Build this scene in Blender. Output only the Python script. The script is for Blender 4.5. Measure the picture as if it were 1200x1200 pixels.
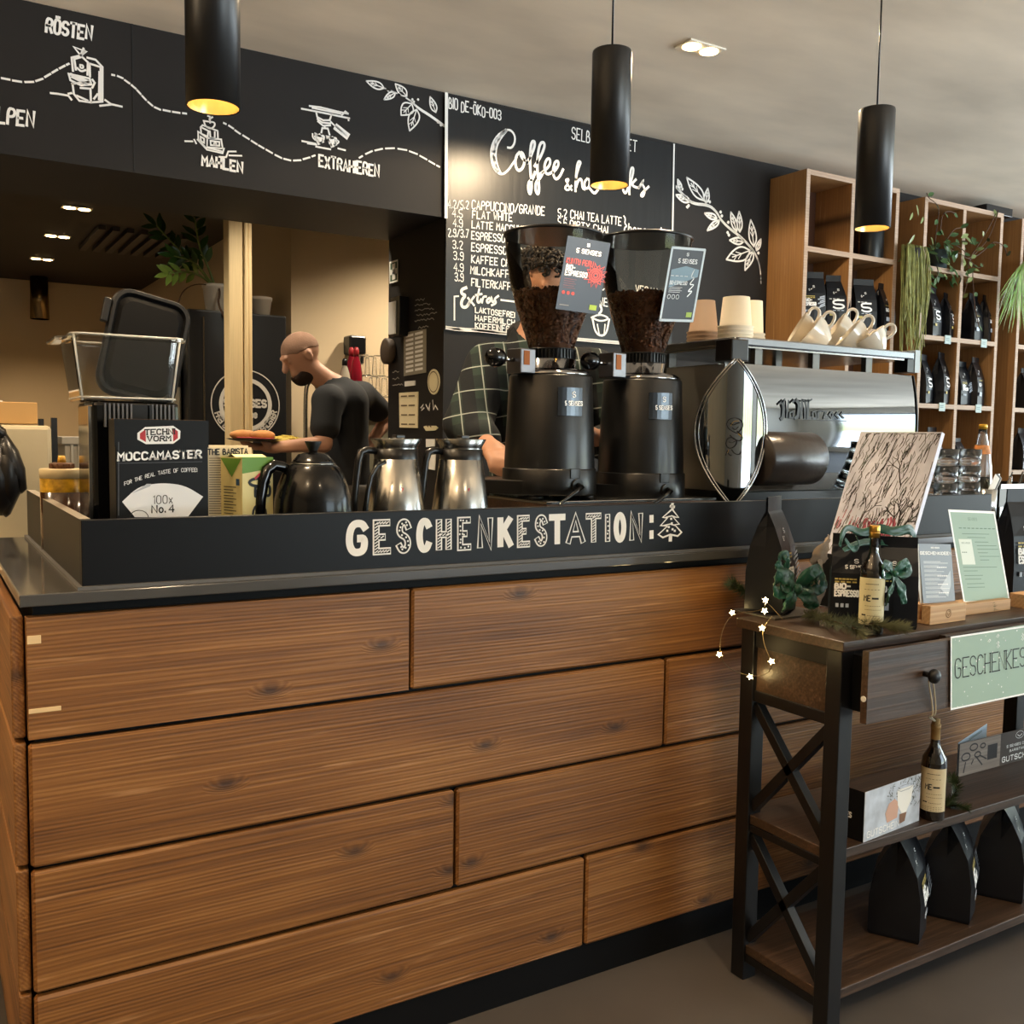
import bpy, math, random
import numpy as np
from mathutils import Vector, Matrix, Euler
random.seed(7)
SC = bpy.context.scene
COL = SC.collection
for o in list(bpy.data.objects): bpy.data.objects.remove(o)

# ------------------------------------------------------------------ camera
CAM_H, FPX = 1.25, 1146.77
YAW, PIT, ROL = [math.radians(a) for a in (31.297, 4.354, 0.8355)]
_f = Vector((math.sin(YAW)*math.cos(PIT), math.cos(YAW)*math.cos(PIT), -math.sin(PIT)))
_r = Vector((math.cos(YAW), -math.sin(YAW), 0)); _u = _r.cross(_f)
RGT = math.cos(ROL)*_r + math.sin(ROL)*_u
UPV = -math.sin(ROL)*_r + math.cos(ROL)*_u
FWD = _f
cd = bpy.data.cameras.new('camera'); cam = bpy.data.objects.new('camera', cd); COL.objects.link(cam)
cam.matrix_world = Matrix((( RGT.x, UPV.x, -FWD.x, 0), (RGT.y, UPV.y, -FWD.y, 0), (RGT.z, UPV.z, -FWD.z, CAM_H), (0,0,0,1)))
cd.sensor_width = 36; cd.lens = FPX/1200*36; cd.clip_start = .05; cd.clip_end = 100
SC.camera = cam

# ------------------------------------------------------------------ world, daylight, exposure
SC.view_settings.view_transform = 'Standard'; SC.view_settings.look = 'None'
SC.view_settings.gamma = 1; SC.view_settings.use_curve_mapping = False
SC.view_settings.exposure = 0.0
wd = bpy.data.worlds.new('daylight'); SC.world = wd; wd.use_nodes = True
nt = wd.node_tree; nt.nodes.clear()
wo = nt.nodes.new('ShaderNodeOutputWorld'); bg = nt.nodes.new('ShaderNodeBackground')
tc = nt.nodes.new('ShaderNodeTexCoord'); sx = nt.nodes.new('ShaderNodeSeparateXYZ'); rp = nt.nodes.new('ShaderNodeValToRGB')
mr = nt.nodes.new('ShaderNodeMapRange'); mr.inputs[1].default_value = -.5; mr.inputs[2].default_value = .5
nt.links.new(tc.outputs['Generated'], sx.inputs[0]); nt.links.new(sx.outputs[2], mr.inputs[0])
nt.links.new(mr.outputs[0], rp.inputs[0]); nt.links.new(rp.outputs[0], bg.inputs[0]); nt.links.new(bg.outputs[0], wo.inputs[0])
cr = rp.color_ramp
cr.elements[0].position = 0; cr.elements[0].color = (1.1,1.22,1.3,1)
cr.elements[1].position = 1; cr.elements[1].color = (.3,.36,.42,1)
for p, c in ((.40,(1.1,1.24,1.34,1)), (.49,(.85,.97,1.05,1)), (.505,(.40,.46,.22,1)), (.535,(.40,.46,.30,1)), (.57,(.43,.52,.58,1)), (.75,(.32,.39,.46,1))):
    e = cr.elements.new(p); e.color = c
bg.inputs[1].default_value = 13.0

def light(name, kind, loc, energy, color=(1,1,1), rot=None, **kw):
    l = bpy.data.lights.new(name, kind); l.energy = energy; l.color = color
    for k, v in kw.items(): setattr(l, k, v)
    o = bpy.data.objects.new(name, l); COL.objects.link(o); o.location = loc
    if rot: o.rotation_euler = rot
    return o
# daylight enters by the glazed street side (to the right and behind the camera)
def portal(name, loc, rot, sx_, sy_):
    o = light(name, 'AREA', loc, 1, rot=rot, shape='RECTANGLE', size=sx_, size_y=sy_)
    o.data.cycles.is_portal = True
portal('street_daylight', (9.25, -.4, 1.32), (0, math.radians(90), 0), 2.1, 6.8)
portal('front_daylight', (4.9, -4.25, 1.42), (math.radians(90), 0, 0), 3.8, 2.35)
WARM = (1, .76, .48)
def spot(name, loc, e, ang=100, blend=.6, color=WARM, rad=.03, rot=None):
    return light(name, 'SPOT', loc, e, color, rot, spot_size=math.radians(ang), spot_blend=blend, shadow_soft_size=rad)

# ------------------------------------------------------------------ helpers
EYE = Vector((0, 0, CAM_H))
def ray(px, py): return RGT*((px-600)/FPX) - UPV*((py-600)/FPX) + FWD
def at_y(px, py, Y): d = ray(px, py); return EYE + d*(Y/d.y)
def at_z(px, py, Z): d = ray(px, py); return EYE + d*((Z-CAM_H)/d.z)
def at_x(px, py, X): d = ray(px, py); return EYE + d*(X/d.x)

def lin(c):
    if isinstance(c, str):
        c = c.lstrip('#'); c = [int(c[i:i+2], 16)/255 for i in (0, 2, 4)]
    return [x/12.92 if x <= .04045 else ((x+.055)/1.055)**2.4 for x in c[:3]] + [1]

MATS = {}
def mat(name, col='#808080', rough=.5, metal=0, spec=.5, trans=0, ior=1.45, emit=0, ecol=None, noise=0, nscale=20, bump=0, bscale=60, coat=0, alpha=1, nstretch=None, sheen=0):
    if name in MATS: return MATS[name]
    m = bpy.data.materials.new(name); m.use_nodes = True
    n = m.node_tree; b = n.nodes['Principled BSDF']; L = n.links.new
    c = lin(col)
    b.inputs['Base Color'].default_value = c; b.inputs['Roughness'].default_value = rough
    b.inputs['Metallic'].default_value = metal; b.inputs['Specular IOR Level'].default_value = spec
    b.inputs['Transmission Weight'].default_value = trans; b.inputs['IOR'].default_value = ior
    b.inputs['Coat Weight'].default_value = coat; b.inputs['Alpha'].default_value = alpha
    b.inputs['Sheen Weight'].default_value = sheen
    if emit:
        b.inputs['Emission Color'].default_value = lin(ecol or col); b.inputs['Emission Strength'].default_value = emit
    if noise or bump:
        t = n.nodes.new('ShaderNodeTexCoord'); mp = n.nodes.new('ShaderNodeMapping'); L(t.outputs['Object'], mp.inputs[0])
        if nstretch: mp.inputs['Scale'].default_value = nstretch
        if noise:
            z = n.nodes.new('ShaderNodeTexNoise'); z.inputs['Scale'].default_value = nscale; z.inputs['Detail'].default_value = 5
            L(mp.outputs[0], z.inputs['Vector'])
            r = n.nodes.new('ShaderNodeValToRGB'); L(z.outputs['Fac'], r.inputs[0])
            r.color_ramp.elements[0].position = .3; r.color_ramp.elements[1].position = .7
            r.color_ramp.elements[0].color = [max(0, x*(1-noise)) for x in c[:3]]+[1]
            r.color_ramp.elements[1].color = [min(1, x*(1+noise)) for x in c[:3]]+[1]
            L(r.outputs[0], b.inputs['Base Color'])
        if bump:
            z2 = n.nodes.new('ShaderNodeTexNoise'); z2.inputs['Scale'].default_value = bscale; z2.inputs['Detail'].default_value = 4
            L(mp.outputs[0], z2.inputs['Vector'])
            bp_ = n.nodes.new('ShaderNodeBump'); bp_.inputs['Strength'].default_value = bump; bp_.inputs['Distance'].default_value = .004
            L(z2.outputs['Fac'], bp_.inputs['Height']); L(bp_.outputs[0], b.inputs['Normal'])
    MATS[name] = m
    return m

def thin_glass(name, tint='#ffffff', refl=.8, ior=1.35, rough=.02):
    if name in MATS: return MATS[name]
    m = bpy.data.materials.new(name); m.use_nodes = True; n = m.node_tree; n.nodes.clear(); N = n.nodes.new; L = n.links.new
    o = N('ShaderNodeOutputMaterial'); t = N('ShaderNodeBsdfTransparent'); t.inputs[0].default_value = lin(tint); g = N('ShaderNodeBsdfGlossy'); g.inputs['Roughness'].default_value = rough
    f = N('ShaderNodeFresnel'); f.inputs[0].default_value = ior; k = N('ShaderNodeMath'); k.operation = 'MULTIPLY'; k.inputs[1].default_value = refl; L(f.outputs[0], k.inputs[0])
    x = N('ShaderNodeMixShader'); L(k.outputs[0], x.inputs[0]); L(t.outputs[0], x.inputs[1]); L(g.outputs[0], x.inputs[2]); L(x.outputs[0], o.inputs[0]); MATS[name] = m
    return m

def wood(name, dark, mid, light_, rough=.55, lines=55, knots=True, bump=.35, grain=1.0, axis='X', knotcol='#2a170b'):
    """brushed boards: growth-ring lines along one axis, sparse knots, worn pale streaks"""
    if name in MATS: return MATS[name]
    m = bpy.data.materials.new(name); m.use_nodes = True
    n = m.node_tree; b = n.nodes['Principled BSDF']; L = n.links.new; N = n.nodes.new
    t = N('ShaderNodeTexCoord'); oi = N('ShaderNodeObjectInfo')
    off = N('ShaderNodeVectorMath'); off.operation = 'MULTIPLY_ADD'
    cmb = N('ShaderNodeCombineXYZ')
    for k in range(3): L(oi.outputs['Random'], cmb.inputs[k])
    off.inputs[1].default_value = (17.3, 9.1, 13.7); L(cmb.outputs[0], off.inputs[0]); L(t.outputs['Object'], off.inputs[2])
    src = off.outputs[0]
    if axis != 'X':
        mpr = N('ShaderNodeMapping'); L(src, mpr.inputs[0])
        mpr.inputs['Rotation'].default_value = (0, math.pi/2, 0) if axis == 'Z' else (0, 0, math.pi/2)
        src = mpr.outputs[0]
    # knots: stretched voronoi cells, kept where the cell colour is high
    spk = N('ShaderNodeSeparateXYZ'); L(src, spk.inputs[0]); ckk = N('ShaderNodeCombineXYZ'); L(spk.outputs[0], ckk.inputs[0]); L(spk.outputs[2], ckk.inputs[1])
    mk = N('ShaderNodeMapping'); mk.inputs['Scale'].default_value = (3.4, 7.5, 1); L(ckk.outputs[0], mk.inputs[0])
    vo = N('ShaderNodeTexVoronoi'); vo.voronoi_dimensions = '2D'; vo.inputs['Scale'].default_value = 1.0; L(mk.outputs[0], vo.inputs['Vector'])
    kd = N('ShaderNodeMapRange'); kd.inputs[1].default_value = .025; kd.inputs[2].default_value = .15
    kd.inputs[3].default_value = 1; kd.inputs[4].default_value = 0; L(vo.outputs['Distance'], kd.inputs[0])
    sc_ = N('ShaderNodeSeparateColor'); L(vo.outputs['Color'], sc_.inputs[0])
    ks = N('ShaderNodeMath'); ks.operation = 'GREATER_THAN'; ks.inputs[1].default_value = .5; L(sc_.outputs[0], ks.inputs[0])
    kk = N('ShaderNodeMath'); kk.operation = 'MULTIPLY'; L(kd.outputs[0], kk.inputs[0]); L(ks.outputs[0], kk.inputs[1])
    # slow waviness of the rings
    ms = N('ShaderNodeMapping'); ms.inputs['Scale'].default_value = (.7, 5, 5); L(src, ms.inputs[0])
    nz = N('ShaderNodeTexNoise'); nz.inputs['Scale'].default_value = 1.6; nz.inputs['Detail'].default_value = 3; L(ms.outputs[0], nz.inputs['Vector'])
    sp = N('ShaderNodeSeparateXYZ'); L(src, sp.inputs[0])
    # ring coordinate = height + wobble + knot swelling
    a1 = N('ShaderNodeMath'); a1.operation = 'MULTIPLY_ADD'; a1.inputs[1].default_value = .030; L(nz.outputs['Fac'], a1.inputs[0])
    hz = N('ShaderNodeMath'); hz.operation = 'ADD'; L(sp.outputs[2], hz.inputs[0]); L(sp.outputs[1], hz.inputs[1])
    L(hz.outputs[0], a1.inputs[2])
    a2 = N('ShaderNodeMath'); a2.operation = 'MULTIPLY_ADD'; a2.inputs[1].default_value = .02 if knots else 0; L(kk.outputs[0], a2.inputs[0]); L(a1.outputs[0], a2.inputs[2])
    a3 = N('ShaderNodeMath'); a3.operation = 'MULTIPLY'; a3.inputs[1].default_value = lines*math.tau*2.6; L(a2.outputs[0], a3.inputs[0])
    sn = N('ShaderNodeMath'); sn.operation = 'SINE'; L(a3.outputs[0], sn.inputs[0])
    # fibres
    mf = N('ShaderNodeMapping'); mf.inputs['Scale'].default_value = (2.5, 160, 160); L(src, mf.inputs[0])
    nf = N('ShaderNodeTexNoise'); nf.inputs['Scale'].default_value = 1; nf.inputs['Detail'].default_value = 4; L(mf.outputs[0], nf.inputs['Vector'])
    # patches
    mpp = N('ShaderNodeMapping'); mpp.inputs['Scale'].default_value = (1.3, 9, 9); L(src, mpp.inputs[0])
    npz = N('ShaderNodeTexNoise'); npz.inputs['Scale'].default_value = 1.2; npz.inputs['Detail'].default_value = 4; L(mpp.outputs[0], npz.inputs['Vector'])
    g = N('ShaderNodeMath'); g.operation = 'MULTIPLY_ADD'; g.inputs[1].default_value = .10*grain; L(sn.outputs[0], g.inputs[0]); L(nf.outputs['Fac'], g.inputs[2])
    g2 = N('ShaderNodeMath'); g2.operation = 'MULTIPLY_ADD'; g2.inputs[1].default_value = .95; L(npz.outputs['Fac'], g2.inputs[0]); L(g.outputs[0], g2.inputs[2])
    rp_ = N('ShaderNodeValToRGB'); mrr = N('ShaderNodeMapRange'); mrr.inputs[1].default_value = .55; mrr.inputs[2].default_value = 1.45
    L(g2.outputs[0], mrr.inputs[0]); L(mrr.outputs[0], rp_.inputs[0])
    rp_.color_ramp.elements[0].color = lin(dark); rp_.color_ramp.elements[1].color = lin(light_)
    e = rp_.color_ramp.elements.new(.5); e.color = lin(mid)
    colr = rp_.outputs[0]
    if knots:   # worn pale streaks along the grain
        mst = N('ShaderNodeMapping'); mst.inputs['Scale'].default_value = (4, 70, 70); L(src, mst.inputs[0])
        nst = N('ShaderNodeTexNoise'); nst.inputs['Scale'].default_value = 1; nst.inputs['Detail'].default_value = 3; L(mst.outputs[0], nst.inputs['Vector'])
        rst = N('ShaderNodeMapRange'); rst.inputs[1].default_value = .64; rst.inputs[2].default_value = .78; rst.inputs[4].default_value = .6; L(nst.outputs['Fac'], rst.inputs[0])
        mxs = N('ShaderNodeMix'); mxs.data_type = 'RGBA'; mxs.inputs['B'].default_value = [min(1, x*1.25+.05) for x in lin(light_)[:3]]+[1]; L(rst.outputs[0], mxs.inputs['Factor']); L(colr, mxs.inputs['A']); colr = mxs.outputs['Result']
    if knots:
        mx = N('ShaderNodeMix'); mx.data_type = 'RGBA'; mx.inputs['B'].default_value = lin(knotcol)
        pw = N('ShaderNodeMath'); pw.operation = 'POWER'; pw.inputs[1].default_value = 1.5; L(kk.outputs[0], pw.inputs[0])
        pm = N('ShaderNodeMath'); pm.operation = 'MULTIPLY'; pm.inputs[1].default_value = .8; L(pw.outputs[0], pm.inputs[0])
        L(pm.outputs[0], mx.inputs['Factor']); L(colr, mx.inputs['A']); colr = mx.outputs['Result']
    L(colr, b.inputs['Base Color']); b.inputs['Roughness'].default_value = rough
    bm = N('ShaderNodeBump'); bm.inputs['Strength'].default_value = bump; bm.inputs['Distance'].default_value = .003
    L(g.outputs[0], bm.inputs['Height']); L(bm.outputs[0], b.inputs['Normal'])
    MATS[name] = m
    return m

MW = {}
def mw(o): return MW.get(o.name, Matrix.Identity(4))
def setp(o, label=None, cat=None, group=None, kind=None):
    if label: o['label'] = label
    if cat: o['category'] = cat
    if group: o['group'] = group
    if kind: o['kind'] = kind
    return o
def thing(name, loc, rz=0, label=None, cat=None, group=None, rot=None):
    o = bpy.data.objects.new(name, None); COL.objects.link(o)
    o.location = loc; o.rotation_euler = rot if rot else (0, 0, rz)
    o.empty_display_size = .05
    MW[o.name] = Matrix.Translation(Vector(loc)) @ o.rotation_euler.to_matrix().to_4x4()
    return setp(o, label, cat, group)
def dup(o, loc=None, rz=None, label=None, parent=None, rot=None):
    c = o.copy(); COL.objects.link(c)
    if parent is not None: c.parent = parent
    if loc is not None: c.location = loc
    if rz is not None: c.rotation_euler = (0, 0, rz)
    if rot is not None: c.rotation_euler = rot
    if label: c['label'] = label
    for ch in [x for x in bpy.data.objects if x.parent == o]: dup(ch, parent=c)
    return c

class MB:
    def __init__(s, m=None): s.v, s.f, s.fm, s.sm, s.mats, s.cur = [], [], [], [], [], None; s.use(m) if m else None
    def use(s, m):
        if m not in s.mats: s.mats.append(m)
        s.cur = s.mats.index(m); return s
    def add(s, vs, fs, smooth=False):
        k = len(s.v); s.v += [Vector(v) for v in vs]
        for f in fs: s.f.append([k+i for i in f]); s.fm.append(s.cur); s.sm.append(smooth)
        return s
    def bx(s, x0, x1, y0, y1, z0, z1, M=None):
        vs = [Vector((x, y, z)) for z in (z0, z1) for y in (y0, y1) for x in (x0, x1)]
        if M: vs = [M @ v for v in vs]
        return s.add(vs, [(0,2,3,1),(4,5,7,6),(0,1,5,4),(2,6,7,3),(0,4,6,2),(1,3,7,5)])
    def box(s, c, d, M=None, R=None):
        c = Vector(c); h = Vector(d)/2
        vs = [Vector((x*h.x, y*h.y, z*h.z)) for z in (-1,1) for y in (-1,1) for x in (-1,1)]
        if R: vs = [R @ v for v in vs]
        vs = [v+c for v in vs]
        if M: vs = [M @ v for v in vs]
        return s.add(vs, [(0,2,3,1),(4,5,7,6),(0,1,5,4),(2,6,7,3),(0,4,6,2),(1,3,7,5)])
    def bar(s, a, b, w, t, up=(0,0,1)):
        """a square bar from a to b"""
        a, b = Vector(a), Vector(b); d = (b-a).normalized(); u = Vector(up); 
        if abs(d.dot(u)) > .99: u = Vector((0,1,0))
        x = d.cross(u).normalized(); y = x.cross(d)
        vs = [p + x*(i*w/2) + y*(j*t/2) for p in (a, b) for j in (-1,1) for i in (-1,1)]
        return s.add(vs, [(0,2,3,1),(4,5,7,6),(0,1,5,4),(2,6,7,3),(0,4,6,2),(1,3,7,5)])
    def lathe(s, prof, n=32, c=(0,0,0), M=None, cap0=True, cap1=True, smooth=True, sx=1, sy=1, a0=0, a1=math.tau):
        full = abs(a1-a0-math.tau) < 1e-6; c = Vector(c); vs = []
        cols = n if full else n+1
        for r, z in prof:
            for i in range(cols):
                a = a0+(a1-a0)*i/n; vs.append(Vector((r*math.cos(a)*sx, r*math.sin(a)*sy, z))+c)
        if M: vs = [M @ v for v in vs]
        fs = []
        for j in range(len(prof)-1):
            for i in range(n):
                i2 = (i+1) % cols
                fs.append((j*cols+i, j*cols+i2, (j+1)*cols+i2, (j+1)*cols+i))
        s.add(vs, fs, smooth)
        if full:
            k = len(s.v)-len(vs)
            if cap0 and prof[0][0] > 1e-6: s.f.append([k+i for i in range(n)][::-1]); s.fm.append(s.cur); s.sm.append(False)
            if cap1 and prof[-1][0] > 1e-6: s.f.append([k+(len(prof)-1)*n+i for i in range(n)]); s.fm.append(s.cur); s.sm.append(False)
        return s
    def cyl(s, a, b, r0, r1=None, n=20, smooth=True, caps=True):
        a, b = Vector(a), Vector(b); r1 = r0 if r1 is None else r1
        q = (b-a).to_track_quat('Z', 'Y').to_matrix().to_4x4()
        return s.lathe([(r0, 0), (r1, (b-a).length)], n, M=Matrix.Translation(a) @ q, cap0=caps, cap1=caps, smooth=smooth)
    def tube(s, pts, r, n=8, caps=True, flat=1):
        pts = [Vector(p) for p in pts]; rs = r if isinstance(r, (list, tuple)) else [r]*len(pts)
        up = None; rings = []
        for i, p in enumerate(pts):
            t = (pts[min(i+1, len(pts)-1)] - pts[max(i-1, 0)]).normalized()
            if up is None:
                up = Vector((0,0,1)) if abs(t.z) < .9 else Vector((1,0,0))
            x = t.cross(up)
            if x.length < 1e-5: x = t.orthogonal()
            x.normalize(); y = x.cross(t); up = y
            rings.append([p + x*(math.cos(math.tau*k/n)*rs[i]) + y*(math.sin(math.tau*k/n)*rs[i]*flat) for k in range(n)])
        vs = [v for rg in rings for v in rg]; fs = []
        for i in range(len(pts)-1):
            for k in range(n): fs.append((i*n+k, i*n+(k+1) % n, (i+1)*n+(k+1) % n, (i+1)*n+k))
        k0 = len(s.v); s.add(vs, fs, True)
        if caps:
            s.f.append([k0+k for k in range(n)][::-1]); s.fm.append(s.cur); s.sm.append(False)
            s.f.append([k0+(len(pts)-1)*n+k for k in range(n)]); s.fm.append(s.cur); s.sm.append(False)
        return s
    def ellip(s, c, r, nu=12, nv=8, R=None):
        c = Vector(c); vs = []
        for j in range(nv+1):
            t = math.pi*j/nv
            for i in range(nu):
                a = math.tau*i/nu; v = Vector((r[0]*math.sin(t)*math.cos(a), r[1]*math.sin(t)*math.sin(a), -r[2]*math.cos(t)))
                vs.append((R @ v if R else v)+c)
        fs = [(j*nu+i, j*nu+(i+1) % nu, (j+1)*nu+(i+1) % nu, (j+1)*nu+i) for j in range(nv) for i in range(nu)]
        return s.add(vs, fs, True)
    def prism(s, poly, P0, U, V, N, t):
        """polygon (u,v) extruded by t along N"""
        P0, U, V, N = Vector(P0), Vector(U), Vector(V), Vector(N)
        a = [P0+U*x+V*y for x, y in poly]; b = [p+N*t for p in a]; n = len(poly)
        fs = [tuple(range(n))[::-1], tuple(range(n, 2*n))]+[(i, (i+1) % n, n+(i+1) % n, n+i) for i in range(n)]
        return s.add(a+b, fs)
    def poly(s, pts, smooth=False): return s.add(pts, [tuple(range(len(pts)))], smooth)
    def ribbon(s, pts, N, w):
        """flat painted stroke: polyline widened by w in the plane of normal N"""
        pts = [Vector(p) for p in pts]; N = Vector(N).normalized()
        q = [pts[0]]
        for p in pts[1:]:
            if (p-q[-1]).length > 1e-6: q.append(p)
        if len(q) < 2: return s
        closed = (q[0]-q[-1]).length < 1e-5
        e = (q[1]-q[0]).normalized()*w*.25; e2 = (q[-1]-q[-2]).normalized()*w*.25
        if not closed: q[0] = q[0]-e; q[-1] = q[-1]+e2
        vs = []
        for i, p in enumerate(q):
            a = (q[i]-q[i-1]) if i else (q[1]-q[0]); b = (q[i+1]-q[i]) if i < len(q)-1 else (q[-1]-q[-2])
            if closed and i in (0, len(q)-1): a = q[-1]-q[-2]; b = q[1]-q[0]
            na, nb = N.cross(a).normalized(), N.cross(b).normalized()
            m = na+nb
            if m.length < .2: m = na
            m.normalize(); k = min(1.6, 1/max(.3, m.dot(na)))
            vs += [p+m*(w/2*k), p-m*(w/2*k)]
        return s.add(vs, [(2*i+1, 2*i+3, 2*i+2, 2*i) for i in range(len(q)-1)])
    def build(s, name, parent=None, world=False, label=None, cat=None, group=None, kind=None, bevel=0, sub=0, solid=0, loc=None, rz=0, seg=2):
        vs = s.v
        if world and parent is not None:
            I = mw(parent).inverted(); vs = [I @ v for v in vs]
        base = Vector((0,0,0))
        if parent is None and loc is None:
            lo = [min(v[i] for v in vs) for i in range(3)]; hi = [max(v[i] for v in vs) for i in range(3)]
            base = Vector(((lo[0]+hi[0])/2, (lo[1]+hi[1])/2, lo[2])); vs = [v-base for v in vs]
        me = bpy.data.meshes.new(name); me.from_pydata([tuple(v) for v in vs], [], s.f)
        for m in s.mats: me.materials.append(m)
        me.polygons.foreach_set('material_index', s.fm); me.polygons.foreach_set('use_smooth', s.sm); me.update()
        o = bpy.data.objects.new(name, me); COL.objects.link(o)
        if parent is not None: o.parent = parent
        elif loc is not None: o.location = loc; o.rotation_euler = (0, 0, rz)
        else: o.location = base
        MW[o.name] = (mw(parent) if parent is not None else Matrix.Translation(o.location) @ Matrix.Rotation(rz, 4, 'Z'))
        if bevel:
            b = o.modifiers.new('bevel', 'BEVEL'); b.width = bevel; b.segments = seg; b.limit_method = 'ANGLE'; b.angle_limit = math.radians(40)
        if solid:
            b = o.modifiers.new('solid', 'SOLIDIFY'); b.thickness = solid; b.offset = 0
        if sub:
            b = o.modifiers.new('sub', 'SUBSURF'); b.levels = sub; b.render_levels = sub
        return setp(o, label, cat, group, kind)

# ------------------------------------------------------------------ stroke lettering (chalk, print)
G = {'A':"00 26 40;12 32",'B':"00 06 26 35 34 23 03;23 33 42 41 30 00",'C':"45 36 16 05 01 10 30 41",'D':"00 06 26 45 41 20 00",'E':"46 06 00 40;03 33",'F':"46 06 00;03 33",
'G':"45 36 16 05 01 10 30 41 43 23",'H':"00 06;40 46;03 43",'I':"00 06",'J':"36 31 20 10 01",'K':"00 06;46 03 40",'L':"06 00 40",'M':"00 06 23 46 40",'N':"00 06 40 46",
'O':"16 05 01 10 30 41 45 36 16",'P':"00 06 36 45 44 33 03",'Q':"16 05 01 10 30 41 45 36 16;22 40",'R':"00 06 36 45 44 33 03;23 40",'S':"45 36 16 05 04 13 33 42 41 30 10 01",
'T':"06 46;26 20",'U':"06 01 10 30 41 46",'V':"06 20 46",'W':"06 10 23 30 46",'X':"00 46;06 40",'Y':"06 23 46;23 20",'Z':"06 46 00 40",
'0':"16 05 01 10 30 41 45 36 16",'1':"05 16 10",'2':"05 16 36 45 44 00 40",'3':"05 16 36 45 44 33 13;33 42 41 30 10 01",'4':"30 36 02 42",'5':"46 06 03 33 42 41 30 10 01",
'6':"45 36 16 05 01 10 30 41 42 33 13 02",'7':"06 46 10",'8':"13 04 05 16 36 45 44 33 13 02 01 10 30 41 42 33",'9':"01 10 30 41 45 36 16 05 04 13 33 44",
'.':"00 01",',':"11 00",':':"01 02;04 05",'-':"03 33",'/':"00 46",'&':"40 05 16 35 02 01 10 20 42",'!':"02 06;00 01",'+':"03 43;21 25",'%':"00 46",
'a':"34 30;33 24 14 03 01 10 20 31",'c':"33 24 14 03 01 10 20 31",'d':"36 30;33 24 14 03 01 10 20 31",'e':"02 32 33 24 14 03 01 10 20 31",'f':"36 26 15 10;04 24",
'h':"06 00;03 14 24 33 30",'i':"04 00;05 06",'k':"06 00;34 02 30",'l':"06 00",'m':"04 00;03 14 23 20;23 34 43 40",'n':"04 00;03 14 24 33 30",'o':"14 03 01 10 20 31 33 24 14",
'r':"04 00;02 14 24 33",'s':"33 24 14 03 12 22 31 20 10 01",'t':"16 11 20 30;04 34",'u':"04 01 10 20 31;34 30",'x':"00 34;04 30"}
CURVY = set('BCDGJOPQRSU02356890&acdefhmnorstu')
def chaikin(p, k=2):
    for _ in range(k):
        if len(p) < 3: return p
        q = [p[0]]
        for a, b in zip(p, p[1:]): q += [(a[0]*.75+b[0]*.25, a[1]*.75+b[1]*.25), (a[0]*.25+b[0]*.75, a[1]*.25+b[1]*.75)]
        q.append(p[-1]); p = q
    return p
def strokes(txt, gap=.28, wob=0, serif=False, space=.5):
    out, x = [], 0
    for ch in txt:
        if ch == ' ': x += space; continue
        um = ch in 'ÖÄÜ'
        g = G[{'Ö':'O','Ä':'A','Ü':'U'}.get(ch, ch)]; mxx = 0; dy = random.uniform(-wob, wob); ds = 1+random.uniform(-wob, wob)
        for st in g.split(';'):
            p = [(int(c[0])/6*.95, int(c[1])/6) for c in st.split()]
            mxx = max(mxx, max(a for a, b in p))
            if serif:
                for e in (p[0], p[-1]):
                    if e[1] in (0, 1) : out.append([(x+e[0]-.09, e[1]), (x+e[0]+.09, e[1])])
            if ch in CURVY or um: p = chaikin(p)
            out.append([(x+a, b*ds+dy) for a, b in p])
        if um: out += [[(x+.2, 1.15), (x+.2, 1.25)], [(x+.45, 1.15), (x+.45, 1.25)]]
        x += mxx+gap
    return out, max(x-gap, .1)
def text_on(mb, txt, P0, U, V, N, w, m=None, **kw):
    """lettering on a plane: P0 = left end of the baseline, U = whole width, V = cap height"""
    if m: mb.use(m)
    st, W = strokes(txt, **kw); P0, U, V = Vector(P0), Vector(U), Vector(V)
    for p in st: mb.ribbon([P0+U*(a/W)+V*b for a, b in p], N, w)
    return mb
# ------------------------------------------------------------------ materials
CHALK = mat('chalk_white', '#e9e6e0', .95)
CHALK_D = mat('chalk_dim', '#9a968f', .95)
WHITE_INK = mat('white_ink', '#f2f2f0', .6)
BLACKBOARD = mat('black_wall_paint', '#201d1b', .6, noise=.12, nscale=3, spec=.25)
CARCASS = mat('black_carcass', '#070708', .6, spec=.2)
UPST = mat('black_upstand', '#0c0d10', .42, spec=.22, noise=.08, nscale=4)
WORKTOP = mat('grey_laminate_top', '#454443', .11, spec=.8)
PLANK = wood('brushed_spruce_planks', '#512f12', '#7d5022', '#a3733f', .5, lines=52, bump=.4)
SIDEPLANK = wood('brushed_spruce_side', '#512f12', '#7d5022', '#a3733f', .5, lines=52, bump=.4, axis='Y')
SHELFW = wood('shelf_pine', '#84603a', '#9b7144', '#ad8556', .5, lines=20, bump=.1, grain=.35, axis='Z')
SHELFE = wood('shelf_pine_edge', '#94785f', '#a68b73', '#b79f89', .6, lines=30, bump=.1, knots=False)
RUSTIC = wood('rustic_dark_board', '#21170f', '#3a2a1e', '#5a4433', .42, lines=18, bump=.2, grain=.5)
BLACKM = mat('black_powder_coat', '#0c0c0e', .42)
PLASTER = mat('ceiling_plaster', '#e3d6c2', .85, noise=.17, nscale=1.1, bump=.35, bscale=3, nstretch=(1, 2.2, 1))
FLOORM = mat('concrete_floor', '#55504c', .42, noise=.22, nscale=2.2, bump=.08, bscale=12)
BEIGE = mat('beige_wall_paint', '#c6b190', .8, noise=.04, nscale=2)
BLACKC = mat('black_ceiling', '#241d18', .7)
CHROME = mat('polished_chrome', '#a9a9ab', .08, 1)
STEEL = mat('brushed_steel', '#a8a7a3', .2, 1)
GLASS = mat('clear_glass', '#ffffff', .10, trans=1, ior=1.42)
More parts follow.
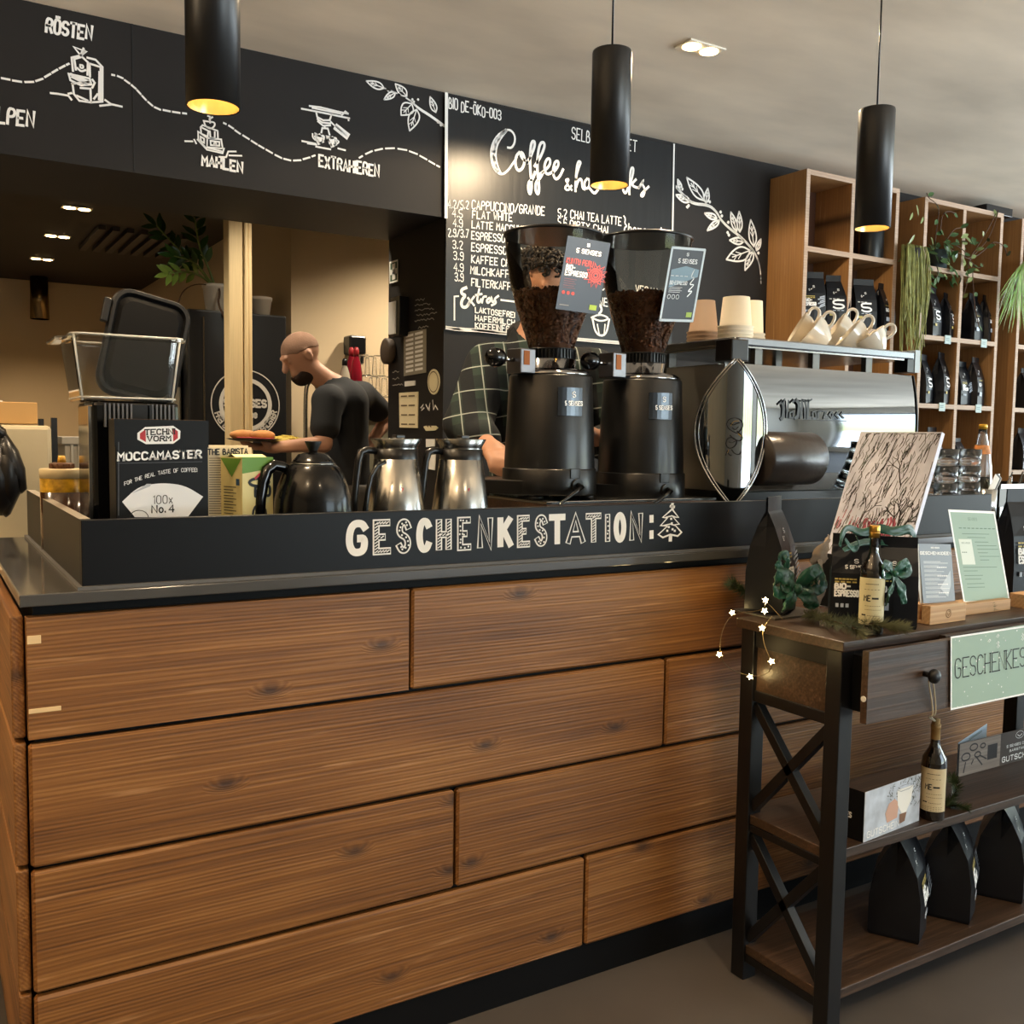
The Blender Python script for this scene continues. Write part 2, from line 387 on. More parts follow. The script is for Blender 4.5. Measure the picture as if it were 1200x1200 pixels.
PLASTIC_CLEAR = thin_glass('clear_plastic', '#f4f4f2', 1.6, 1.4, .04)
BLACKP = mat('black_plastic', '#0d0d0e', .3)
BLACKGLOSS = mat('black_gloss', '#060607', .12)
PAPERW = mat('white_paper', '#e8e6e0', .8)
CREAM = mat('cream_porcelain', '#cfc6b6', .12, coat=.5)
SKIN = mat('skin', '#b98a70', .5, noise=.05, nscale=8)
HAIRD = mat('dark_brown_hair', '#1b120d', .6, bump=.6, bscale=90)
EMW = mat('warm_lamp_lens', '#ffdca0', .5, emit=22, ecol='#ffd590')
GOLD = mat('gold_metal', '#c79a4a', .3, 1)
REFL = mat('lamp_reflector', '#e6c98e', .25, .6)

# ------------------------------------------------------------------ room shell
def slab(name, x0, x1, y0, y1, z0, z1, m): return MB(m).bx(x0, x1, y0, y1, z0, z1).build(name, kind='structure')
YW = 3.8; ZC = 2.70; XCOL = 1.953
slab('floor', -4.2, 9.5, -4.5, 10.3, -.1, 0, FLOORM)
slab('ceiling', -4.2, 9.5, -4.5, YW+.6, ZC, ZC+.1, PLASTER)
wall_back = slab('wall_back', XCOL, 9.3, YW, YW+.58, 0, ZC, BLACKBOARD)
header = slab('wall_header', -4, XCOL, YW, YW+.6, 2.182, ZC, BLACKBOARD)
slab('wall_left', -4.2, -4, -4.5, 10.3, 0, ZC, BEIGE)
WALLP = mat('white_wall_paint', '#cfccc4', .8)
def window_wall(name, axis, c0, c1, lo, hi, wlo, whi, z0, z1):
    b = MB(WALLP)
    def P(a0, a1, za, zb):
        if axis == 'X': b.bx(c0, c1, a0, a1, za, zb)
        else: b.bx(a0, a1, c0, c1, za, zb)
    P(lo, hi, 0, z0); P(lo, hi, z1, ZC); P(lo, wlo, z0, z1); P(whi, hi, z0, z1)
    b.build(name, kind='structure')
    fr = MB(BLACKM); n = 4; w = .05; mid = (c0+c1)/2
    for i in range(n+1):
        a = wlo+(whi-wlo)*i/n
        a = min(max(a, wlo+w/2), whi-w/2)
        if axis == 'X': fr.bx(mid-.03, mid+.03, a-w/2, a+w/2, z0, z1)
        else: fr.bx(a-w/2, a+w/2, mid-.03, mid+.03, z0, z1)
    for z in (z0, z1-w):
        if axis == 'X': fr.bx(mid-.03, mid+.03, wlo, whi, z, z+w)
        else: fr.bx(wlo, whi, mid-.03, mid+.03, z, z+w)
    return fr
window_wall('wall_right', 'X', 9.3, 9.5, -4.5, YW+.58, -3.8, 3.0, .25, 2.38).build('window_1', kind='structure')
window_wall('wall_front', 'Y', -4.5, -4.3, -4, 9.3, 3.0, 6.8, .25, 2.6).build('window_2', kind='structure')
# kitchen behind the pass-through
ZK = 2.62
slab('ceiling_kitchen', -4, 3.6, YW+.6, 10.3, ZK, ZK+.1, BLACKC)
slab('wall_kitchen_back', -4, 1.893, 10.08, 10.3, 0, ZK, BEIGE)
slab('wall_kitchen_right', 1.893, 3.6, 5.633, 10.3, 0, ZK, BEIGE)
slab('wall_kitchen_side', 3.5, 3.6, YW+.58, 5.633, 0, ZK, BEIGE)
slab('wall_half', -4, .118, 2.43, 2.55, 0, .94, BEIGE)
# timber post with mouldings in the opening
POST = mat('pale_timber', '#d6bd8e', .6, noise=.06, nscale=6, nstretch=(30, 30, 1))
b = MB(POST); x0 = at_y(268.5, 400, 5.06).x; x1 = at_y(296, 400, 5.06).x
b.bx(x0, x0+(x1-x0)*.62, 5.06, 5.16, 0, ZK); b.bx(x0+(x1-x0)*.64, x0+(x1-x0)*.8, 5.045, 5.16, 0, ZK); b.bx(x0+(x1-x0)*.82, x1, 5.06, 5.16, 0, ZK)
b.build('trim_1', kind='structure', bevel=.006)
# panel seams on the header, as thin dark grooves
b = MB(mat('seam_black', '#121111', .7))
for px in (155, 640): 
    p = at_y(px, 40, YW)
    if px < 500: b.bx(p.x-.002, p.x+.002, YW-.002, YW, 2.19, ZC)
b.build('trim_2', kind='structure')
b = MB(mat('kitchen_vent_slats', '#2e2620', .6))
v0 = at_z(165, 312, 2.49); v1 = at_z(232, 285, 2.49)
for i in range(7):
    t = i/6
    b.bx(1.07+.09*i, 1.115+.09*i, 7.1, 8.0, ZK-.03, ZK)
b.build('ceiling_vent', label='black slatted ceiling vent above the potted plant in the kitchen', cat='vent')

# ------------------------------------------------------------------ chalk drawings on the header and the black wall
def W(px, py, off=.003, Y=YW): return at_y(px, py, Y-off)
NY = Vector((0, -1, 0))
def chalk(mb, pts, w=.008, Y=YW, m=None, sm=True):
    if m: mb.use(m)
    mb.ribbon([W(*p, Y=Y) for p in (chaikin(pts) if sm else pts)], NY, w)
def zoomp(ox, oy, s, pts): return [(ox+x/s, oy+y/s) for x, y in pts]
def wtext(mb, txt, a, b_, c, w=.008, Y=YW, **kw):
    P0 = W(*a, Y=Y); text_on(mb, txt, P0, W(*b_, Y=Y)-P0, W(*c, Y=Y)-P0, NY, w, **kw)
def leaf(mb, base, tip, wd, Y=YW, w=.006):
    bx_, by = base; tx, ty = tip; dx, dy = tx-bx_, ty-by; L = math.hypot(dx, dy); nx, ny = -dy/L*wd/2, dx/L*wd/2
    for s in (1, -1):
        chalk(mb, [base, (bx_+dx*.25+s*nx, by+dy*.25+s*ny), (bx_+dx*.62+s*nx*.85, by+dy*.62+s*ny*.85), tip], w, Y)
    chalk(mb, [base, (bx_+dx*.75, by+dy*.75)], w*.7, Y)
    for t in (.35, .55):
        for s in (1, -1): chalk(mb, [(bx_+dx*t, by+dy*t), (bx_+dx*(t+.2)+s*nx*.5, by+dy*(t+.2)+s*ny*.5)], w*.5, Y)
mb = MB(CHALK)
random.seed(3)
wtext(mb, 'RÖSTEN', (54, 37), (107, 47), (55, 21), .009, wob=.06)
wtext(mb, 'PULPEN', (-26, 141), (39, 149), (-25, 123), .009, wob=.06)
wtext(mb, 'MAHLEN', (237, 193.5), (284, 202), (237, 182), .009, wob=.06)
wtext(mb, 'EXTRAHIEREN', (374, 195), (444, 207.5), (374, 181.5), .008, wob=.05)
mb.build('lettering', header, True)
mb = MB(CHALK)
dash = [(-8,90),(5,92),(18,95),(33,96.5),(45,94.5),(55,89),(63,84),(72,79),(80,75)], [(131,87.5),(140,89.5),(148,95),(156,101),(162,107),(168,114),(175,121),(183,127),(194,129.5),(205,131.5),(217,133)], \
  [(262,144),(270,148),(277,154),(287,160),(297,166.5),(305,171.5),(314,176.5),(325,183),(335,187),(347,188.5),(358,186),(368,182.5)], [(421,185),(431,179),(442,175.5),(455,173.5),(470,174.5),(483,178),(495,184),(505,190),(514,195)]
for d in dash:
    d2 = chaikin(d, 1)
    for i in range(0, len(d2)-1, 2):
        a, c = d2[i], d2[i+1]; k = 1.5
        chalk(mb, [a, (a[0]+(c[0]-a[0])*k, a[1]+(c[1]-a[1])*k)], .007, sm=False)
mb.build('dashed_line', header, True)
# roasted-coffee bag
mb = MB(CHALK); Z = lambda pts, w=.007, sm=False: chalk(mb, zoomp(60, 40, 10, pts), w, sm=sm)
for p in ([(265,150),(410,205),(345,250),(265,150)],[(345,250),(380,165)],[(350,255),(395,190)],[(255,435),(240,275),(345,250),(430,330),(425,480)],[(290,420),(270,290),(345,270)],[(420,275),(520,300),(600,385),(600,790),(470,800)],
  [(450,345),(590,390)],[(450,345),(455,500)],[(205,465),(450,520),(470,590),(350,600),(225,540),(205,465)],[(240,580),(440,560)],[(480,530),(510,570),(480,630)],[(250,580),(265,700),(330,780),(465,800),(460,640),(340,630)],[(580,400),(575,780)],[(565,440),(560,770)],[(545,700),(500,760)],
  [(300,720),(430,780)],[(-10,690),(80,700),(200,720),(240,770)],[(200,700),(240,690)],[(630,770),(700,820),(830,850)],[(570,840),(700,825)]): Z(p)
Z([(340,360),(375,365),(375,400),(340,395),(340,360)], .006, True); Z([(305,395),(350,440),(405,420)], .007, True); Z([(230,470),(440,560)], .01); Z([(240,500),(420,585)], .008)
mb.build('drawing', header, True, label='chalk drawing of a filled coffee bag')
mb = MB(CHALK); Z = lambda pts, w=.006, sm=False: chalk(mb, zoomp(210, 120, 12, pts), w, sm=sm)
for p in ([(400,190),(430,200),(435,290)],[(470,205),(420,240)],[(300,350),(330,320),(540,400)],[(300,350),(310,440),(400,480),(410,400),(310,350)],[(540,400),(545,520)],[(430,400),(440,500),(500,500),(500,410)],
  [(265,410),(270,520),(390,650),(395,500),(265,410)],[(300,480),(305,540),(350,570),(350,510),(300,480)],[(395,500),(590,520),(610,640)],[(440,540),(565,555),(565,610),(445,600),(440,540)],[(255,520),(390,665),(610,715),(630,650),(400,630)],[(410,640),(610,690)],[(210,520),(240,580)],[(80,545),(190,548)],[(560,765),(660,770),(690,690),(800,690)],[(700,745),(880,750)]): Z(p)
Z([(345,260),(370,340),(450,375),(500,330),(500,280),(420,270),(345,260)], .006, True); Z([(490,580),(510,570),(520,590),(490,595)], .008, True)
mb.build('drawing', header, True, label='chalk drawing of a hand coffee mill')
mb = MB(CHALK); Z = lambda pts, w=.007, sm=False: chalk(mb, zoomp(330, 110, 9.23, pts), w, sm=sm)
for p in ([(215,160),(500,215),(735,265)],[(300,130),(420,145),(600,190),(720,215)],[(330,150),(640,215)],[(375,200),(385,250),(450,285),(520,285),(540,225)],[(385,270),(440,310),(530,320)],[(390,295),(450,345),(530,340)],[(530,300),(580,350)],[(465,345),(470,370)],[(430,420),(440,370),(500,375),(520,445)],
  [(220,510),(370,540)],[(280,535),(380,550)],[(370,570),(530,600)],[(610,590),(690,610)],[(720,265),(725,290)],[(650,230),(690,190),(720,215)],[(585,350),(700,450)]): Z(p)
Z([(365,430),(380,500),(420,540),(455,500),(460,450),(410,460),(365,430)], .008, True); Z([(335,430),(335,470),(365,500)], .006, True); Z([(490,460),(520,540),(560,575),(585,530),(595,475),(540,480),(490,460)], .008, True); Z([(600,500),(625,520),(590,545)], .006, True)
Z([(590,360),(710,455)], .028); Z([(390,460),(420,520)], .03); Z([(530,490),(560,550)], .03)
mb.build('drawing', header, True, label='chalk drawing of a portafilter over two cups')
mb = MB(CHALK)
S1 = lambda pts: zoomp(400, 0, 3, pts)
for k in (0, 5): chalk(mb, S1([(362,440+k),(310,402+k),(270,378+k),(240,350),(190,325),(150,310)]), .006)
for a, c, w_ in (((150,310),(88,285),26),((190,325),(150,350),22),((230,338),(190,295),28),((248,365),(210,405),48),((265,385),(240,460),40),((332,395),(312,340),22)):
    (a,), (c,) = S1([a]), S1([c]); leaf(mb, a, c, w_/3, w=.006)
for q in ((250,350),(270,350),(255,358),(340,430),(350,440),(165,318)): 
    (q,) = S1([q]); chalk(mb, [(q[0]-.8,q[1]),(q[0],q[1]-1.2),(q[0]+.8,q[1]),(q[0],q[1]+1),(q[0]-.8,q[1])], .005)
mb.build('drawing', header, True, label='chalk drawing of a coffee branch with leaves')
mb = MB(CHALK); S2 = lambda pts: zoomp(780, 160, 6.667, pts)
for k in (-6, 0, 6): chalk(mb, S2([(75,385+k),(150,470+k),(210,525+k),(340,535+k),(400,590+k),(430,650+k),(500,720+k),(590,785+k),(670,870+k),(720,950+k),(742,1050),(745,1150)]), .007)
for a, c, w_ in (((300,500),(165,320),75),((315,520),(330,405),40),((400,640),(305,600),45),((420,655),(325,735),42),((555,740),(510,590),45),((580,745),(575,585),42),((610,820),(500,810),55),((690,860),(665,650),60),((710,890),(745,800),32),((660,890),(475,960),115),((680,900),(620,1045),55),((190,510),(80,455),50),((120,410),(95,335),28)):
    (a,), (c,) = S2([a]), S2([c]); leaf(mb, a, c, w_/6.667, w=.009)
for q in ((430,590),(440,620),(490,670),(485,750),(495,770),(180,540),(170,550),(725,910),(130,410),(345,510)):
    (q,) = S2([q]); chalk(mb, [(q[0]-1,q[1]),(q[0],q[1]-1.4),(q[0]+1,q[1]),(q[0],q[1]+1.4),(q[0]-1,q[1])], .007)
mb.build('drawing', wall_back, True, label='chalk drawing of a coffee branch with leaves')

# ------------------------------------------------------------------ menu board
MENU = mat('menu_board_black', '#101214', .33, bump=.12, bscale=9, noise=.35, nscale=7, nstretch=(5, 1, .5))
ml, mr_ = W(521.5, 200, 0).x, W(790.5, 200, 0).x; mbot = W(523, 386, 0).z
YM = YW-.012
board = MB(MENU).bx(ml+.002, mr_, YM, YW-.001, mbot, ZC-.02).build('menu_board', label='glossy black chalk menu board headed Coffee beside the pass-through', cat='menu board')
mb = MB(CHALK); random.seed(5)
def mt(txt, a, b_, c, w=.0052, **kw): wtext(mb, txt, a, b_, c, w, Y=YM, **kw)
for k in (0, .6): chalk(mb, [(523+k, 109), (522.5+k, 255)], .012, YM, sm=False)
chalk(mb, [(790, 169), (788, 283)], .009, YM, sm=False)
for y_ in (385, 385.8): chalk(mb, [(523, y_-1.5), (533, y_), (545, y_+1), (560, y_+1.6), (600, y_+6), (650, y_+10), (740, y_+17.5), (790, y_+22)], .012, YM, sm=False)
mt('BIO DE-ÖKO-003', (526, 127), (587, 141), (526, 115), wob=.08)
mt('SELB', (670, 162.5), (691, 167.5), (670.5, 149)); mt('ET', (735, 176), (746, 178), (735.5, 163))
rows = [('4,2/5,2', 525, 243.8, 549, 'CAPPUCCINO/GRANDE', 553, 638, 245, 252, 233.5), ('4.5', 530, 254, 542, 'FLAT WHITE', 553.5, 600, 255.5, 259, 245.5), ('4.9', 531, 265.5, 542, 'LATTE MACCHIATO', 553, 622, 267, 274, 257.5),
  ('2,9/3,7', 525, 277.3, 549, 'ESPRESSO/DOPPIO', 552.5, 622, 280, 287, 270), ('3,2', 530.5, 291, 542, 'ESPRESSO MACCHIATO', 552.5, 638, 294, 302.5, 283.5), ('3,9', 531.5, 304, 543, 'KAFFEE CREMA', 552.5, 612, 308, 314, 298), ('4.9', 532, 317.5, 543, 'MILCHKAFFEE', 551.5, 607, 321, 326.5, 311), ('3,9', 533, 329, 543, 'FILTERKAFFEE', 552.5, 608, 335, 341, 325)]
for pr, xa, ya, xb, tx, x0, x1, y0, y1, yt in rows:
    mt(pr, (xa, ya), (xb, ya+1.2), (xa, ya-9.5), .0042); mt(tx, (x0, y0), (x1, y1), (x0+.3, yt+1.3), wob=.04)
for pr, xa, tx, x0, x1, y0, y1, yt in (('5,2', 654, 'CHAI TEA LATTE', 668.5, 728, 255.5, 264, 245), ('5,6', 654, 'DIRTY CHAI', 668, 712, 266, 273, 257), ('4,9', 654, 'TRINKSCHOKi', 668, 732, 279, 289, 270)):
    mt(pr, (xa, y0-1.8), (xa+10, y0-.5), (xa, y0-11), .0042); mt(tx, (x0, y0), (x1, y1), (x0+.3, yt+1.3), wob=.04)
chalk(mb, [(731,253),(733,256),(732,262),(735,265),(731.5,267),(732,274)], .007, YM)
mt('homemade', (736, 274), (779, 279), (737, 262), .0065)
mt('LAKTOSEFREI', (557, 366), (603, 372.5), (557, 359.7), wob=.05); mt('HAFERMILCH', (557, 375.5), (603, 381), (557, 369.2), wob=.05); mt('KOFFEINFREI', (557, 384.5), (603, 389), (557, 378.2), wob=.05)
chalk(mb, [(537.5, 347),(532.5, 347.5),(532.5, 375)], .007, YM, sm=False); chalk(mb, [(587, 351.5),(603, 353.5)], .008, YM, sm=False)
mt('VEGAN', (745, 343), (770, 347), (745, 334)); mt('OHNE', (688, 355), (712, 359), (689, 346)); mt('MILCH', (690, 337), (714, 341), (691, 326))
K = lambda pts, w: chalk(mb, pts, w, YM)
K([(694,372),(698,392),(710,394),(714,374)], .01); K([(693,372),(703,368),(715,373),(704,377),(693,372)], .008); K([(700,380),(702,391)], .007); K([(709,380),(708,391)], .007); K([(702,356),(706,363),(701,369)], .012)
Zc = lambda pts, w=.012: K(zoomp(510, 100, 6.316, pts), w*.8)
Zc([(535,460),(565,465),(590,425),(590,370),(560,330),(520,330),(460,370),(420,440),(410,520),(425,600),(460,650),(500,660),(540,630),(580,570),(605,530)])
for k in (8, 18, 28): Zc([(520+k*.3,332),(465+k,372),(425+k,440),(414+k,520),(430+k,600),(462+k*.7,648)], .016)
Zc([(625,495),(600,520),(590,580),(610,635),(645,620),(665,560),(650,500),(628,495),(640,540),(690,575)], .016)
Zc([(680,575),(710,520),(738,450),(735,410),(712,420),(702,500),(702,620),(716,740),(705,812),(688,780),(690,715),(720,700),(740,640)], .016)
Zc([(735,600),(780,530),(812,450),(803,418),(775,430),(757,520),(755,640),(772,760),(762,812),(742,780),(745,715),(775,690),(800,640)], .016)
Zc([(770,660),(800,640),(852,590),(850,540),(825,545),(805,600),(820,660),(860,650),(895,605)], .015); Zc([(868,650),(912,600),(912,558),(885,565),(868,640),(888,700),(920,680),(948,620)], .015)
Zc([(1010,742),(985,780),(955,762),(985,728),(962,700),(992,692),(972,726),(1012,776)], .012)
Zc([(1038,785),(1038,690),(1065,600),(1080,568),(1058,560),(1045,620),(1035,785),(1058,700),(1085,690),(1088,760),(1108,770)], .014); Zc([(1125,690),(1102,720),(1110,768),(1140,755),(1145,700),(1122,690)], .013)
Zk = lambda pts, w=.012: K(zoomp(630, 130, 7.06, pts), w)
Zk([(430,640),(470,690),(500,650)], .012); Zk([(720,600),(700,640),(725,690),(750,640),(770,480),(790,465),(795,500),(757,640),(760,690)]); Zk([(815,565),(772,612),(830,640),(850,620)]); Zk([(835,640),(880,565),(862,600),(892,650),(872,712),(848,695),(920,625)])
Ze = lambda pts, w=.013: K(zoomp(510, 220, 6.67, pts), w*.75)
Ze([(245,780),(205,795),(205,830),(240,840),(205,880),(205,930),(245,938),(275,880)], .018); Ze([(255,860),(280,890),(305,920)]); Ze([(305,850),(275,890),(255,925)]); Ze([(345,790),(325,880),(340,905),(360,870)]); Ze([(315,840),(365,830)]); Ze([(365,900),(375,850),(400,850)]); Ze([(425,860),(400,880),(410,905),(435,880),(440,850),(445,900),(465,880)]); Ze([(495,845),(460,870),(480,900),(440,920)])
mb.build('lettering', board, True)

# ------------------------------------------------------------------ notices on the black side wall (plane X = XCOL)
def side_card(name, pts, m, label, cat, th=.004, extra=None, group=None):
    P = [at_x(px, py, XCOL-.001) for px, py in pts]
    b = MB(m); n = len(P); q = [p-Vector((th, 0, 0)) for p in P]
    b.add(P+q, [tuple(range(n)), tuple(range(n, 2*n))[::-1]]+[(i, n+i, n+(i+1) % n, (i+1) % n) for i in range(n)])
    if extra: extra(b, P, th)
    return b.build(name, label=label, cat=cat, group=group)
def grid_lines(col, rows_, w=.003, u0=.12, u1=.88, v0=.1, v1=.9):
    def fn(b, P, th):
        b.use(col); o = P[3]-Vector((th+.001, 0, 0)); U = P[2]-P[3]; V = P[0]-P[3]
        for i in range(rows_):
            v = v0+(v1-v0)*i/(rows_-1)
            for a, c in ((u0, .45), (.55, u1)): b.ribbon([o+U*a+V*v, o+U*c+V*v], Vector((-1, 0, 0)), w)
    return fn
GREEN = mat('sign_green', '#2b4a33', .5)
def cross_sign(b, P, th):
    b.use(PAPERW); o = P[3]-Vector((th+.001, 0, 0)); U = P[2]-P[3]; V = P[0]-P[3]; N_ = Vector((-1, 0, 0))
    b.ribbon([o+U*.5+V*.2, o+U*.5+V*.8], N_, .035); b.ribbon([o+U*.15+V*.5, o+U*.85+V*.5], N_, .025)
    b.ribbon([o, o+U, o+U+V, o+V, o], N_, .008)
side_card('first_aid_sign', [(458,308),(467,304.5),(467,329),(458,331.5)], GREEN, 'small green first-aid sign with a white cross high on the black side wall', 'sign', extra=cross_sign)
side_card('wall_poster', [(474,390),(500,385.5),(499.5,436.5),(474,441)], mat('poster_grey', '#8d8675', .7), 'grey poster with two columns of cream tiles on the black side wall', 'poster', extra=grid_lines(PAPERW, 9, .011))
side_card('oval_sticker', [(509+7*math.cos(a), 447.5+15*math.sin(a)) for a in [math.tau*i/20 for i in range(20)]], mat('sticker_cream', '#d8cda8', .6), 'cream oval sticker beside the grey poster', 'sticker',
  extra=lambda b, P, th: b.use(mat('print_brown','#5c4a33',.7)).ribbon([p*.8+sum(P, Vector())/len(P)*.2-Vector((th+.001,0,0)) for p in P+[P[0]]], Vector((-1,0,0)), .004))
side_card('paper_label', [(475,447),(487,446),(487,451.5),(475,453)], PAPERW, 'narrow white paper label under the grey poster', 'label')
side_card('notice_sheet', [(468.5,460.5),(490.5,459),(490,501.5),(469,501)], mat('notice_cream', '#d9cba6', .7), 'cream notice sheet with dark print low on the black side wall', 'notice', extra=grid_lines(mat('print_brown','#5c4a33',.7), 4, .006))
side_card('oblong_sticker', [(497,500),(500,499),(511,499),(514,501.5),(511,504.5),(500,505)], mat('sticker_cream', '#d8cda8', .6), 'cream oblong sticker with dark print below the oval one', 'sticker', extra=grid_lines(mat('print_brown','#5c4a33',.7), 2, .006, .2, .8, .4, .6))
side_card('memo_slip', [(500,514.5),(510,514.5),(510,523),(500,524)], PAPERW, 'white memo slip above the right carafe handle on the black side wall', 'paper slip')
side_card('memo_slip', [(500,534),(511,532.5),(510,551),(500,549)], PAPERW, 'white memo slip seen through the right carafe handle', 'paper slip')
t = MB(BLACKP); p = at_x(474, 372, XCOL); t.bx(p.x-.05, p.x-.001, p.y-.05, p.y+.05, p.z-.09, p.z+.09)
t.use(PAPERW).bx(p.x-.056, p.x-.05, p.y-.02, p.y+.06, p.z-.08, p.z+.07)
t.build('key_box', label='small black wall box with a white paper slip on the side wall', cat='wall box', bevel=.003)
mb = MB(CHALK_D); random.seed(9)
for (px, py, ln) in ((487,352,12),(486,358,20),(486,364,24),(488,370,26),(486,376,24),(490,384,14),(460,436,9),(460,444,10),(460,452,14)):
    pts = [(px+i*1.5, py-(i*1.5)*.12+random.uniform(-1.3, 1.3)) for i in range(int(ln/1.5))]
    mb.ribbon([at_x(a, c, XCOL-.002) for a, c in pts], Vector((-1, 0, 0)), .004)
mb.use(CHALK)
for pts in ([(493,478),(496,474),(494,481),(497,478)],[(499,474),(502,480),(504,472),(503,481)],[(507,469),(508,480),(510,475),(513,480)]): mb.ribbon([at_x(a, c, XCOL-.002) for a, c in pts], Vector((-1, 0, 0)), .006)
mb.build('handwriting', wall_back, True)
# ------------------------------------------------------------------ bar counter
CX0, CX1, CYF, CYB = .144, 3.7, 1.76, 2.68
counter = thing('bar_counter', (1.9, 2.2, 0), 0, 'long bar counter clad in brushed brown spruce planks', 'counter')
MB(CARCASS).bx(CX0+.012, CX1, CYF+.02, CYB, .0, .963).build('body', counter, True)
MB(CARCASS).bx(CX0+.03, CX1, CYF+.012, CYF+.03, 0, .085).build('plinth', counter, True)
ROWS = [(.085, .295, [1.282, 2.6]), (.303, .5135, [.944, 2.15]), (.5215, .731, [1.505, 2.9]), (.740, .945, [.836, 2.25])]
CHIP = mat('raw_wood_chip', '#d8b98a', .8)
for ri, (z0, z1, js) in enumerate(ROWS):
    xs = [CX0]+js+[CX1]
    for k, (a, c) in enumerate(zip(xs, xs[1:])):
        a2 = a+(.003 if a != CX0 else 0); c2 = c-.003
        m = MB(PLANK).bx(-(c2-a2)/2, (c2-a2)/2, -.011, .011, -(z1-z0)/2, (z1-z0)/2)
        if ri == 3 and k == 0:
            w_ = (c2-a2)/2
            m.use(CHIP).bx(-w_+.001, -w_+.022, -.0118, -.0105, .058, .072); m.bx(-w_+.001, -w_+.05, -.0118, -.0105, -.058, -.05)
        o = m.build('plank', counter, bevel=.005, seg=1); o.location = Vector(((a2+c2)/2, CYF+.011, (z0+z1)/2))-counter.location
    o = MB(SIDEPLANK).bx(-.01, .01, -(CYB-CYF-.02)/2, (CYB-CYF-.02)/2, -(z1-z0)/2, (z1-z0)/2).build('plank', counter, bevel=.003)
    o.location = Vector((CX0-.012, (CYF+.02+CYB)/2, (z0+z1)/2))-counter.location
MB(WORKTOP).bx(.134, CX1+.02, 1.742, 2.71, .965, .985).build('worktop', label='dark grey laminate worktop along the bar counter', cat='worktop', bevel=.002)
up = thing('counter_upstand', (1.5, 1.765, .985), 0, 'black upstand board around the worktop chalked GESCHENKESTATION', 'upstand')
UE = mat('upstand_edge', '#8d867b', .5)
b = MB(UPST).bx(.230, 2.757, 1.761, 1.779, .9852, 1.102); b.build('front_board', up, True, bevel=.0015)
b = MB(UPST).bx(.230, .248, 1.7792, 2.70, .9852, 1.102); b.use(UE).bx(.2302, .2478, 1.78, 2.699, 1.102, 1.1025); b.build('side_board', up, True)
MB(mat('grey_sealant', '#5a5856', .6)).bx(.222, 2.757, 1.752, 1.761, .9851, .991).bx(.222, .230, 1.761, 2.70, .9851, .991).build('bottom_strip', up, True)
# big chalk letters
mb = MB(CHALK)
def uw(px, py, off): return at_y(px, py, 1.761-off)
FAT = {'G':[(1,.82),(.8,1),(.3,1),(.05,.75),(.0,.3),(.25,.0),(.75,.0),(.95,.15),(.95,.48),(.6,.48)], 'E1':[(.9,1),(.1,1),(.1,0),(.95,0)], 'E2':[(.1,.5),(.6,.5)], 'S':[(.95,.8),(.75,1),(.3,1),(.08,.8),(.15,.58),(.8,.45),(.95,.2),(.7,0),(.3,0),(.05,.18)],
 'C':[(.95,.82),(.75,1),(.3,1),(.05,.7),(.05,.3),(.3,0),(.75,0),(.95,.2)], 'H1':[(.1,0),(.1,1)], 'H2':[(.9,0),(.9,1)], 'H3':[(.1,.5),(.9,.5)], 'N':[(.1,0),(.1,1),(.9,0),(.9,1)], 'K1':[(.1,0),(.1,1)], 'K2':[(.9,1),(.15,.45)], 'K3':[(.4,.55),(.95,0)],
 'T1':[(0,1),(1,1)], 'T2':[(.5,1),(.5,0)], 'A1':[(0,0),(.5,1),(1,0)], 'A2':[(.25,.3),(.75,.3)], 'I':[(.5,0),(.5,1)], 'O':[(.5+.5*math.sin(math.tau*i/28), .5+.5*math.cos(math.tau*i/28)) for i in range(29)]}
PARTS = {'G':['G'],'E':['E1','E2'],'S':['S'],'C':['C'],'H':['H1','H2','H3'],'N':['N'],'K':['K1','K2','K3'],'T':['T1','T2'],'A':['A1','A2'],'I':['I'],'O':['O']}
LET = [('G',409,428,'s'),('E',439,457,'h'),('S',467,479,'d'),('C',491,503,'s'),('H',513,527,'h'),('E',538,551,'d'),('N',561,576,'o'),('K',585,599,'s'),('E',608,620,'h'),('S',629,639,'d'),('T',645,661,'s'),('A',666,683,'o'),('T',688,703,'h'),('I',709,715,'d'),('O',722,731,'s'),('N',739,752,'o')]
FW = .0145
for ch, xa, xb, sty in LET:
    yb = 651-(xa-409)*.0495; yt = 612-(xa-409)*.032
    P0 = uw(xa, yb-3, .0008); U = uw(xb, yb-3-(xb-xa)*.06, .0008)-P0; V = uw(xa, yt+2, .0008)-P0
    for layer in range(3):
        if layer == 1 and sty == 's': break
        if layer == 2 and sty == 'o': break
        for pn in PARTS[ch]:
            pl = FAT[pn]
            if pn in 'GSC': pl = chaikin(pl, 2)
            pts = [P0+U*a+V*c-Vector((0, .0006*layer+.00012*PARTS[ch].index(pn), 0)) for a, c in pl]
            if layer == 0: mb.use(CHALK).ribbon(pts, NY, FW)
            elif layer == 1: mb.use(UPST).ribbon(pts, NY, FW*.56)
            else:
                mb.use(CHALK); L = sum((q-p).length for p, q in zip(pts, pts[1:])); n = max(2, int(L/(.006 if sty == 'h' else .0085)))
                for i in range(n):
                    d = (i+.5)/n*L
                    for p, q in zip(pts, pts[1:]):
                        l = (q-p).length
                        if d <= l or q is pts[-1]: c_ = p+(q-p)*min(1, d/l); break
                        d -= l
                    if sty == 'h': mb.ribbon([c_+Vector((-.003, 0, -.002)), c_+Vector((.003, 0, .002))], NY, .0022)
                    else:
                        s_ = .0022; off = Vector(((random.random()-.5)*.004, 0, (random.random()-.5)*.004))
                        mb.poly([c_+off+Vector((s_*math.cos(a), 0, s_*math.sin(a))) for a in [math.tau*j/6 for j in range(6)]])
mb.use(CHALK)
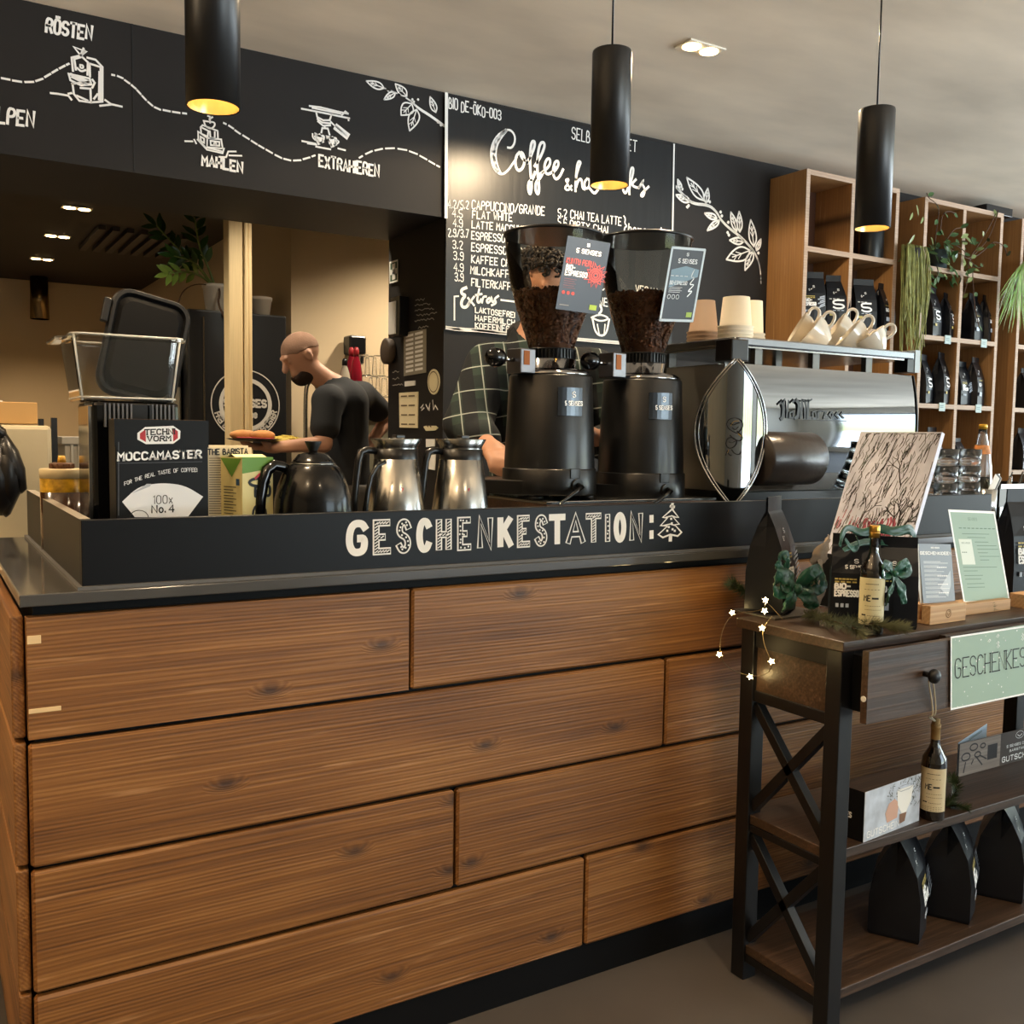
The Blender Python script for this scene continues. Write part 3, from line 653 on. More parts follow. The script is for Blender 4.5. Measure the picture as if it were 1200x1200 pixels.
for y_ in ((605, 611), (623, 630)): 
    pa = uw(763.5, y_[0], .0008); pb = uw(763.5, y_[1], .0008); mb.ribbon([pa, pb], NY, .012)
def tr(pts, w=.004): mb.ribbon([uw(600+x/5.714, 580+y/5.714, .0008) for x, y in pts], NY, w)
tr([(1072,95),(1010,150),(1040,155),(995,205),(1040,210),(980,265),(1010,285),(1060,265),(1110,275),(1135,250),(1090,200),(1120,195),(1080,150),(1115,150),(1072,95)]); tr([(1062,270),(1060,305)], .01); tr([(1074,60),(1074,95)], .008); tr([(1060,75),(1088,80)], .006); tr([(1015,205),(1060,195),(1095,205)], .003); tr([(1030,150),(1070,140),(1100,150)], .003)
for q in ((1050,215),(1070,190),(1090,240),(1040,240),(1066,160),(1075,230)): tr([(q[0]-4,q[1]),(q[0]+4,q[1])], .005)
mb.build('lettering', up, True)

# ------------------------------------------------------------------ pendant lamps over the counter
def pendant(px, pybot, w, label):
    d = FPX*.10/w; P = EYE+ray(px, pybot)*d
    t = thing('pendant_lamp', (P.x, P.y, P.z), 0, label, 'pendant lamp', 'cylinder pendants over the counter')
    MB(mat('matt_black_lamp', '#121315', .38)).lathe([(.047, 0), (.05, 0), (.05, .325), (.049, .33), (0, .33)], 48, cap0=False).build('lamp_shade', t)
    MB(REFL).lathe([(.0468, .001), (.042, .03), (.032, .05), (0, .052)], 40, cap0=False).build('reflector', t)
    MB(EMW).lathe([(0, .035), (.026, .035), (.026, .045), (0, .045)], 24).build('lamp_lens', t)
    MB(BLACKP).cyl((0, 0, .33), (0, 0, ZC-P.z-.025), .0026, n=8).build('cord', t)
    MB(BLACKM).lathe([(.05, ZC-P.z-.025), (.05, ZC-P.z)], 32).build('ceiling_rose', t)
    spot('pendant_light', (P.x, P.y, P.z+.03), 30, 95, .5, rad=.02)
pendant(250, 126, 62, 'nearest black cylinder pendant, hanging over the header lettering MAHLEN')
pendant(714, 217.5, 46, 'black cylinder pendant hanging in front of the menu board')
pendant(1022, 268, 41, 'black cylinder pendant hanging in front of the wooden shelves')

# ------------------------------------------------------------------ recessed twin spots
def twin_spot(x, y, z, label, e, dy=0, group='recessed twin ceiling spots', light_on=True, sep=.084, ang=130):
    t = thing('ceiling_spot', (x, y, z), 0, label, 'ceiling spot', group)
    MB(mat('spot_trim', '#d8d2c4', .4)).bx(-sep-.002, sep+.002, -.045, .045, -.006, 0).build('frame', t)
    for s in (-1, 1): MB(EMW).lathe([(.034, -.009), (.034, -.006)], 20, c=(s*sep/2, 0, 0)).build('lamp_lens', t)
    if light_on: spot('recessed_light', (x, y, z-.03), e, ang, .5 if ang < 150 else .12, rad=.05)
twin_spot(2.52, 2.85, ZC, 'lit twin recessed spot in the plaster ceiling above the espresso machine', 105, ang=164)
for k, (x, y, lb) in enumerate(((.880, 6.65, 'nearest lit twin spot in the black kitchen ceiling'), (.885, 7.67, 'middle lit twin spot in the black kitchen ceiling'), (.892, 8.75, 'lit twin spot in the black kitchen ceiling nearest the back wall'))):
    twin_spot(x, y, ZK, lb, 85, group='twin spots in the kitchen ceiling')
# lamps of the same rows outside the picture, and unseen area fill added to brighten the ceiling
for x, y, e, c in ((-1.2, 1.7, 44, (1, .76, .5)), (-1.2, .4, 36, (1, .76, .5)), (4.6, .7, 11, (1, .9, .76)), (2.6, .1, 26, (1, .82, .6))): light('ceiling_fill', 'AREA', (x, y, 1.9), e, c, (math.pi, 0, 0), shape='RECTANGLE', size=1.8, size_y=.3)
for x, y in ((.55, 4.78), (1.75, 4.6)): spot('kitchen_fill', (x, y, ZK-.04), 60, 140, .8, rad=.05, color=(1, .86, .66))  # unseen spots added to brighten the post and the kitchen walls
for x, y, e in ((.9, 2.85, 130), (-.8, 2.85, 130), (-.7, .3, 120), (.9, -.4, 110)): spot('recessed_light', (x, y, ZC-.03), e, 130, .8, rad=.04)
for x, y in ((2.7, 5.0), (.2, 5.2), (-.8, 6.4), (-.8, 8.4)): spot('kitchen_fill', (x, y, ZK-.04), 115 if x > 2 else 55, 140, .8, rad=.05, color=(1, .86, .66))  # unseen warm fill for the kitchen walls
t = thing('kitchen_pendant', (.972, 9.8, 2.0), 0, 'brass-toned cylinder lamp on the kitchen ceiling before the back wall', 'ceiling lamp')
zb = at_y(46, 374, 9.8).z-2.0
MB(mat('dark_brass', '#8a7450', .25, 1)).lathe([(.077, zb), (.08, zb), (.073, .62), (0, .62)], 32, cap0=False).build('lamp_shade', t)
MB(BLACKP).lathe([(.0, zb+.03), (.069, zb+.03)], 24).build('lamp_insert', t)

# ------------------------------------------------------------------ wooden shelf units
YS = 3.549
def shelf_unit(xa, xb, xd, ztop, levels, name, label, tags=()):
    t = thing('shelf_unit', ((xa+xb)/2, YS, 0), 0, label, 'shelf unit', 'pine shelf units along the black wall')
    th = .026
    for x in (xa, xd-th/2, xb-th):
        full = x != xd-th/2
        b = MB(SHELFW).bx(x, x+th, YS+.004, YW-.003, 0 if full else .0, ztop if full else ztop-th)
        b.use(SHELFE).bx(x, x+th, YS, YS+.004, 0, ztop if full else ztop-th)
        b.build('side_panel' if full else 'divider', t, True)
    for z in [ztop-th]+levels+[.1]:
        b = MB(SHELFW)
        segs = ((xa+th, xb-th),) if z == ztop-th else ((xa+th, xd-th/2), (xd+th/2, xb-th))
        for s0, s1 in segs:
            b.use(SHELFW).bx(s0, s1, YS+.004, YW-.01, z, z+th); b.use(SHELFE).bx(s0, s1, YS, YS+.004, z, z+th)
        b.build('shelf_board', t, True)
    MB(mat('shelf_back', '#4a2a15', .6)).bx(xa+th, xb-th, YW-.01, YW-.003, .1, ztop-th).build('back_panel', t, True)
    return t
LV = [.28, .66, 1.02, 1.368, 1.86-.13+.0, 2.235]
zz = lambda px, py: at_y(px, py, YS).z
Z2, Z3, Z4, Z5 = zz(1112, 315)-.026, zz(1112, 395)-.026, zz(1112, 474)-.026, None
xu1a, xu1d, xu1b = at_y(944, 250, YS).x, at_y(999.5, 250, YS).x, at_y(1053.5, 250, YS).x
xu2a, xu2d, xu2b = at_y(1081.5, 300, YS).x, at_y(1128.5, 300, YS).x, at_y(1174, 300, YS).x
xu3a = at_y(1196, 300, YS).x
dz = Z2-Z3; LVS = [Z2, Z3, Z4, Z4-dz, Z4-2*dz]
ZT1 = zz(944.5, 197); ZT2 = zz(1088, 229)
sh1 = shelf_unit(xu1a, xu1b, xu1d, ZT1, LVS, 'a', 'left pine shelf unit, its orange side facing the menu board')
sh2 = shelf_unit(xu2a, xu2b, xu2d, ZT1-.01, LVS, 'b', 'middle pine shelf unit with a leafy creeper on its top shelf')
sh3 = shelf_unit(xu3a, xu3a+.72, xu3a+.36, ZT1-.015, LVS, 'c', 'right pine shelf unit cut off by the picture edge')
TAGM = mat('price_tag', '#a3b3b0', .6)
def tag_strip(px, z, w_=.055, label=''):
    p = at_y(px, 400, YS-.002); b = MB(TAGM).bx(p.x-w_/2, p.x+w_/2, YS-.004, YS-.0008, z-.014, z+.034)
    b.use(mat('tag_print', '#57706e', .6)); 
    for k in (.008, .018): b.bx(p.x-w_*.35, p.x+w_*.2, YS-.0046, YS-.004, z+k-.003, z+k)
    b.build('price_tag', label=label, cat='price tag', group='price tags on the shelf edges')
for px, z, lb in ((1110.5, Z3, 'pale price tag on the middle shelf unit, below the upper left bags'), (1153, Z3, 'pale price tag on the middle shelf unit, below the upper right bags'), (1107.5, Z4, 'pale price tag on the middle shelf unit, below the lower left bags'), (1150.5, Z4, 'pale price tag on the middle shelf unit, below the lower right bag'), (1034, Z3, 'pale price tag on the left shelf unit behind the cream cups')):
    tag_strip(px, z, label=lb)
p = at_y(1163, 240, YS+.1); MB(BLACKP).bx(p.x-.16, p.x+.1, YS+.03, YS+.2, ZT1-.01, ZT1+.04).build('router_box', label='flat black box lying on top of the middle shelf unit', cat='box', bevel=.004)
p = at_y(1022, 270, YS+.12)
MB(mat('dark_tin','#23282b',.35,.3)).lathe([(.06, 0), (.062, .005), (.062, .19), (.058, .2), (0, .2)], 24, c=(0,0,0)).build('storage_tin', loc=(at_y(1022, 280, YS+.1).x, YS+.1, Z2+.026), label='dark round tin on the upper shelf behind the right pendant', cat='tin')

# coffee bags
BAGM = mat('bag_matt_black', '#101218', .36, spec=.35, noise=.1, nscale=6, bump=.3, bscale=16)
BAGL = mat('bag_label_grey', '#aab4c2', .5)
BAGY = mat('bag_label_gold', '#b6a45a', .5)
def bag_mesh(w, d, h, style=0, big=True):
    """block-bottom pouch: full at the base, gussets folding to a crimped flat top"""
    lv = [(0, .96, .96), (.03, 1, 1), (.35, 1, 1), (.58, .99, .82), (.75, .97, .45), (.86, .96, .14), (.88, .96, .06), (1, .95, .05)]
    vs, fs = [], []
    for t, a, c in lv:
        x, y, z = w/2*a, d/2*c, h*t; g = x*(1-.16*(1-c)) if c < 1 else x
        vs += [(-x, -y, z), (0, -y*1.12 if .02 < t < .6 else -y, z), (x, -y, z), (g, 0, z), (x, y, z), (0, y*1.1 if .02 < t < .6 else y, z), (-x, y, z), (-g, 0, z)]
    n = 8
    for j in range(len(lv)-1):
        for i in range(n): fs.append((j*n+i, j*n+(i+1) % n, (j+1)*n+(i+1) % n, (j+1)*n+i))
    b = MB(BAGM).add(vs, fs, False); k = len(b.v)
    b.f.append(list(range(8))[::-1]); b.fm.append(0); b.sm.append(False); b.f.append([k-8+i for i in range(8)]); b.fm.append(0); b.sm.append(False)
    def ypos(t):
        for (t0, _, c0), (t1, _, c1) in zip(lv, lv[1:]):
            if t0 <= t <= t1:
                c = c0+(c1-c0)*(t-t0)/(t1-t0); return -d/2*c*(1.12 if t < .58 else 1)-.0015
    def put(txt, u0, u1, t0, t1, wd, m, **kw):
        P0 = Vector((u0*w, ypos(t0), h*t0)); P1 = Vector((u0*w, ypos(t1), h*t1)); wd *= .6*w/.13; U = Vector(((u1-u0)*w, 0, 0))
        text_on(b, txt, P0, U, P1-P0, (P1-P0).cross(U)*-1, wd, m, **kw)
    put('S', -.04, .04, .69, .73, .003, WHITE_INK); put('5 SENSES', -.22, .22, .63, .665, .0035, WHITE_INK)
    if style == 0:
        put('------', -.42, .0, .5, .54, .007, BAGY); put('----', -.42, .0, .47, .51, .007, BAGY); put('BIO-', -.42, -.12, .42, .47, .008, WHITE_INK); put('ESPRESSO', -.42, .05, .34, .4, .007, WHITE_INK)
        b.use(BAGL)
        for i in range(6): s = ypos(.35+.04*i); b.ribbon([(.15*w+.01*(i % 2), s-.001, h*(.3+.04*i)), (.42*w, s-.001, h*(.35+.035*i))], NY, .006)
        for i in range(3): b.bx((-.4+.1*i)*w, (-.34+.1*i)*w, ypos(.25)-.001, ypos(.25)+.0005, h*.22, h*.26)
    elif style == 1:
        put('---', -.42, .0, .5, .55, .005, WHITE_INK); put('5', -.25, .2, .34, .5, .016, WHITE_INK); put('---', -.25, .2, .28, .32, .006, BAGL)
        b.use(BAGY).bx(-.4*w, -.2*w, ypos(.2)-.001, ypos(.2), h*.2, h*.25)
    else:
        put('-----', -.42, .1, .5, .54, .006, BAGY); put('BIO-', -.42, -.05, .4, .46, .007, WHITE_INK); b.use(BAGL)
        b.bx(-.42*w, -.1*w, ypos(.2)-.001, ypos(.2), h*.2, h*.28)
    return b
PROTO = {}
def bag(x, y, z, rz, label, group, w=.15, d=.09, h=.30, style=0):
    k = (w, d, h, style)
    if k not in PROTO:
        o = bag_mesh(*k).build('coffee_bag', loc=(x, y, z), rz=rz, label=label, cat='coffee bag', group=group); PROTO[k] = o
    else: o = dup(PROTO[k], (x, y, z), rz, label); 
    o['group'] = group
    return o
th = .0262
GB = 'coffee bags on the pine shelves'
def sb(px, lvl, rz, label, style=0, h=.28, w=.14, dy=.062, d=.085):
    dy = min(dy, .075)
    x = at_y(px, 400, YS+dy).x; return bag(x, YS+dy, lvl+th, rz, label, GB, w, d, h, style)
sb(933+16, Z3, -.45, 'black coffee bag in the left cubby just above the left cream cups', 0, .27, .125)
sb(978, Z3, -.5, 'black coffee bag standing beside the left cubby divider', 1, .27, .125)
sb(1009, Z3, -.35, 'black coffee bag against the divider in the right cubby of the left shelf unit', 1, .27, .125)
sb(1033, Z3, .2, 'black coffee bag turned sideways behind the right cream cups', 2, .26, .125)
sb(1089, Z3, .25, 'black coffee bag behind the hanging creeper, front one in the upper left cubby', 1, .28, .125)
sb(1107, Z3, .35, 'black coffee bag half hidden behind another in the upper left cubby', 1, .26, .12, .16)
sb(1138, Z3, .2, 'black coffee bag veiled by creeper in the upper right cubby, left one', 2, .28, .12, .12)
sb(1153, Z3, .3, 'black coffee bag veiled by creeper in the upper right cubby, right one', 2, .28, .12, .14)
sb(1083, Z4, .35, 'black coffee bag peeking out behind the espresso machine corner', 1, .28, .13)
sb(1104, Z4, .35, 'black coffee bag with white figures in the lower left cubby, beside the divider', 1, .30, .13)
sb(1127.5, Z4, .1, 'black coffee bag mostly hidden by the divider of the middle shelf unit', 0, .26, .12, .13)
sb(1144, Z4, .3, 'black coffee bag alone in the lower right cubby of the middle shelf unit', 2, .29, .13)
sb(1203, Z4, .2, 'pale-labelled coffee bag in the right shelf unit at the picture edge', 2, .25, .13, .07)
sb(1203, Z4-dz, .2, 'pale-labelled coffee bag low in the right shelf unit above the metal tray', 2, .26, .13, .07)
sb(1097, Z4-dz, .25, 'black coffee bag just showing above the painted gift board', 0, .25, .13)
sb(1127, Z4-dz, .25, 'black coffee bag low behind the stacked glasses', 1, .19, .12)
def chaikin3(p, k=2):
    for _ in range(k):
        q = [p[0]]
        for a, c in zip(p, p[1:]): q += [a*.75+c*.25, a*.25+c*.75]
        p = q+[p[-1]]
    return p
# ------------------------------------------------------------------ things on the counter, from the left
ZT = .9855
def rp(p): return [round(x, 4) for x in p]
# sauce bottle
p = at_y(73, 575, 2.36); zb = lambda py: at_y(73, py, 2.36).z-ZT
t = thing('sauce_bottle', (p.x, 2.36, ZT), 0, 'amber squeeze bottle of dark sauce with a yellow nozzle behind the side upstand', 'bottle')
SAUCE = mat('dark_sauce', '#3a2412', .15, coat=.5); SAUCEH = mat('sauce_smear', '#b48a22', .25, noise=.5, nscale=60)
MB(SAUCE).lathe([(.042, 0), (.045, .004), (.045, zb(576)), (0, zb(576))], 28).build('sauce', t)
MB(SAUCEH).lathe([(.045, zb(576)), (.045, zb(560)), (.044, zb(559))], 28, cap0=False).build('bottle_wall', t)
MB(mat('frosted_plastic', '#c9b891', .35)).lathe([(.046, zb(560)), (.046, zb(550)), (.044, zb(549)), (0, zb(549))], 28).build('collar', t)
b = MB(mat('brown_cap', '#5b3a22', .5)).lathe([(.024, zb(549)), (.024, zb(543)), (.02, zb(542)), (0, zb(542))], 24)
for i in range(12): a = math.tau*i/12; b.box((.0245*math.cos(a), .0245*math.sin(a), (zb(549)+zb(543))/2), (.003, .003, .01))
b.build('cap', t); MB(mat('yellow_nozzle', '#d8a53a', .4)).lathe([(.009, zb(542)), (.007, zb(534)), (0, zb(534))], 16).build('nozzle', t)

# tall black brewer with a clear container on it
xa, xb = at_y(109, 480, 2.03).x, at_y(211, 480, 2.03).x; zt = at_y(160, 471, 2.03).z
t = thing('coffee_brewer', ((xa+xb)/2, 2.13, ZT), 0, 'tall glossy black brewer with a ribbed top behind the filter paper box', 'coffee brewer')
MB(BLACKGLOSS).bx(xa, xb, 2.035, 2.24, ZT, zt).build('body', t, True, bevel=.008)
for rng in (range(7), range(10, 17)):
    b = MB(mat('rib_grey', '#56575b', .35))
    for i in rng: x = xa+.02+(xb-xa-.035)*i/16; b.bx(x, x+.0032, 2.026, 2.036, zt-.05, zt-.004)
    b.build('rib_grille', t, True)
b = MB(BLACKP).bx(xa+.07, xa+.11, 2.026, 2.036, zt-.05, zt-.004); b.build('badge_plate', t, True, bevel=.002)
MB(STEEL).bx(xa-.006, xa-.0005, 2.05, 2.06, ZT, zt-.01).build('side_strip', t, True)
# container: clear tapered tub, open at the top
zb0 = zt+.001; ztp = at_y(150, 394, 2.03).z
t = thing('clear_container', ((xa+xb)/2, 2.12, zb0), 0, 'clear plastic tub standing on top of the black brewer', 'container')
x0b, x1b = at_y(96, 468, 2.03).x, at_y(207, 468, 2.03).x; x0t, x1t = at_y(84, 392, 2.03).x, at_y(215, 398, 2.03).x
def rrect(x0, x1, y0, y1, r, n=5):
    out = []
    for cx, cy, a0 in ((x1-r, y1-r, 0), (x0+r, y1-r, 90), (x0+r, y0+r, 180), (x1-r, y0+r, 270)):
        for i in range(n+1): a = math.radians(a0+90*i/n); out.append((cx+r*math.cos(a), cy+r*math.sin(a)))
    return out
def loft(b, rings, smooth=True, caps=(True, True)):
    n = len(rings[0]); k = len(b.v); vs = [v for r in rings for v in r]
    fs = [(j*n+i, j*n+(i+1) % n, (j+1)*n+(i+1) % n, (j+1)*n+i) for j in range(len(rings)-1) for i in range(n)]
    b.add(vs, fs, smooth)
    if caps[0]: b.f.append([k+i for i in range(n)][::-1]); b.fm.append(b.cur); b.sm.append(False)
    if caps[1]: b.f.append([k+(len(rings)-1)*n+i for i in range(n)]); b.fm.append(b.cur); b.sm.append(False)
R = lambda i, z: [Vector((x, y, z)) for x, y in rrect(x0b+(x0t-x0b)*i[0]+i[1], x1b+(x1t-x1b)*i[0]-i[1], 2.035-.012*i[0]+i[1], 2.215+.012*i[0]-i[1], .02)]
b = MB(PLASTIC_CLEAR)
loft(b, [R((0, 0), zb0), R((.95, 0), ztp-.008), R((.95, -.006), ztp-.006), R((1, -.006), ztp), R((1, .003), ztp), R((0.03, .003), zb0+.004)], smooth=False)
b.build('tub_wall', t, True)
FR = mat('rim_highlight', '#dcdcd6', .2, alpha=.5); b = MB(FR)  # whitish tubes added along the tub edges as their bright highlights
for i_, z_ in ((1, ztp), (.02, zb0+.006)): rg = R((i_, -.001), z_); b.tube(rg+[rg[0]], .0022, 6)
for k_ in (2, 8, 14, 20): b.tube([R((0, -.001), zb0)[k_], R((1, -.001), ztp)[k_]], .0022, 6)
b.build('tub_rim_highlight', t, True)
b = MB(PLASTIC_CLEAR).bx(x0t-.026, x0t-.004, 2.06, 2.19, ztp-.012, ztp-.004); b.build('grip', t, True, bevel=.002)
# black lid standing in the tub
t = thing('plastic_lid', ((xa+xb)/2+.01, 2.12, zb0+.006), 0, 'black rounded plastic lid propped up inside the clear tub', 'dish')
c0 = at_y(169, 407, 2.12)
M4 = Matrix.Translation(c0) @ Matrix.Rotation(math.radians(-9), 4, 'X') @ Matrix.Rotation(math.radians(13), 4, 'Y')
def lidring(w, h, r, y): return [M4 @ Vector((x, y, z)) for x, z in rrect(-w/2, w/2, -h/2, h/2, r, 6)]
b = MB(BLACKP); loft(b, [lidring(.152, .218, .035, .016), lidring(.158, .224, .038, .01), lidring(.158, .224, .038, -.002), lidring(.15, .216, .034, -.010), lidring(.138, .204, .03, -.010), lidring(.130, .196, .028, -.002)], smooth=False)
b.build('rim', t, True)
b = MB(mat('black_satin', '#050506', .6, spec=.1)); loft(b, [lidring(.13, .196, .028, -.0022), lidring(.112, .172, .024, -.008), lidring(.108, .168, .022, -.008)], smooth=False); b.build('inner_panel', t, True)
b = MB(BLACKP); q = [M4 @ Vector(v) for v in ((-.092, -.006, .03), (-.092, .008, .03), (-.078, .008, .03), (-.078, -.006, .03))]; q2 = [v+(M4.to_3x3() @ Vector((0, 0, .05))) for v in q]
b.add(q+q2, [(0,1,2,3)[::-1], (4,5,6,7), (0,1,5,4), (1,2,6,5), (2,3,7,6), (3,0,4,7)]); b.build('clip', t, True, bevel=.002)

# filter paper box
bx0, bx1, by0, by1 = .305, .4695, 1.88, 1.95; bz1 = at_y(180, 492, 1.88).z
t = thing('filter_box', ((bx0+bx1)/2, 1.915, ZT), 0, 'black filter paper box with a white paper cone print', 'box')
BOXK = mat('box_black_print', '#0c0d0f', .5, spec=.3)
MB(BOXK).bx(bx0, bx1, by0, by1, ZT, bz1).build('carton', t, True, bevel=.0015)
fl = MB(BOXK); fl.bx(bx0-.001, bx1+.001, by0-.0008, by0, bz1-.05, bz1+.0005); fl.use(mat('bronze_foil', '#7a5530', .35, .5)).bx(bx0+.004, bx1-.004, by0+.002, by1, bz1, bz1+.001); fl.build('flap', t, True)
FY = by0-.0016
def fb(px, py, o=0): v = at_y(px, py, FY-o); return v
mb = MB(WHITE_INK)
P0 = fb(138.5, 539.5); text_on(mb, 'MOCCAMASTER', P0, fb(235.5, 536)-P0, fb(138.5, 531)-P0, NY, .0034, serif=True)
hexa = [(161,507.5),(170,500.5),(203,499),(211.5,505),(211,514),(203,520),(171,520.5),(161,515)]
mb.poly([fb(x, y) for x, y in hexa]); mb.use(mat('print_red', '#b03038', .5)); 
for seg in ([(164,508),(170.5,503),(171,518),(164,514)], [(208.5,505.5),(203,501.5),(203,517.5),(208.5,513.5)]): mb.poly([fb(x, y, .0003) for x, y in seg])
mb.use(mat('print_black', '#151515', .5)); P0 = fb(170, 509.5, .0005); text_on(mb, 'TECHNI', P0, fb(204.5, 508.5, .0005)-P0, fb(170, 503.5, .0005)-P0, NY, .0022, serif=True)
P0 = fb(173, 517, .0005); text_on(mb, 'VORM', P0, fb(200, 516.3, .0005)-P0, fb(173, 511.5, .0005)-P0, NY, .0022, serif=True)
mb.use(WHITE_INK); tx = 'FOR THE REAL TASTE OF COFFEE!'
for i, ch in enumerate(tx):
    if ch == ' ': continue
    u = i/(len(tx)-1); px = 146+u*85; py = 569-22*u+6*u*u-3.5*math.sin(u*math.pi)
    P0 = fb(px, py, .0003); text_on(mb, ch, P0, fb(px+2.3, py-.5, .0003)-P0, fb(px-.3, py-4.2, .0003)-P0, NY, .0009)
cone = chaikin([(143,588),(160,572),(175,567.5),(195,566),(217,569),(238,582)], 2)+[(220,606),(158,606),(143,588)]
mb.use(mat('cone_paper', '#dfe0e2', .6)).poly([fb(x, y, .0001) for x, y in cone[:-1]])
mb.use(mat('cone_grey', '#aeb2b8', .6)).poly([fb(x, y, .0003) for x, y in [(155,578),(168,570),(172,567),(177,567),(176,570),(163,575)]])
mb.use(mat('print_black', '#151515', .5)); P0 = fb(180, 590.5, .0006); text_on(mb, '100x', P0, fb(202, 589.6, .0006)-P0, fb(180, 581, .0006)-P0, NY, .0014)
P0 = fb(178, 601, .0006); text_on(mb, 'No. 4', P0, fb(204, 600, .0006)-P0, fb(178, 592.5, .0006)-P0, NY, .0024, space=.2)
mb.ribbon([fb(152+ 11*(1-math.cos(a)), 607-9*math.sin(a), .0006) for a in [math.pi*i/12 for i in range(13)]], NY, .0012)
mb.use(mat('print_line', '#5b5d62', .5)).ribbon([fb(138, 543, .0002), fb(237, 541, .0002)], NY, .0008); mb.ribbon([fb(139, 518), fb(139, 604)], NY, .0012)
mb.build('print', t, True)

# leaflet stack
xa, xb = at_y(241, 560, 2.02).x, at_y(295, 560, 2.02).x; zt = at_y(243, 524, 2.02).z
t = thing('newspaper', ((xa+xb)/2, 2.03, ZT), 0, 'folded cream newspaper standing behind the oat drink carton', 'newspaper')
b = MB(mat('newsprint', '#c9bda2', .85)).bx(xa, xb, 2.02, 2.035, ZT, zt); b.bx(xa+.004, xb-.003, 2.0355, 2.042, ZT, zt+.004); b.build('sheets', t, True)
mb = MB(mat('print_black', '#151515', .5)); q = lambda x, y: at_y(x, y, 2.0192)
P0 = q(244, 533); text_on(mb, 'THE BARISTA', P0, q(290, 532)-P0, q(244, 526.5)-P0, NY, .0026)
for i in range(24): y = 537+i*2.8; mb.ribbon([q(245, y), q(258+2*(i % 3), y)], NY, .0012)
mb.build('print', t, True)

# oat drink carton
p = at_y(284, 570, 1.95)
t = thing('oat_drink_carton', (p.x, 1.95, ZT), math.radians(19), 'cream and green oat drink carton marked BIO beside the newspaper', 'carton')
w = .074; hh = at_y(284, 534, 1.95).z-ZT-.004
OATY = mat('carton_cream', '#d9c98a', .5); OATG = mat('carton_green', '#5f8a2c', .5)
b = MB(OATY).bx(0, w, 0, w, 0, hh); b.use(OATG); b.add([(-.0005,-.0005,hh-.032),(w+.0005,-.0005,hh-.022),(w+.0005,-.0005,hh+.0005),(-.0005,-.0005,hh+.0005)], [(0,1,2,3)])
b.add([(-.0006,.002,hh-.002),(-.0006,.035,hh-.04),(-.0006,.074,hh-.002)], [(0,1,2)]); b.add([(0,0,hh+.0006),(w,0,hh+.0006),(w,w,hh+.0006),(0,w,hh+.0006)], [(0,1,2,3)])
b.bx(-.0006, -.0002, .01, .03, .03, .055); b.build('carton', t, bevel=.001)
b = MB(OATY); b.add([(.0, .02, hh), (w, .02, hh), (w, .037, hh+.006), (0, .037, hh+.006)], [(0,1,2,3)]); b.add([(.0, .054, hh), (w, .054, hh), (w, .037, hh+.006), (0, .037, hh+.006)], [(3,2,1,0)]); b.build('top_fold', t)
mb = MB(mat('print_black', '#151515', .5)); text_on(mb, 'BIO', (.03, -.001, hh-.078), (.036, 0, 0), (0, 0, .02), NY, .006)
pts = [(.04+.024*math.cos(a), -.001, hh-.05+.008*math.sin(a)) for a in [math.tau*i/16 for i in range(17)]]; mb.ribbon(pts, NY, .006)
for i in range(11): mb.ribbon([(-.0012, w-.012, hh-.06-i*.006), (-.0012, .02+.01*(i % 2), hh-.06-i*.006)], Vector((-1, 0, 0)), .0016)
mb.ribbon([(.04+.016*math.cos(a), -.001, hh-.115+.02*math.sin(a)) for a in [math.tau*i/16 for i in range(17)]], NY, .005)
mb.use(mat('label_blue', '#2a4d6b', .5)).add([(-.0012,.008,hh-.056),(-.0012,.02,hh-.056),(-.0012,.02,hh-.043),(-.0012,.008,hh-.043)], [(0,1,2,3)]); mb.use(mat('print_red', '#b03038', .5)).ribbon([(.03, -.0013, hh-.042), (.04, -.0013, hh-.034), (.05, -.0013, hh-.042)], NY, .005)
mb.build('print', t)

# gooseneck kettle
YK = 1.965; p = at_y(367, 580, YK); kz = lambda py: at_y(367, py, YK).z-ZT
t = thing('gooseneck_kettle', (p.x, YK, ZT), 0, 'glossy black gooseneck kettle with a conical knob', 'kettle')
KM = mat('kettle_black', '#070708', .2, coat=.15, spec=.35)
R0 = .0815
MB(KM).lathe([(.06, 0), (R0, .006), (R0*1.01, .05), (R0, kz(600)), (R0*.975, kz(585)), (R0*.9, kz(570)), (R0*.79, kz(556)), (R0*.66, kz(547)), (R0*.57, kz(543.5))], 48).build('body', t)
MB(STEEL).lathe([(R0*.575, kz(543.6)), (R0*.58, kz(543)), (R0*.56, kz(542.4))], 40, cap0=False, cap1=False).build('rim', t)
MB(KM).lathe([(R0*.56, kz(542.6)), (R0*.52, kz(540)), (R0*.38, kz(532.5)), (R0*.18, kz(530)), (0, kz(530))], 40).build('lid', t)
MB(BLACKP).lathe([(.009, kz(530)), (.010, kz(527)), (.0175, kz(518)), (.0172, kz(517)), (0, kz(517))], 24).build('knob', t)
hp = [at_y(x, y, YK+.0)-Vector((p.x, YK, ZT)) for x, y in ((340,552),(331,547),(322,545),(313,551),(308,565),(305,585),(304,602),(305,622))]
MB(BLACKGLOSS).tube(hp, [.009, .011, .012, .0125, .0125, .012, .012, .010], 12).build('handle', t)
sp_ = [Vector((R0*.95, 0, .03)), Vector((R0*1.25, 0, .035)), Vector((R0*1.5, 0, .06)), at_y(428, 597, YK)-Vector((p.x, YK, ZT)), at_y(431, 575, YK)-Vector((p.x, YK, ZT)), at_y(435, 558, YK)-Vector((p.x, YK, ZT)), at_y(442, 546, YK)-Vector((p.x, YK, ZT)), at_y(452, 541, YK)-Vector((p.x, YK, ZT))]
MB(KM).tube(sp_, [.011, .010, .009, .0065, .0055, .005, .0048, .0045], 12).build('spout', t)

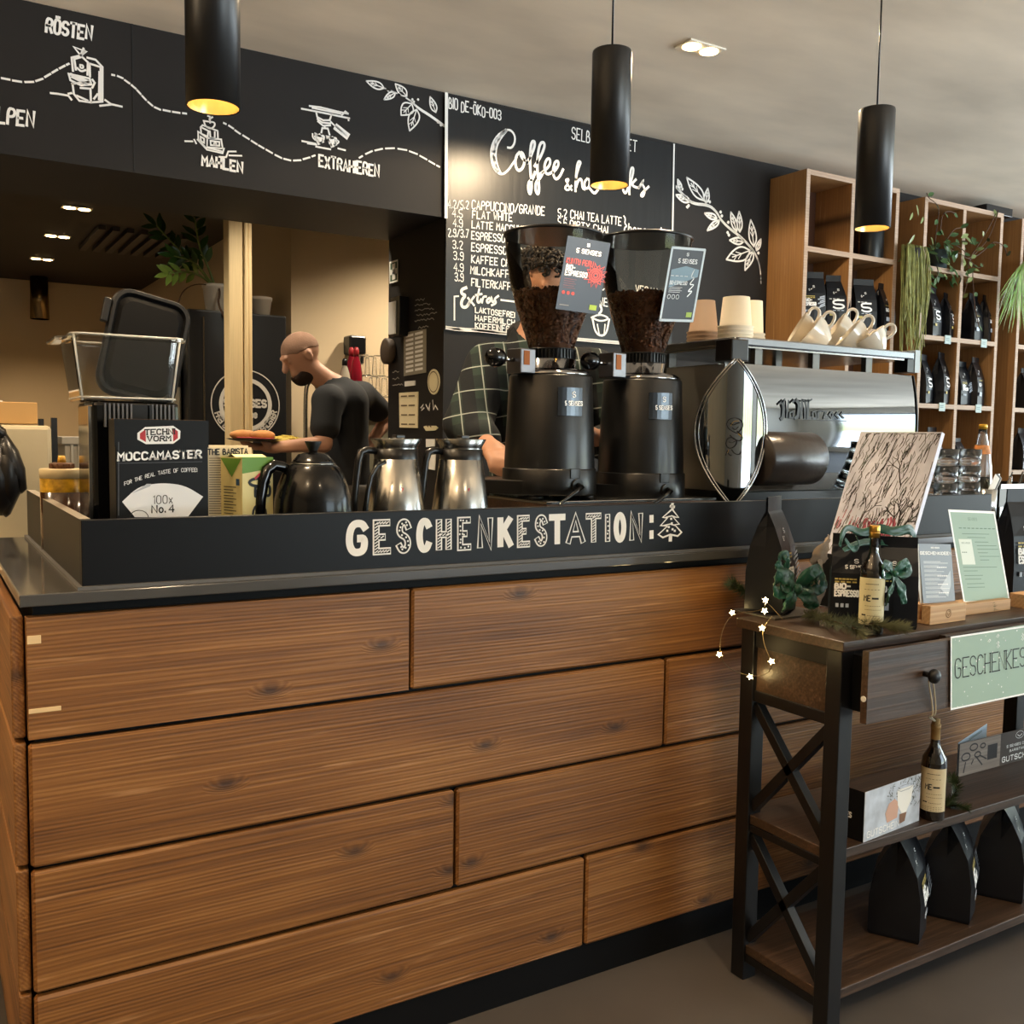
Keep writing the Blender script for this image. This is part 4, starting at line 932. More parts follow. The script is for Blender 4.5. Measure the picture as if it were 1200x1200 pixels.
# two thermos carafes
def carafe(px0, px1, Y, label, dy=0):
    c = at_y((px0+px1)/2, 560, Y); k = (at_y(px1, 516, Y)-at_y(px0, 516, Y)).length*.91/.11
    z_ = lambda py: at_y((px0+px1)/2, py+dy, Y).z-ZT
    t = thing('thermos_carafe', (c.x, Y, ZT), 0, label, 'carafe', 'steel thermos carafes')
    r = lambda px: px/62*.055*k*1.0
    MB(STEEL).lathe([(r(74), 0), (r(75), .006), (r(71), z_(599)), (r(54)*.985, z_(538)), (r(50), z_(537))], 48).build('body', t)
    MB(BLACKP).lathe([(r(53), z_(538)), (r(53), z_(526)), (r(49), z_(525))], 40, cap0=False).build('neck_band', t)
    MB(mat('steel_dark', '#8f8e8a', .22, 1)).lathe([(r(52), z_(526)), (r(52), z_(523)), (r(62), z_(514.5)), (r(61), z_(514)), (r(46), z_(523)), (0, z_(523))], 48, cap0=False).build('funnel_rim', t)
    hx = -r(52); b = MB(BLACKP)
    b.tube([(hx+.006, -.0, z_(529)), (hx-.022, 0, z_(527.5)), (hx-.036, 0, z_(530)), (hx-.042, 0, z_(540)), (hx-.047, 0, z_(560)), (hx-.052, 0, z_(585)), (hx-.05, 0, z_(610))], [.008, .0085, .009, .0085, .008, .0075, .006], 10)
    b.build('handle', t)
    MB(BLACKP).bx(-.004, .018, -.01, .016, z_(513.8), z_(509.5)).build('lid_latch', t, bevel=.002)
    MB(mat('print_red', '#b03038', .5)).bx(-.012, -.008, -r(62)-.0005, -r(62)+.002, z_(580), z_(570)).build('red_mark', t)
carafe(433.5, 494.5, 2.06, 'left steel thermos carafe, nearer the black kettle')
carafe(511, 568.5, 2.06, 'right steel thermos carafe, beside the grinder bench', .5)

# ------------------------------------------------------------------ grinder bench and two grinders
ZB = 1.083; cA = at_z(641, 588, ZB); cB = at_z(571, 579, ZB)
t = thing('grinder_bench', ((cA.x+2.02)/2, (cA.y+cB.y)/2, ZT), 0, 'low wooden bench with a bright metal edge under the two grinders', 'bench')
BW = wood('bench_wood', '#3a2415', '#5a3a22', '#7a5233', .5, lines=40, bump=.2)
b = MB(BW).bx(cA.x, 2.0, cA.y, cB.y+.04, ZT, ZB-.008); b.build('box', t, True)
b = MB(STEEL).bx(cA.x-.003, 2.003, cA.y-.003, cB.y+.043, ZB-.0078, ZB); b.build('metal_top', t, True, bevel=.001)
YG = 2.285
GB_ = mat('grinder_black', '#0a0a0b', .33, coat=.1)
def beans(b, r_at, z0, z1, n, M=None):
    """coffee beans packed against the hopper wall and heaped on top"""
    rnd = random.Random(4)
    for i in range(n):
        if i < n*.78: z = z0+(z1-z0)*rnd.random()**.8; rr = r_at(z)-.006; a = rnd.random()*math.tau
        else: rr = (r_at(z1)-.008)*math.sqrt(rnd.random()); a = rnd.random()*math.tau; z = z1+rnd.random()*.006+.006*(1-(rr/r_at(z1)))
        q = Euler((rnd.random()*6, rnd.random()*6, rnd.random()*6)).to_matrix()
        b.ellip((rr*math.cos(a), rr*math.sin(a), z), (.0074, .0054, .0045), 7, 5, q)
def grinder(px, dpy, label, card, fill):
    base = at_y(px, 583, YG); zq = lambda py: at_y(px, py+dpy, YG).z-ZB
    t = thing('coffee_grinder', (base.x, YG, ZB), math.radians(8), label, 'coffee grinder', 'espresso grinders on the bench')
    r = .124
    z0, z1 = zq(578), zq(548)
    b = MB(GB_).lathe([(r*1.055, z0), (r*1.065, z0+.004), (r*1.055, z1-.003), (r*1.04, z1)], 64)
    ext = [(-.03, .10), (-.02, .215), (-.09, .235), (-.18, .20), (-.19, .10), (-.12, -.05), (-.05, -.02)]
    b.prism(ext, (0, 0, z0), (1, 0, 0), (0, 1, 0), (0, 0, 1), (z1-z0)*.55); b.build('base', t, bevel=.002)
    for x, y in ((.07, -.08), (.09, .06), (-.11, .16), (-.09, -.05)): MB(BLACKP).lathe([(.02, 0), (.019, z0)], 16, c=(x, y, 0)).build('foot', t)
    zt_ = zq(441)
    MB(GB_).lathe([(r*1.02, z1-.02), (r*1.015, z1+.02), (r*.93, zt_-.004), (r*.915, zt_), (0, zt_)], 64, cap0=False).build('body', t)
    MB(CHROME).lathe([(r*.90, zt_), (r*.90, zt_+.006), (r*.78, zt_+.016), (r*.56, zt_+.02), (r*.56, zq(422)), (r*.5, zq(421)), (0, zq(421))], 56).build('chrome_collar', t)
    b = MB(BLACKP); n = 40; zc = zq(421)
    b.lathe([(r*.53, zc), (r*.53, zq(411)), (r*.56, zq(410.5)), (r*.56, zq(409.5)), (0, zq(409.5))], 48)
    for i in range(n): a = math.tau*i/n; b.box((r*.54*math.cos(a), r*.54*math.sin(a), (zc+zq(411))/2), (.003, .003, zq(411)-zc), R=Matrix.Rotation(a, 3, 'Z'))
    b.build('adjusting_ring', t)
    # clamp block with black ball knob on the left
    kx = at_y(px-37, 430, YG-.03).x-base.x
    zk0, zk1 = zq(441), zq(413)
    b = MB(mat('dull_chrome', '#77767a', .3, 1)).bx(kx-.022, kx+.03, -.05, .01, zk0, zk1); b.build('clamp_block', t, bevel=.003)
    MB(mat('copper_core', '#6b3c20', .3, .9)).bx(kx-.012, kx+.008, -.0515, -.0495, zk0+.022, zk1-.006).build('clamp_window', t)
    MB(CHROME).cyl((kx-.02, -.02, zk1-.03), (kx-.06, -.02, zk1-.03), .006, n=12).build('lever', t)
    MB(BLACKGLOSS).ellip((kx-.083, -.02, zk1-.027), (.031, .026, .026), 20, 14).build('lever_knob', t)
    # hopper
    hz0, hz1 = zq(409.5), zq(277)
    prof = [(0, .062), (.12, .073), (.35, .098), (.6, .118), (.85, .129), (1, .133)]
    def r_at(z):
        u = (z-hz0)/(hz1-hz0)
        for (u0, a), (u1, c) in zip(prof, prof[1:]):
            if u <= u1: return a+(c-a)*(u-u0)/(u1-u0)
        return .133
    P_ = [(a, hz0+u*(hz1-hz0)) for u, a in prof]
    MB(thin_glass('hopper_plastic', '#f3efe8', 1.0, 1.4, .03)).lathe(P_, 64, cap0=False, cap1=False).build('hopper', t)
    MB(BLACKP).lathe([(.1335, hz1-.001), (.137, hz1+.001), (.137, hz1+.006), (.12, hz1+.011), (0, hz1+.012)], 64).build('hopper_lid', t)
    fz = zq(fill)
    core = MB(mat('coffee_beans', '#6a4530', .36, noise=.5, nscale=40))
    core.lathe([(.045, hz0+.001)]+[(r_at(hz0+(fz-hz0)*u)-.0105, hz0+(fz-hz0)*u) for u in (.02, .2, .4, .6, .8, 1)]+[(0, fz+.004)], 40)
    beans(core, r_at, hz0+.01, fz, 1100)
    core.build('coffee_beans', t, kind='stuff')
    # plate, switch, plug
    cam_a = math.atan2(-YG, -base.x)-math.radians(8)   # towards the room
    def on_body(da, z, w_, h_, th=.003, m=None, rr=None):
        a = cam_a+da; rr = rr or (r*1.0-(z-z1)/(zt_-z1)*r*.08)
        bb = MB(m); n_ = 6; vs = []
        for k in (0, 1):
            for zz_ in (z-h_/2, z+h_/2):
                for i in range(n_+1):
                    aa = a+(i/n_-.5)*w_/rr; q_ = rr+(th if k else -.004); vs.append(Vector((q_*math.cos(aa), q_*math.sin(aa), zz_)))
        m_ = n_+1; fs = [(2*m_+i, 2*m_+i+1, 3*m_+i+1, 3*m_+i) for i in range(n_)]+[(i, m_+i, m_+i+1, i+1) for i in range(n_)]+[(i, i+1, 2*m_+i+1, 2*m_+i) for i in range(n_)]+[(m_+i, 3*m_+i, 3*m_+i+1, m_+i+1) for i in range(n_)]+[(0, 2*m_, 3*m_, m_), (n_, m_+n_, 3*m_+n_, 2*m_+n_)]
        bb.add(vs, fs); return bb, a, rr
    zp = zq(472); bb, a, rr = on_body(.46, zp, .07, .075, th=.007, m=mat('mirror_plate', '#4c5056', .25, 1)); 
    a1 = a+.06; e1 = Vector((math.cos(a1), math.sin(a1), 0)); tn = Vector((-math.sin(a1), math.cos(a1), 0)); o_ = e1*(rr+.0092)
    text_on(bb, '5 SENSES', o_-tn*.027+Vector((0,0,zp-.01)), tn*.054, Vector((0,0,.011)), e1, .0022, WHITE_INK); text_on(bb, 'S', o_-tn*.004+Vector((0,0,zp+.012)), tn*.009, Vector((0,0,.014)), e1, .002, WHITE_INK)
    bb.build('name_plate', t)
    rb = r*1.06
    bb, a, rr = on_body(.56, zq(553), .03, .026, m=BLACKP, rr=rb); bb.build('power_switch', t, bevel=.001)
    a = cam_a+.6; e1 = Vector((math.cos(a), math.sin(a), 0)); tn = Vector((-math.sin(a), math.cos(a), 0)); pz = zq(566)
    MB(BLACKP).cyl(e1*(rb-.004)+Vector((0,0,pz)), e1*(rb+.008)+Vector((0,0,pz)), .017, n=20).build('socket', t)
    q0 = e1*(rb+.006)+Vector((0,0,pz)); 
    MB(BLACKGLOSS).tube([q0, q0+e1*.018-Vector((0,0,.004)), q0+e1*.03-tn*.035-Vector((0,0,.02)), q0+e1*.035-tn*.075-Vector((0,0,.04)), q0+e1*.05-tn*.10-Vector((0,0,.062))], [.008, .007, .005, .0042, .0042], 10).build('power_cable', t)
    # card clipped to the hopper
    style, quad, (clab) = card
    Yc = YG-.175 if style == 0 else YG-.16
    return t
def hopper_card(style, quad, Yc, label):
    """a rigid card hung on the hopper by its lid, turned to the room"""
    A, B, C, D = [at_y(px, py, y_) for (px, py), y_ in zip(quad, Yc)]
    U, V = B-A, A-D; N_ = V.cross(U).normalized()
    if N_.y > 0: N_ = -N_
    b = MB(mat('card_black', '#15171d', .3)).prism([(0,0),(1,0),(1,1),(0,1)], D, U, V, -N_, .0015)
    if style: b.use(mat('card_sleeve', '#c8d3d8', .15)); [b.ribbon([D+U*a+V*c+N_*.0006 for a, c in e], N_, .007) for e in (((0,0),(1,0)),((0,0),(0,1)),((1,0),(1,1)),((0,1),(1,1)))]
    o = D+N_*.0008
    def tx(s, u0, u1, v0, v1, w_, m, **kw): text_on(b, s, o+U*u0+V*v0, U*(u1-u0), V*(v1-v0), N_, w_, m, **kw)
    tx('S', .47, .53, .9, .94, .0014, WHITE_INK); tx('5 SENSES', .25, .82, .80, .855, .002, WHITE_INK)
    if style == 0:
        RED = mat('print_salmon', '#c0473f', .5)
        tx('KUNTU PERU', .06, .68, .64, .71, .0022, RED); tx('BIO-', .08, .28, .56, .62, .0027, WHITE_INK); tx('ESPRESSO', .08, .58, .48, .545, .0027, WHITE_INK)
        b.use(RED); c_ = o+U*.78+V*.53; k = []
        for i in range(28): a = math.tau*i/28; q = (.17 if i % 2 else .28)*(1 if i % 3 else .85); k.append(c_+U*(q*math.cos(a))+V*(q*.62*math.sin(a)))
        b.ribbon(k+[k[0]], N_, .0022)
        for q in (.05, .1, .15): b.ribbon([c_+U*(q*math.cos(a))+V*(q*.6*math.sin(a)) for a in [math.tau*i/14 for i in range(15)]], N_, .004)
        for i in range(3): c2 = o+U*(.11+.11*i)+V*.24; b.poly([c2+U*(.04*math.cos(a))+V*(.026*math.sin(a)) for a in [math.tau*j/12 for j in range(12)]])
        b.use(mat('print_line2', '#7c3a38', .5)); [b.ribbon([o+U*.08+V*(.43-.03*i), o+U*(.36-.04*(i % 2))+V*(.43-.03*i)], N_, .0012) for i in range(5)]
        b.use(CHALK_D); b.ribbon([o+U*.07+V*.07, o+U*.28+V*.07], N_, .002)
    else:
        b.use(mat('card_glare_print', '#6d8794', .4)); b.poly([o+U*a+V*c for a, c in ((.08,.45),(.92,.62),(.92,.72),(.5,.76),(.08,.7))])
        tx('BIO-ESPRESSO', .1, .62, .5, .55, .0016, WHITE_INK); tx('----', .1, .6, .58, .66, .0022, WHITE_INK)
        b.use(WHITE_INK); s_ = [(.78,.72),(.7,.6),(.85,.62),(.68,.5),(.88,.52),(.66,.4),(.85,.43),(.7,.34)]; b.ribbon([o+U*a+V*c for a, c in chaikin(s_)], N_, .003)
        for i in range(3): c2 = o+U*(.14+.13*i)+V*.33; b.ribbon([c2+U*(.045*math.cos(a))+V*(.03*math.sin(a)) for a in [math.tau*j/12 for j in range(13)]], N_, .0012)
        [b.ribbon([o+U*.1+V*(.46-.022*i), o+U*(.5-.05*(i % 2))+V*(.46-.022*i)], N_, .001) for i in range(4)]
    b.use(mat('organic_green', '#9ab33a', .5)).poly([o+U*.76+V*.05+N_*.0003, o+U*.93+V*.05+N_*.0003, o+U*.93+V*.12+N_*.0003, o+U*.76+V*.12+N_*.0003])
    b.build('bean_card', label=label, cat='card', group='bean cards on the hoppers')
grinder(643, 0, 'left black coffee grinder, its hopper half full behind the red sunburst card', (0, 0, 0), 345)
grinder(749.5, 5, 'right black coffee grinder beside the espresso machine', (1, 0, 0), 343)
hopper_card(0, [(665.5,276),(715.5,285),(699,370.5),(651,362)], (YG-.155, YG-.155, YG-.125, YG-.125), 'black bean card printed with a red sunburst on the left hopper')
hopper_card(1, [(788,290),(826,293),(811,376.5),(773.5,375)], (YG-.16, YG-.16, YG-.13, YG-.13), 'black bean card in a pale sleeve on the right hopper')

# ------------------------------------------------------------------ espresso machine
em = thing('espresso_machine', (2.45, 2.37, ZT), 0, 'large mirror-polished espresso machine, its back to the room', 'espresso machine')
MX0, MX1, MY0, MY1 = 2.045, 2.852, 2.135, 2.62
MIR = mat('mirror_steel', '#84888c', .04, 1)
MB(BLACKP).bx(MX0, MX1, MY0+.01, MY1, ZT+.03, 1.10).build('base', em, True, bevel=.004)
b = MB(BLACKP)
for x in (MX0+.05, MX1-.05):
    for y in (MY0+.06, MY1-.06): MB(BLACKP).lathe([(.025, 0), (.022, .0305)], 16, c=(x, y, ZT)).build('foot', em, True)
# curved back panel
prof = []; y_ = MY0-.005
for i in range(33):
    z = 1.10+.376*i/32; prof.append((y_, z)); y_ += math.tan(math.radians((z-1.285)*80))*.376/32
b = MB(MIR); n = len(prof)
vs = [Vector((x, y, z)) for x in (MX0+.03, MX1) for y, z in prof]; b.add(vs, [(i, n+i, n+i+1, i+1) for i in range(n-1)], True)
b.use(BLACKP); b.add([v+Vector((0, .003, 0)) for v in vs], [(i, n+i, n+i+1, i+1)[::-1] for i in range(n-1)])
b.build('back_panel', em, True)
b = MB(BLACKP); b.add([Vector((MX1+.0015, y-.004, z)) for y, z in prof]+[Vector((MX1+.0015, MY1, 1.478)), Vector((MX1+.0015, MY1, 1.1))], [tuple(range(n+2))]); b.add([Vector((MX1+.006, y-.004, z)) for y, z in prof]+[Vector((MX1+.006, MY1, 1.478)), Vector((MX1+.006, MY1, 1.1))], [tuple(range(n+2))[::-1]])
b.add([Vector((MX1+q, y-.004, z)) for q in (.0015, .006) for y, z in prof], [(i, n+i, n+i+1, i+1)[::-1] for i in range(n-1)]); b.build('end_plate', em, True)
b = MB(mat('satin_steel', '#9d9c98', .35, 1)); b.bx(MX0, MX0+.004, MY0+.03, MY1, 1.10, 1.476); b.bx(MX0, MX1, MY0+.06, MY1, 1.474, 1.478); b.build('side_panel', em, True)
b = MB(BLACKP).lathe([(.0, 0), (.075, 0), (.08, .01), (.08, .18), (.07, .19), (0, .19)], 28, M=Matrix.Translation((MX0-.07, MY0+.37, 1.17))); b.build('group_cover', em, True)
b = MB(mat('reflection_brown', '#2b2522', .28, bump=.5, bscale=20)); q = at_y(960, 537, 2.06); r_ = .08  # dark drum added for what reads as a reflection in the mirror panel
b.lathe([(0, 0), (r_*.93, 0), (r_, .008), (r_, q.x-MX0-.07), (r_*.93, q.x-MX0-.062), (0, q.x-MX0-.062)], 40, M=Matrix.Translation((MX0+.06, 2.065+.03, q.z-.002)) @ Matrix.Rotation(math.pi/2, 4, 'Y')); b.build('reflection_drum', em, True)
# cup tray with rail
zt1 = at_y(1000, 407, 2.12).z; zt0 = at_y(1000, 416, 2.12).z
ring = [(MX0-.005, MY0-.02), (MX1-.02, MY0-.02), (MX1-.02, MY1), (MX0-.005, MY1)]
b = MB(mat('rail_steel', '#85888d', .22, 1))
for (x0, y0), (x1, y1) in zip(ring, ring[1:]+ring[:1]): b.bar((x0, y0, (zt0+zt1)/2), (x1, y1, (zt0+zt1)/2), .016, zt1-zt0)
b.build('cup_rail', em, True, bevel=.004)
MB(STEEL).bx(MX0, MX1-.02, MY0-.015, MY1-.005, zt0-.004, zt0).build('cup_tray', em, True)
for x in (MX0+.12, MX0+.37, MX0+.62):
    for y in (MY0+.03, MY1-.06): MB(mat('post_steel', '#5f5d59', .35, 1)).bx(x, x+.03, y, y+.02, 1.476, zt0-.004).build('tray_post', em, True)
b = MB(BLACKP); q = at_y(1073, 418, 2.11); b.bx(q.x-.035, q.x+.0, MY0-.022, MY0+.03, 1.485, zt1+.002); b.use(mat('grey_cap', '#aab4b8', .4)).bx(q.x, q.x+.025, MY0-.024, MY0+.03, 1.485, zt1+.008); b.build('rail_end', em, True)
# lens-shaped mirror shield on the corner
cl = at_y(856, 500, 2.115); nd = Vector((-.50, -.866, 0)).normalized(); td = Vector((-nd.y, nd.x, 0))*-1
td = Vector((0, 0, 1)).cross(nd).normalized()
if td.x < 0: td = -td
zl1 = at_y(856, 421, 2.095).z; zl0 = at_y(856, 593, 2.095).z; zc = at_y(856, 505, 2.095).z; 
def half(z):
    u = (z-zc)/((zl1-zc) if z > zc else (zc-zl0)); return .0985*max(0, (1-u*u))+.006
b = MB(MIR); rows_ = 22; cols = 14; vs = []
for j in range(rows_+1):
    z = zl0+(zl1-zl0)*j/rows_; h_ = half(z)
    for i in range(cols+1):
        u = i/cols*2-1; vs.append(Vector((cl.x, cl.y, 0))+td*(u*h_)+nd*(.052*(1-(u*h_/.105)**2))+Vector((0, 0, z)))
m_ = cols+1
b.add(vs, [(j*m_+i, j*m_+i+1, (j+1)*m_+i+1, (j+1)*m_+i) for j in range(rows_) for i in range(cols)], True)
b.use(BLACKP); b.add([v-nd*.003 for v in vs], [(j*m_+i, j*m_+i+1, (j+1)*m_+i+1, (j+1)*m_+i)[::-1] for j in range(rows_) for i in range(cols)])
b.build('corner_shield', em, True)
b = MB(CHROME)
for s in (-1, 1):
    for o_, r_ in ((0, .0035), (.009, .002)): b.tube([Vector((cl.x, cl.y, 0))+td*(s*(half(zl0+(zl1-zl0)*j/24)-o_))+nd*(.052*(1-((half(zl0+(zl1-zl0)*j/24)-o_)/.105)**2)+.001)+Vector((0, 0, zl0+(zl1-zl0)*j/24)) for j in range(25)], r_, 8)
b.build('shield_rim', em, True)
MB(BLACKP).bx(cl.x-.032, cl.x+.034, cl.y-.03, cl.y+.04, zl1-.004, at_y(866, 396, 2.07).z).build('rail_corner', em, True, bevel=.004)
# lion emblem and lettering on the panel
mb = MB(mat('emblem_dark', '#1b1512', .4, .4)); e = lambda px, py: Vector((cl.x, cl.y, 0))+td*((px-855.5)/345)+nd*.0535+Vector((0, 0, at_y(856, py, 2.05).z))
E_ = lambda pts, w_: mb.ribbon([e(*q_) for q_ in chaikin(pts)], nd, w_*.55)
E_([(847,497),(849,491),(855,489),(861,491),(864,497),(862,503),(858,508),(853,505),(849,502),(847,497)], .004); E_([(851,496),(854,498),(857,496),(860,495)], .005); E_([(853,501),(856,504),(859,500)], .004); E_([(858,505),(864,512),(862,517),(855,515),(851,510)], .005)
E_([(847,520),(848,514),(853,512),(858,516),(857,522),(852,526),(848,524),(847,520)], .005); E_([(850,518),(853,519),(856,517)], .004); E_([(847,534),(849,527),(850,533),(853,534)], .004); E_([(853,527),(856,532),(861,533),(863,529)], .004)
mb.use(GOLD); E_([(851,499),(854,493),(859,493)], .0025); E_([(859,508),(862,511)], .004); E_([(849,531),(850,527)], .002)
mb.build('emblem', em, True)
mb = MB(mat('logo_black', '#08080a', .3)); lg = lambda x, y: at_y(900+x/7.5, 340+y/7.5, MY0-.0325)
def LG(pts, w_): mb.ribbon([lg(*q_) for q_ in pts], NY, w_)
for pts, w_ in (([(100,1000),(130,975),(150,960)], .010), ([(128,975),(140,1040),(130,1120),(115,1135)], .016), ([(180,970),(172,1050),(165,1120)], .010), ([(195,1075),(225,1065),(222,1125),(190,1120),(195,1075)], .008), ([(245,960),(275,1000),(270,1060),(262,1110),(240,1125)], .016), ([(215,985),(245,960)], .010),
  ([(300,965),(290,1125)], .014), ([(330,965),(325,1125)], .010), ([(355,965),(350,1120),(380,1125)], .014), ([(300,965),(360,975),(385,960)], .008), ([(395,1070),(420,1065),(425,1125),(395,1125),(395,1070)], .007), ([(445,1065),(440,1125)], .009), ([(445,1070),(470,1065)], .006), ([(480,1065),(515,1065),(490,1125),(525,1125)], .007), ([(560,1068),(540,1095),(560,1125),(575,1095),(560,1068)], .007), ([(620,1068),(595,1095),(625,1125)], .008), ([(665,1068),(640,1095),(668,1125)], .008), ([(300,1135),(690,1150)], .003)): LG(pts, w_*.68)
mb.build('lettering', em, True)

# things standing on the cup tray
ZTR = zt0+.0005
def paper_stack(px, pyt, wt, wb, Y, col, name, label, n=6):
    pb_ = at_y(px, 398, Y); zt_ = at_y(px, pyt, Y).z-ZTR; d = (pb_-EYE).dot(FWD); rt, rb_ = wt/2*d/FPX, wb/2*d/FPX
    m = mat(name, col, .7); b = MB(m); z = 0; st = .012
    b.lathe([(rt*.8, zt_-.004), (rt*.86, zt_-.004), (rt*.9, zt_), (rt, zt_), (rb_-.004, st*n), (rb_, st*n)], 36, cap0=True, cap1=False)
    for i in range(n): b.lathe([(rb_, st*(n-i)), (rb_+.0025, st*(n-i)-.001), (rb_+.0025, st*(n-i)-.005), (rb_+.0005, st*(n-i)-.006), (rb_+.0006, st*(n-i-1))], 36, cap0=False, cap1=(i == n-1))
    if 'kraft' in name:
        b.use(mat('kraft_print', '#6b4a30', .7)); a = math.atan2(-pb_.y, -pb_.x)-.1
        for k in range(3):
            for j in range(6):
                rr = rt+(rb_-rt)*.42+.0008; a0 = a-.25+j*.08; e0 = Vector((rr*math.cos(a0), rr*math.sin(a0), zt_*.55-k*.006)); e1 = Vector((rr*math.cos(a0+.06), rr*math.sin(a0+.06), zt_*.55-k*.006)); b.ribbon([e0, e1], Vector((math.cos(a0), math.sin(a0), 0)), .0025)
    return b.build('paper_cup_stack', loc=(pb_.x, Y, ZTR), label=label, cat='paper cups', group='upturned paper cup stacks')
paper_stack(824, 352.5, 25, 37, 2.42, '#8f745c', 'kraft_cup', 'upturned stack of brown kraft paper cups on the espresso machine')
paper_stack(861.5, 348.5, 31, 40, 2.24, '#e6dac2', 'cream_cup', 'front upturned stack of white paper cups behind the black rail corner')
paper_stack(881, 353, 22, 29, 2.36, '#e6dac2', 'cream_cup', 'rear upturned stack of white paper cups, half hidden by the front stack')
p = at_y(904, 392, 2.40); b = MB(PAPERW).bx(p.x-.035, p.x+.035, 2.40, 2.46, ZTR, ZTR+.055); b.use(CHALK_D)
for i in range(4): b.bx(p.x-.02+.012*i, p.x-.014+.012*i, 2.3994, 2.40, ZTR+.012, ZTR+.045)
b.build('sugar_box', label='small white printed box beside the paper cup stacks', cat='box')
p = at_y(926, 401, 2.22); b = MB(PAPERW).bx(p.x-.05, p.x+.03, 2.2, 2.25, ZTR, ZTR+.028); b.use(CHALK_D)
for i in range(3): b.bx(p.x+.0+.01*i, p.x+.004+.01*i, 2.1994, 2.2, ZTR+.006, ZTR+.022)
b.build('napkin_pack', label='low white paper pack in front of the cream cups', cat='pack')
# cream cups lying in tilted nests
def make_cup():
    t = thing('coffee_cup', (0, 0, 0), 0, 'x', 'cup', 'cream cups nested on the machine')
    pr = [(r_*1.02, z_*1.02) for r_, z_ in ((0, 0), (.026, 0), (.028, .004), (.040, .02), (.053, .045), (.058, .066), (.060, .070), (.0565, .070), (.050, .046), (.037, .022), (.0, .008))]
    MB(CREAM).lathe(pr, 40, cap0=False).build('bowl', t)
    MB(CREAM).tube(chaikin3([Vector(v_)*1.02 for v_ in ((.055, 0, .06), (.075, 0, .064), (.088, 0, .052), (.084, 0, .034), (.062, 0, .026), (.044, 0, .028))]), .0052, 10).build('handle', t)
    return t
cup0 = None
def cup(px, py, Y, tilt, yaw, label):
    global cup0
    P = at_y(px, py, Y); M = Matrix.Rotation(yaw, 4, 'Z') @ Matrix.Rotation(tilt, 4, 'Y'); c = M @ Vector((0, 0, .036))
    loc = P-c
    if cup0 is None:
        cup0 = make_cup(); cup0.location = loc; cup0.rotation_euler = M.to_euler(); cup0['label'] = label
    else: dup(cup0, loc, rot=M.to_euler(), label=label)
yw = -math.radians(38)
cup(958, 395, 2.22, math.radians(-52), yw, 'cream cup at the bottom of the left nest, its handle to the right')
cup(944, 391, 2.30, math.radians(-60), yw, 'cream cup on top of the left nest beside the low paper pack')
cup(1003, 398, 2.22, math.radians(-50), yw, 'cream cup at the bottom of the right nest')
cup(988, 391, 2.33, math.radians(-58), yw, 'cream cup on top of the right nest, in front of the dark coffee bags')
cup(1023, 404, 2.18, math.radians(-35), yw, 'cream cup farthest right on the machine, behind the right nest')

# stacked water glasses, lemonade bottle, tray
def glass_proto():
    pr = [(.024, 0), (.026, .002), (.029, .03), (.030, .034), (.033, .034), (.036, .085), (.0345, .085), (.0315, .036), (.027, .03), (.022, .006), (0, .006)]
    return MB(GLASS).lathe(pr, 28, cap0=True, cap1=False)
g0 = None; GZ = .0545
for ci, (px, Y, n, nm) in enumerate(((1109, 1.94, 4, 'stack beside the painted gift board'), (1136, 1.97, 4, 'stack beside the lemonade bottle'), (1092, 2.03, 3, 'low stack half hidden by the painted gift board'))):
    x = at_y(px, 550, Y).x
    for k in range(n):
        lb = ('top', 'second from top', 'third from top', 'bottom')[n-1-k if k else 3]+' tumbler of the '+nm
        if g0 is None: g0 = glass_proto().build('water_glass', loc=(x, Y, ZT), label=lb, cat='glass', group='stacked clear tumblers'); o = g0
        else: o = dup(g0, (x, Y, ZT+k*GZ), label=lb)
Yb = 2.1; p = at_y(1150, 540, Yb)
t = thing('lemonade_bottle', (p.x, Yb, ZT), 0, 'clear lemonade bottle with an orange neck label behind the tumblers', 'bottle'); bz = lambda py: at_y(1150, py, Yb).z-ZT
MB(GLASS).lathe([(.036, 0), (.038, .004), (.038, .14), (bz(546) and .036, bz(548)), (.026, bz(528)), (.015, bz(510)), (.0135, bz(503)), (.011, bz(503)), (.0125, bz(510)), (.0235, bz(528)), (.033, bz(548)), (.0345, .14), (.034, .006), (0, .006)], 32, cap1=False).build('glass_body', t)
MB(mat('orange_label', '#d0864a', .5, noise=.3, nscale=50)).lathe([(.0305, bz(532)), (.0225, bz(521.5))], 32, cap0=False, cap1=False).build('neck_label', t)
MB(mat('yellow_cap', '#c99a2e', .35, .5)).lathe([(.0145, bz(503)), (.0145, bz(498)), (.013, bz(497)), (0, bz(497))], 24).build('cap', t)
MB(mat('lemonade', '#d9cf9f', .0, trans=1, ior=1.33)).lathe([(.0, .007), (.0335, .007), (.0338, .15), (0, .15)], 28).build('lemonade', t)
t = thing('cutlery_box', (3.42, 2.2, ZT), 0, 'dark metal serving box with cutlery on the counter end', 'box')
b = MB(mat('dark_steel', '#3a3733', .3, .8)); b.bx(3.27, 3.58, 2.06, 2.07, ZT, 1.11).bx(3.27, 3.58, 2.3, 2.31, ZT, 1.11).bx(3.27, 3.28, 2.07, 2.3, ZT, 1.11).bx(3.57, 3.58, 2.07, 2.3, ZT, 1.11).bx(3.28, 3.57, 2.07, 2.3, ZT, ZT+.005); b.build('box_wall', t, True)
MB(STEEL).bx(3.265, 3.585, 2.052, 2.06, 1.095, 1.11).bx(3.265, 3.585, 2.052, 2.06, ZT+.001, 1.03).build('front_strip', t, True)
b = MB(STEEL)
for i in range(7): b.bar((3.31+.035*i, 2.12+.02*(i % 3), ZT+.006), (3.33+.038*i, 2.1+.03*(i % 2), 1.135+.008*(i % 3)), .012, .003)
b.build('cutlery', t, True, kind='stuff')
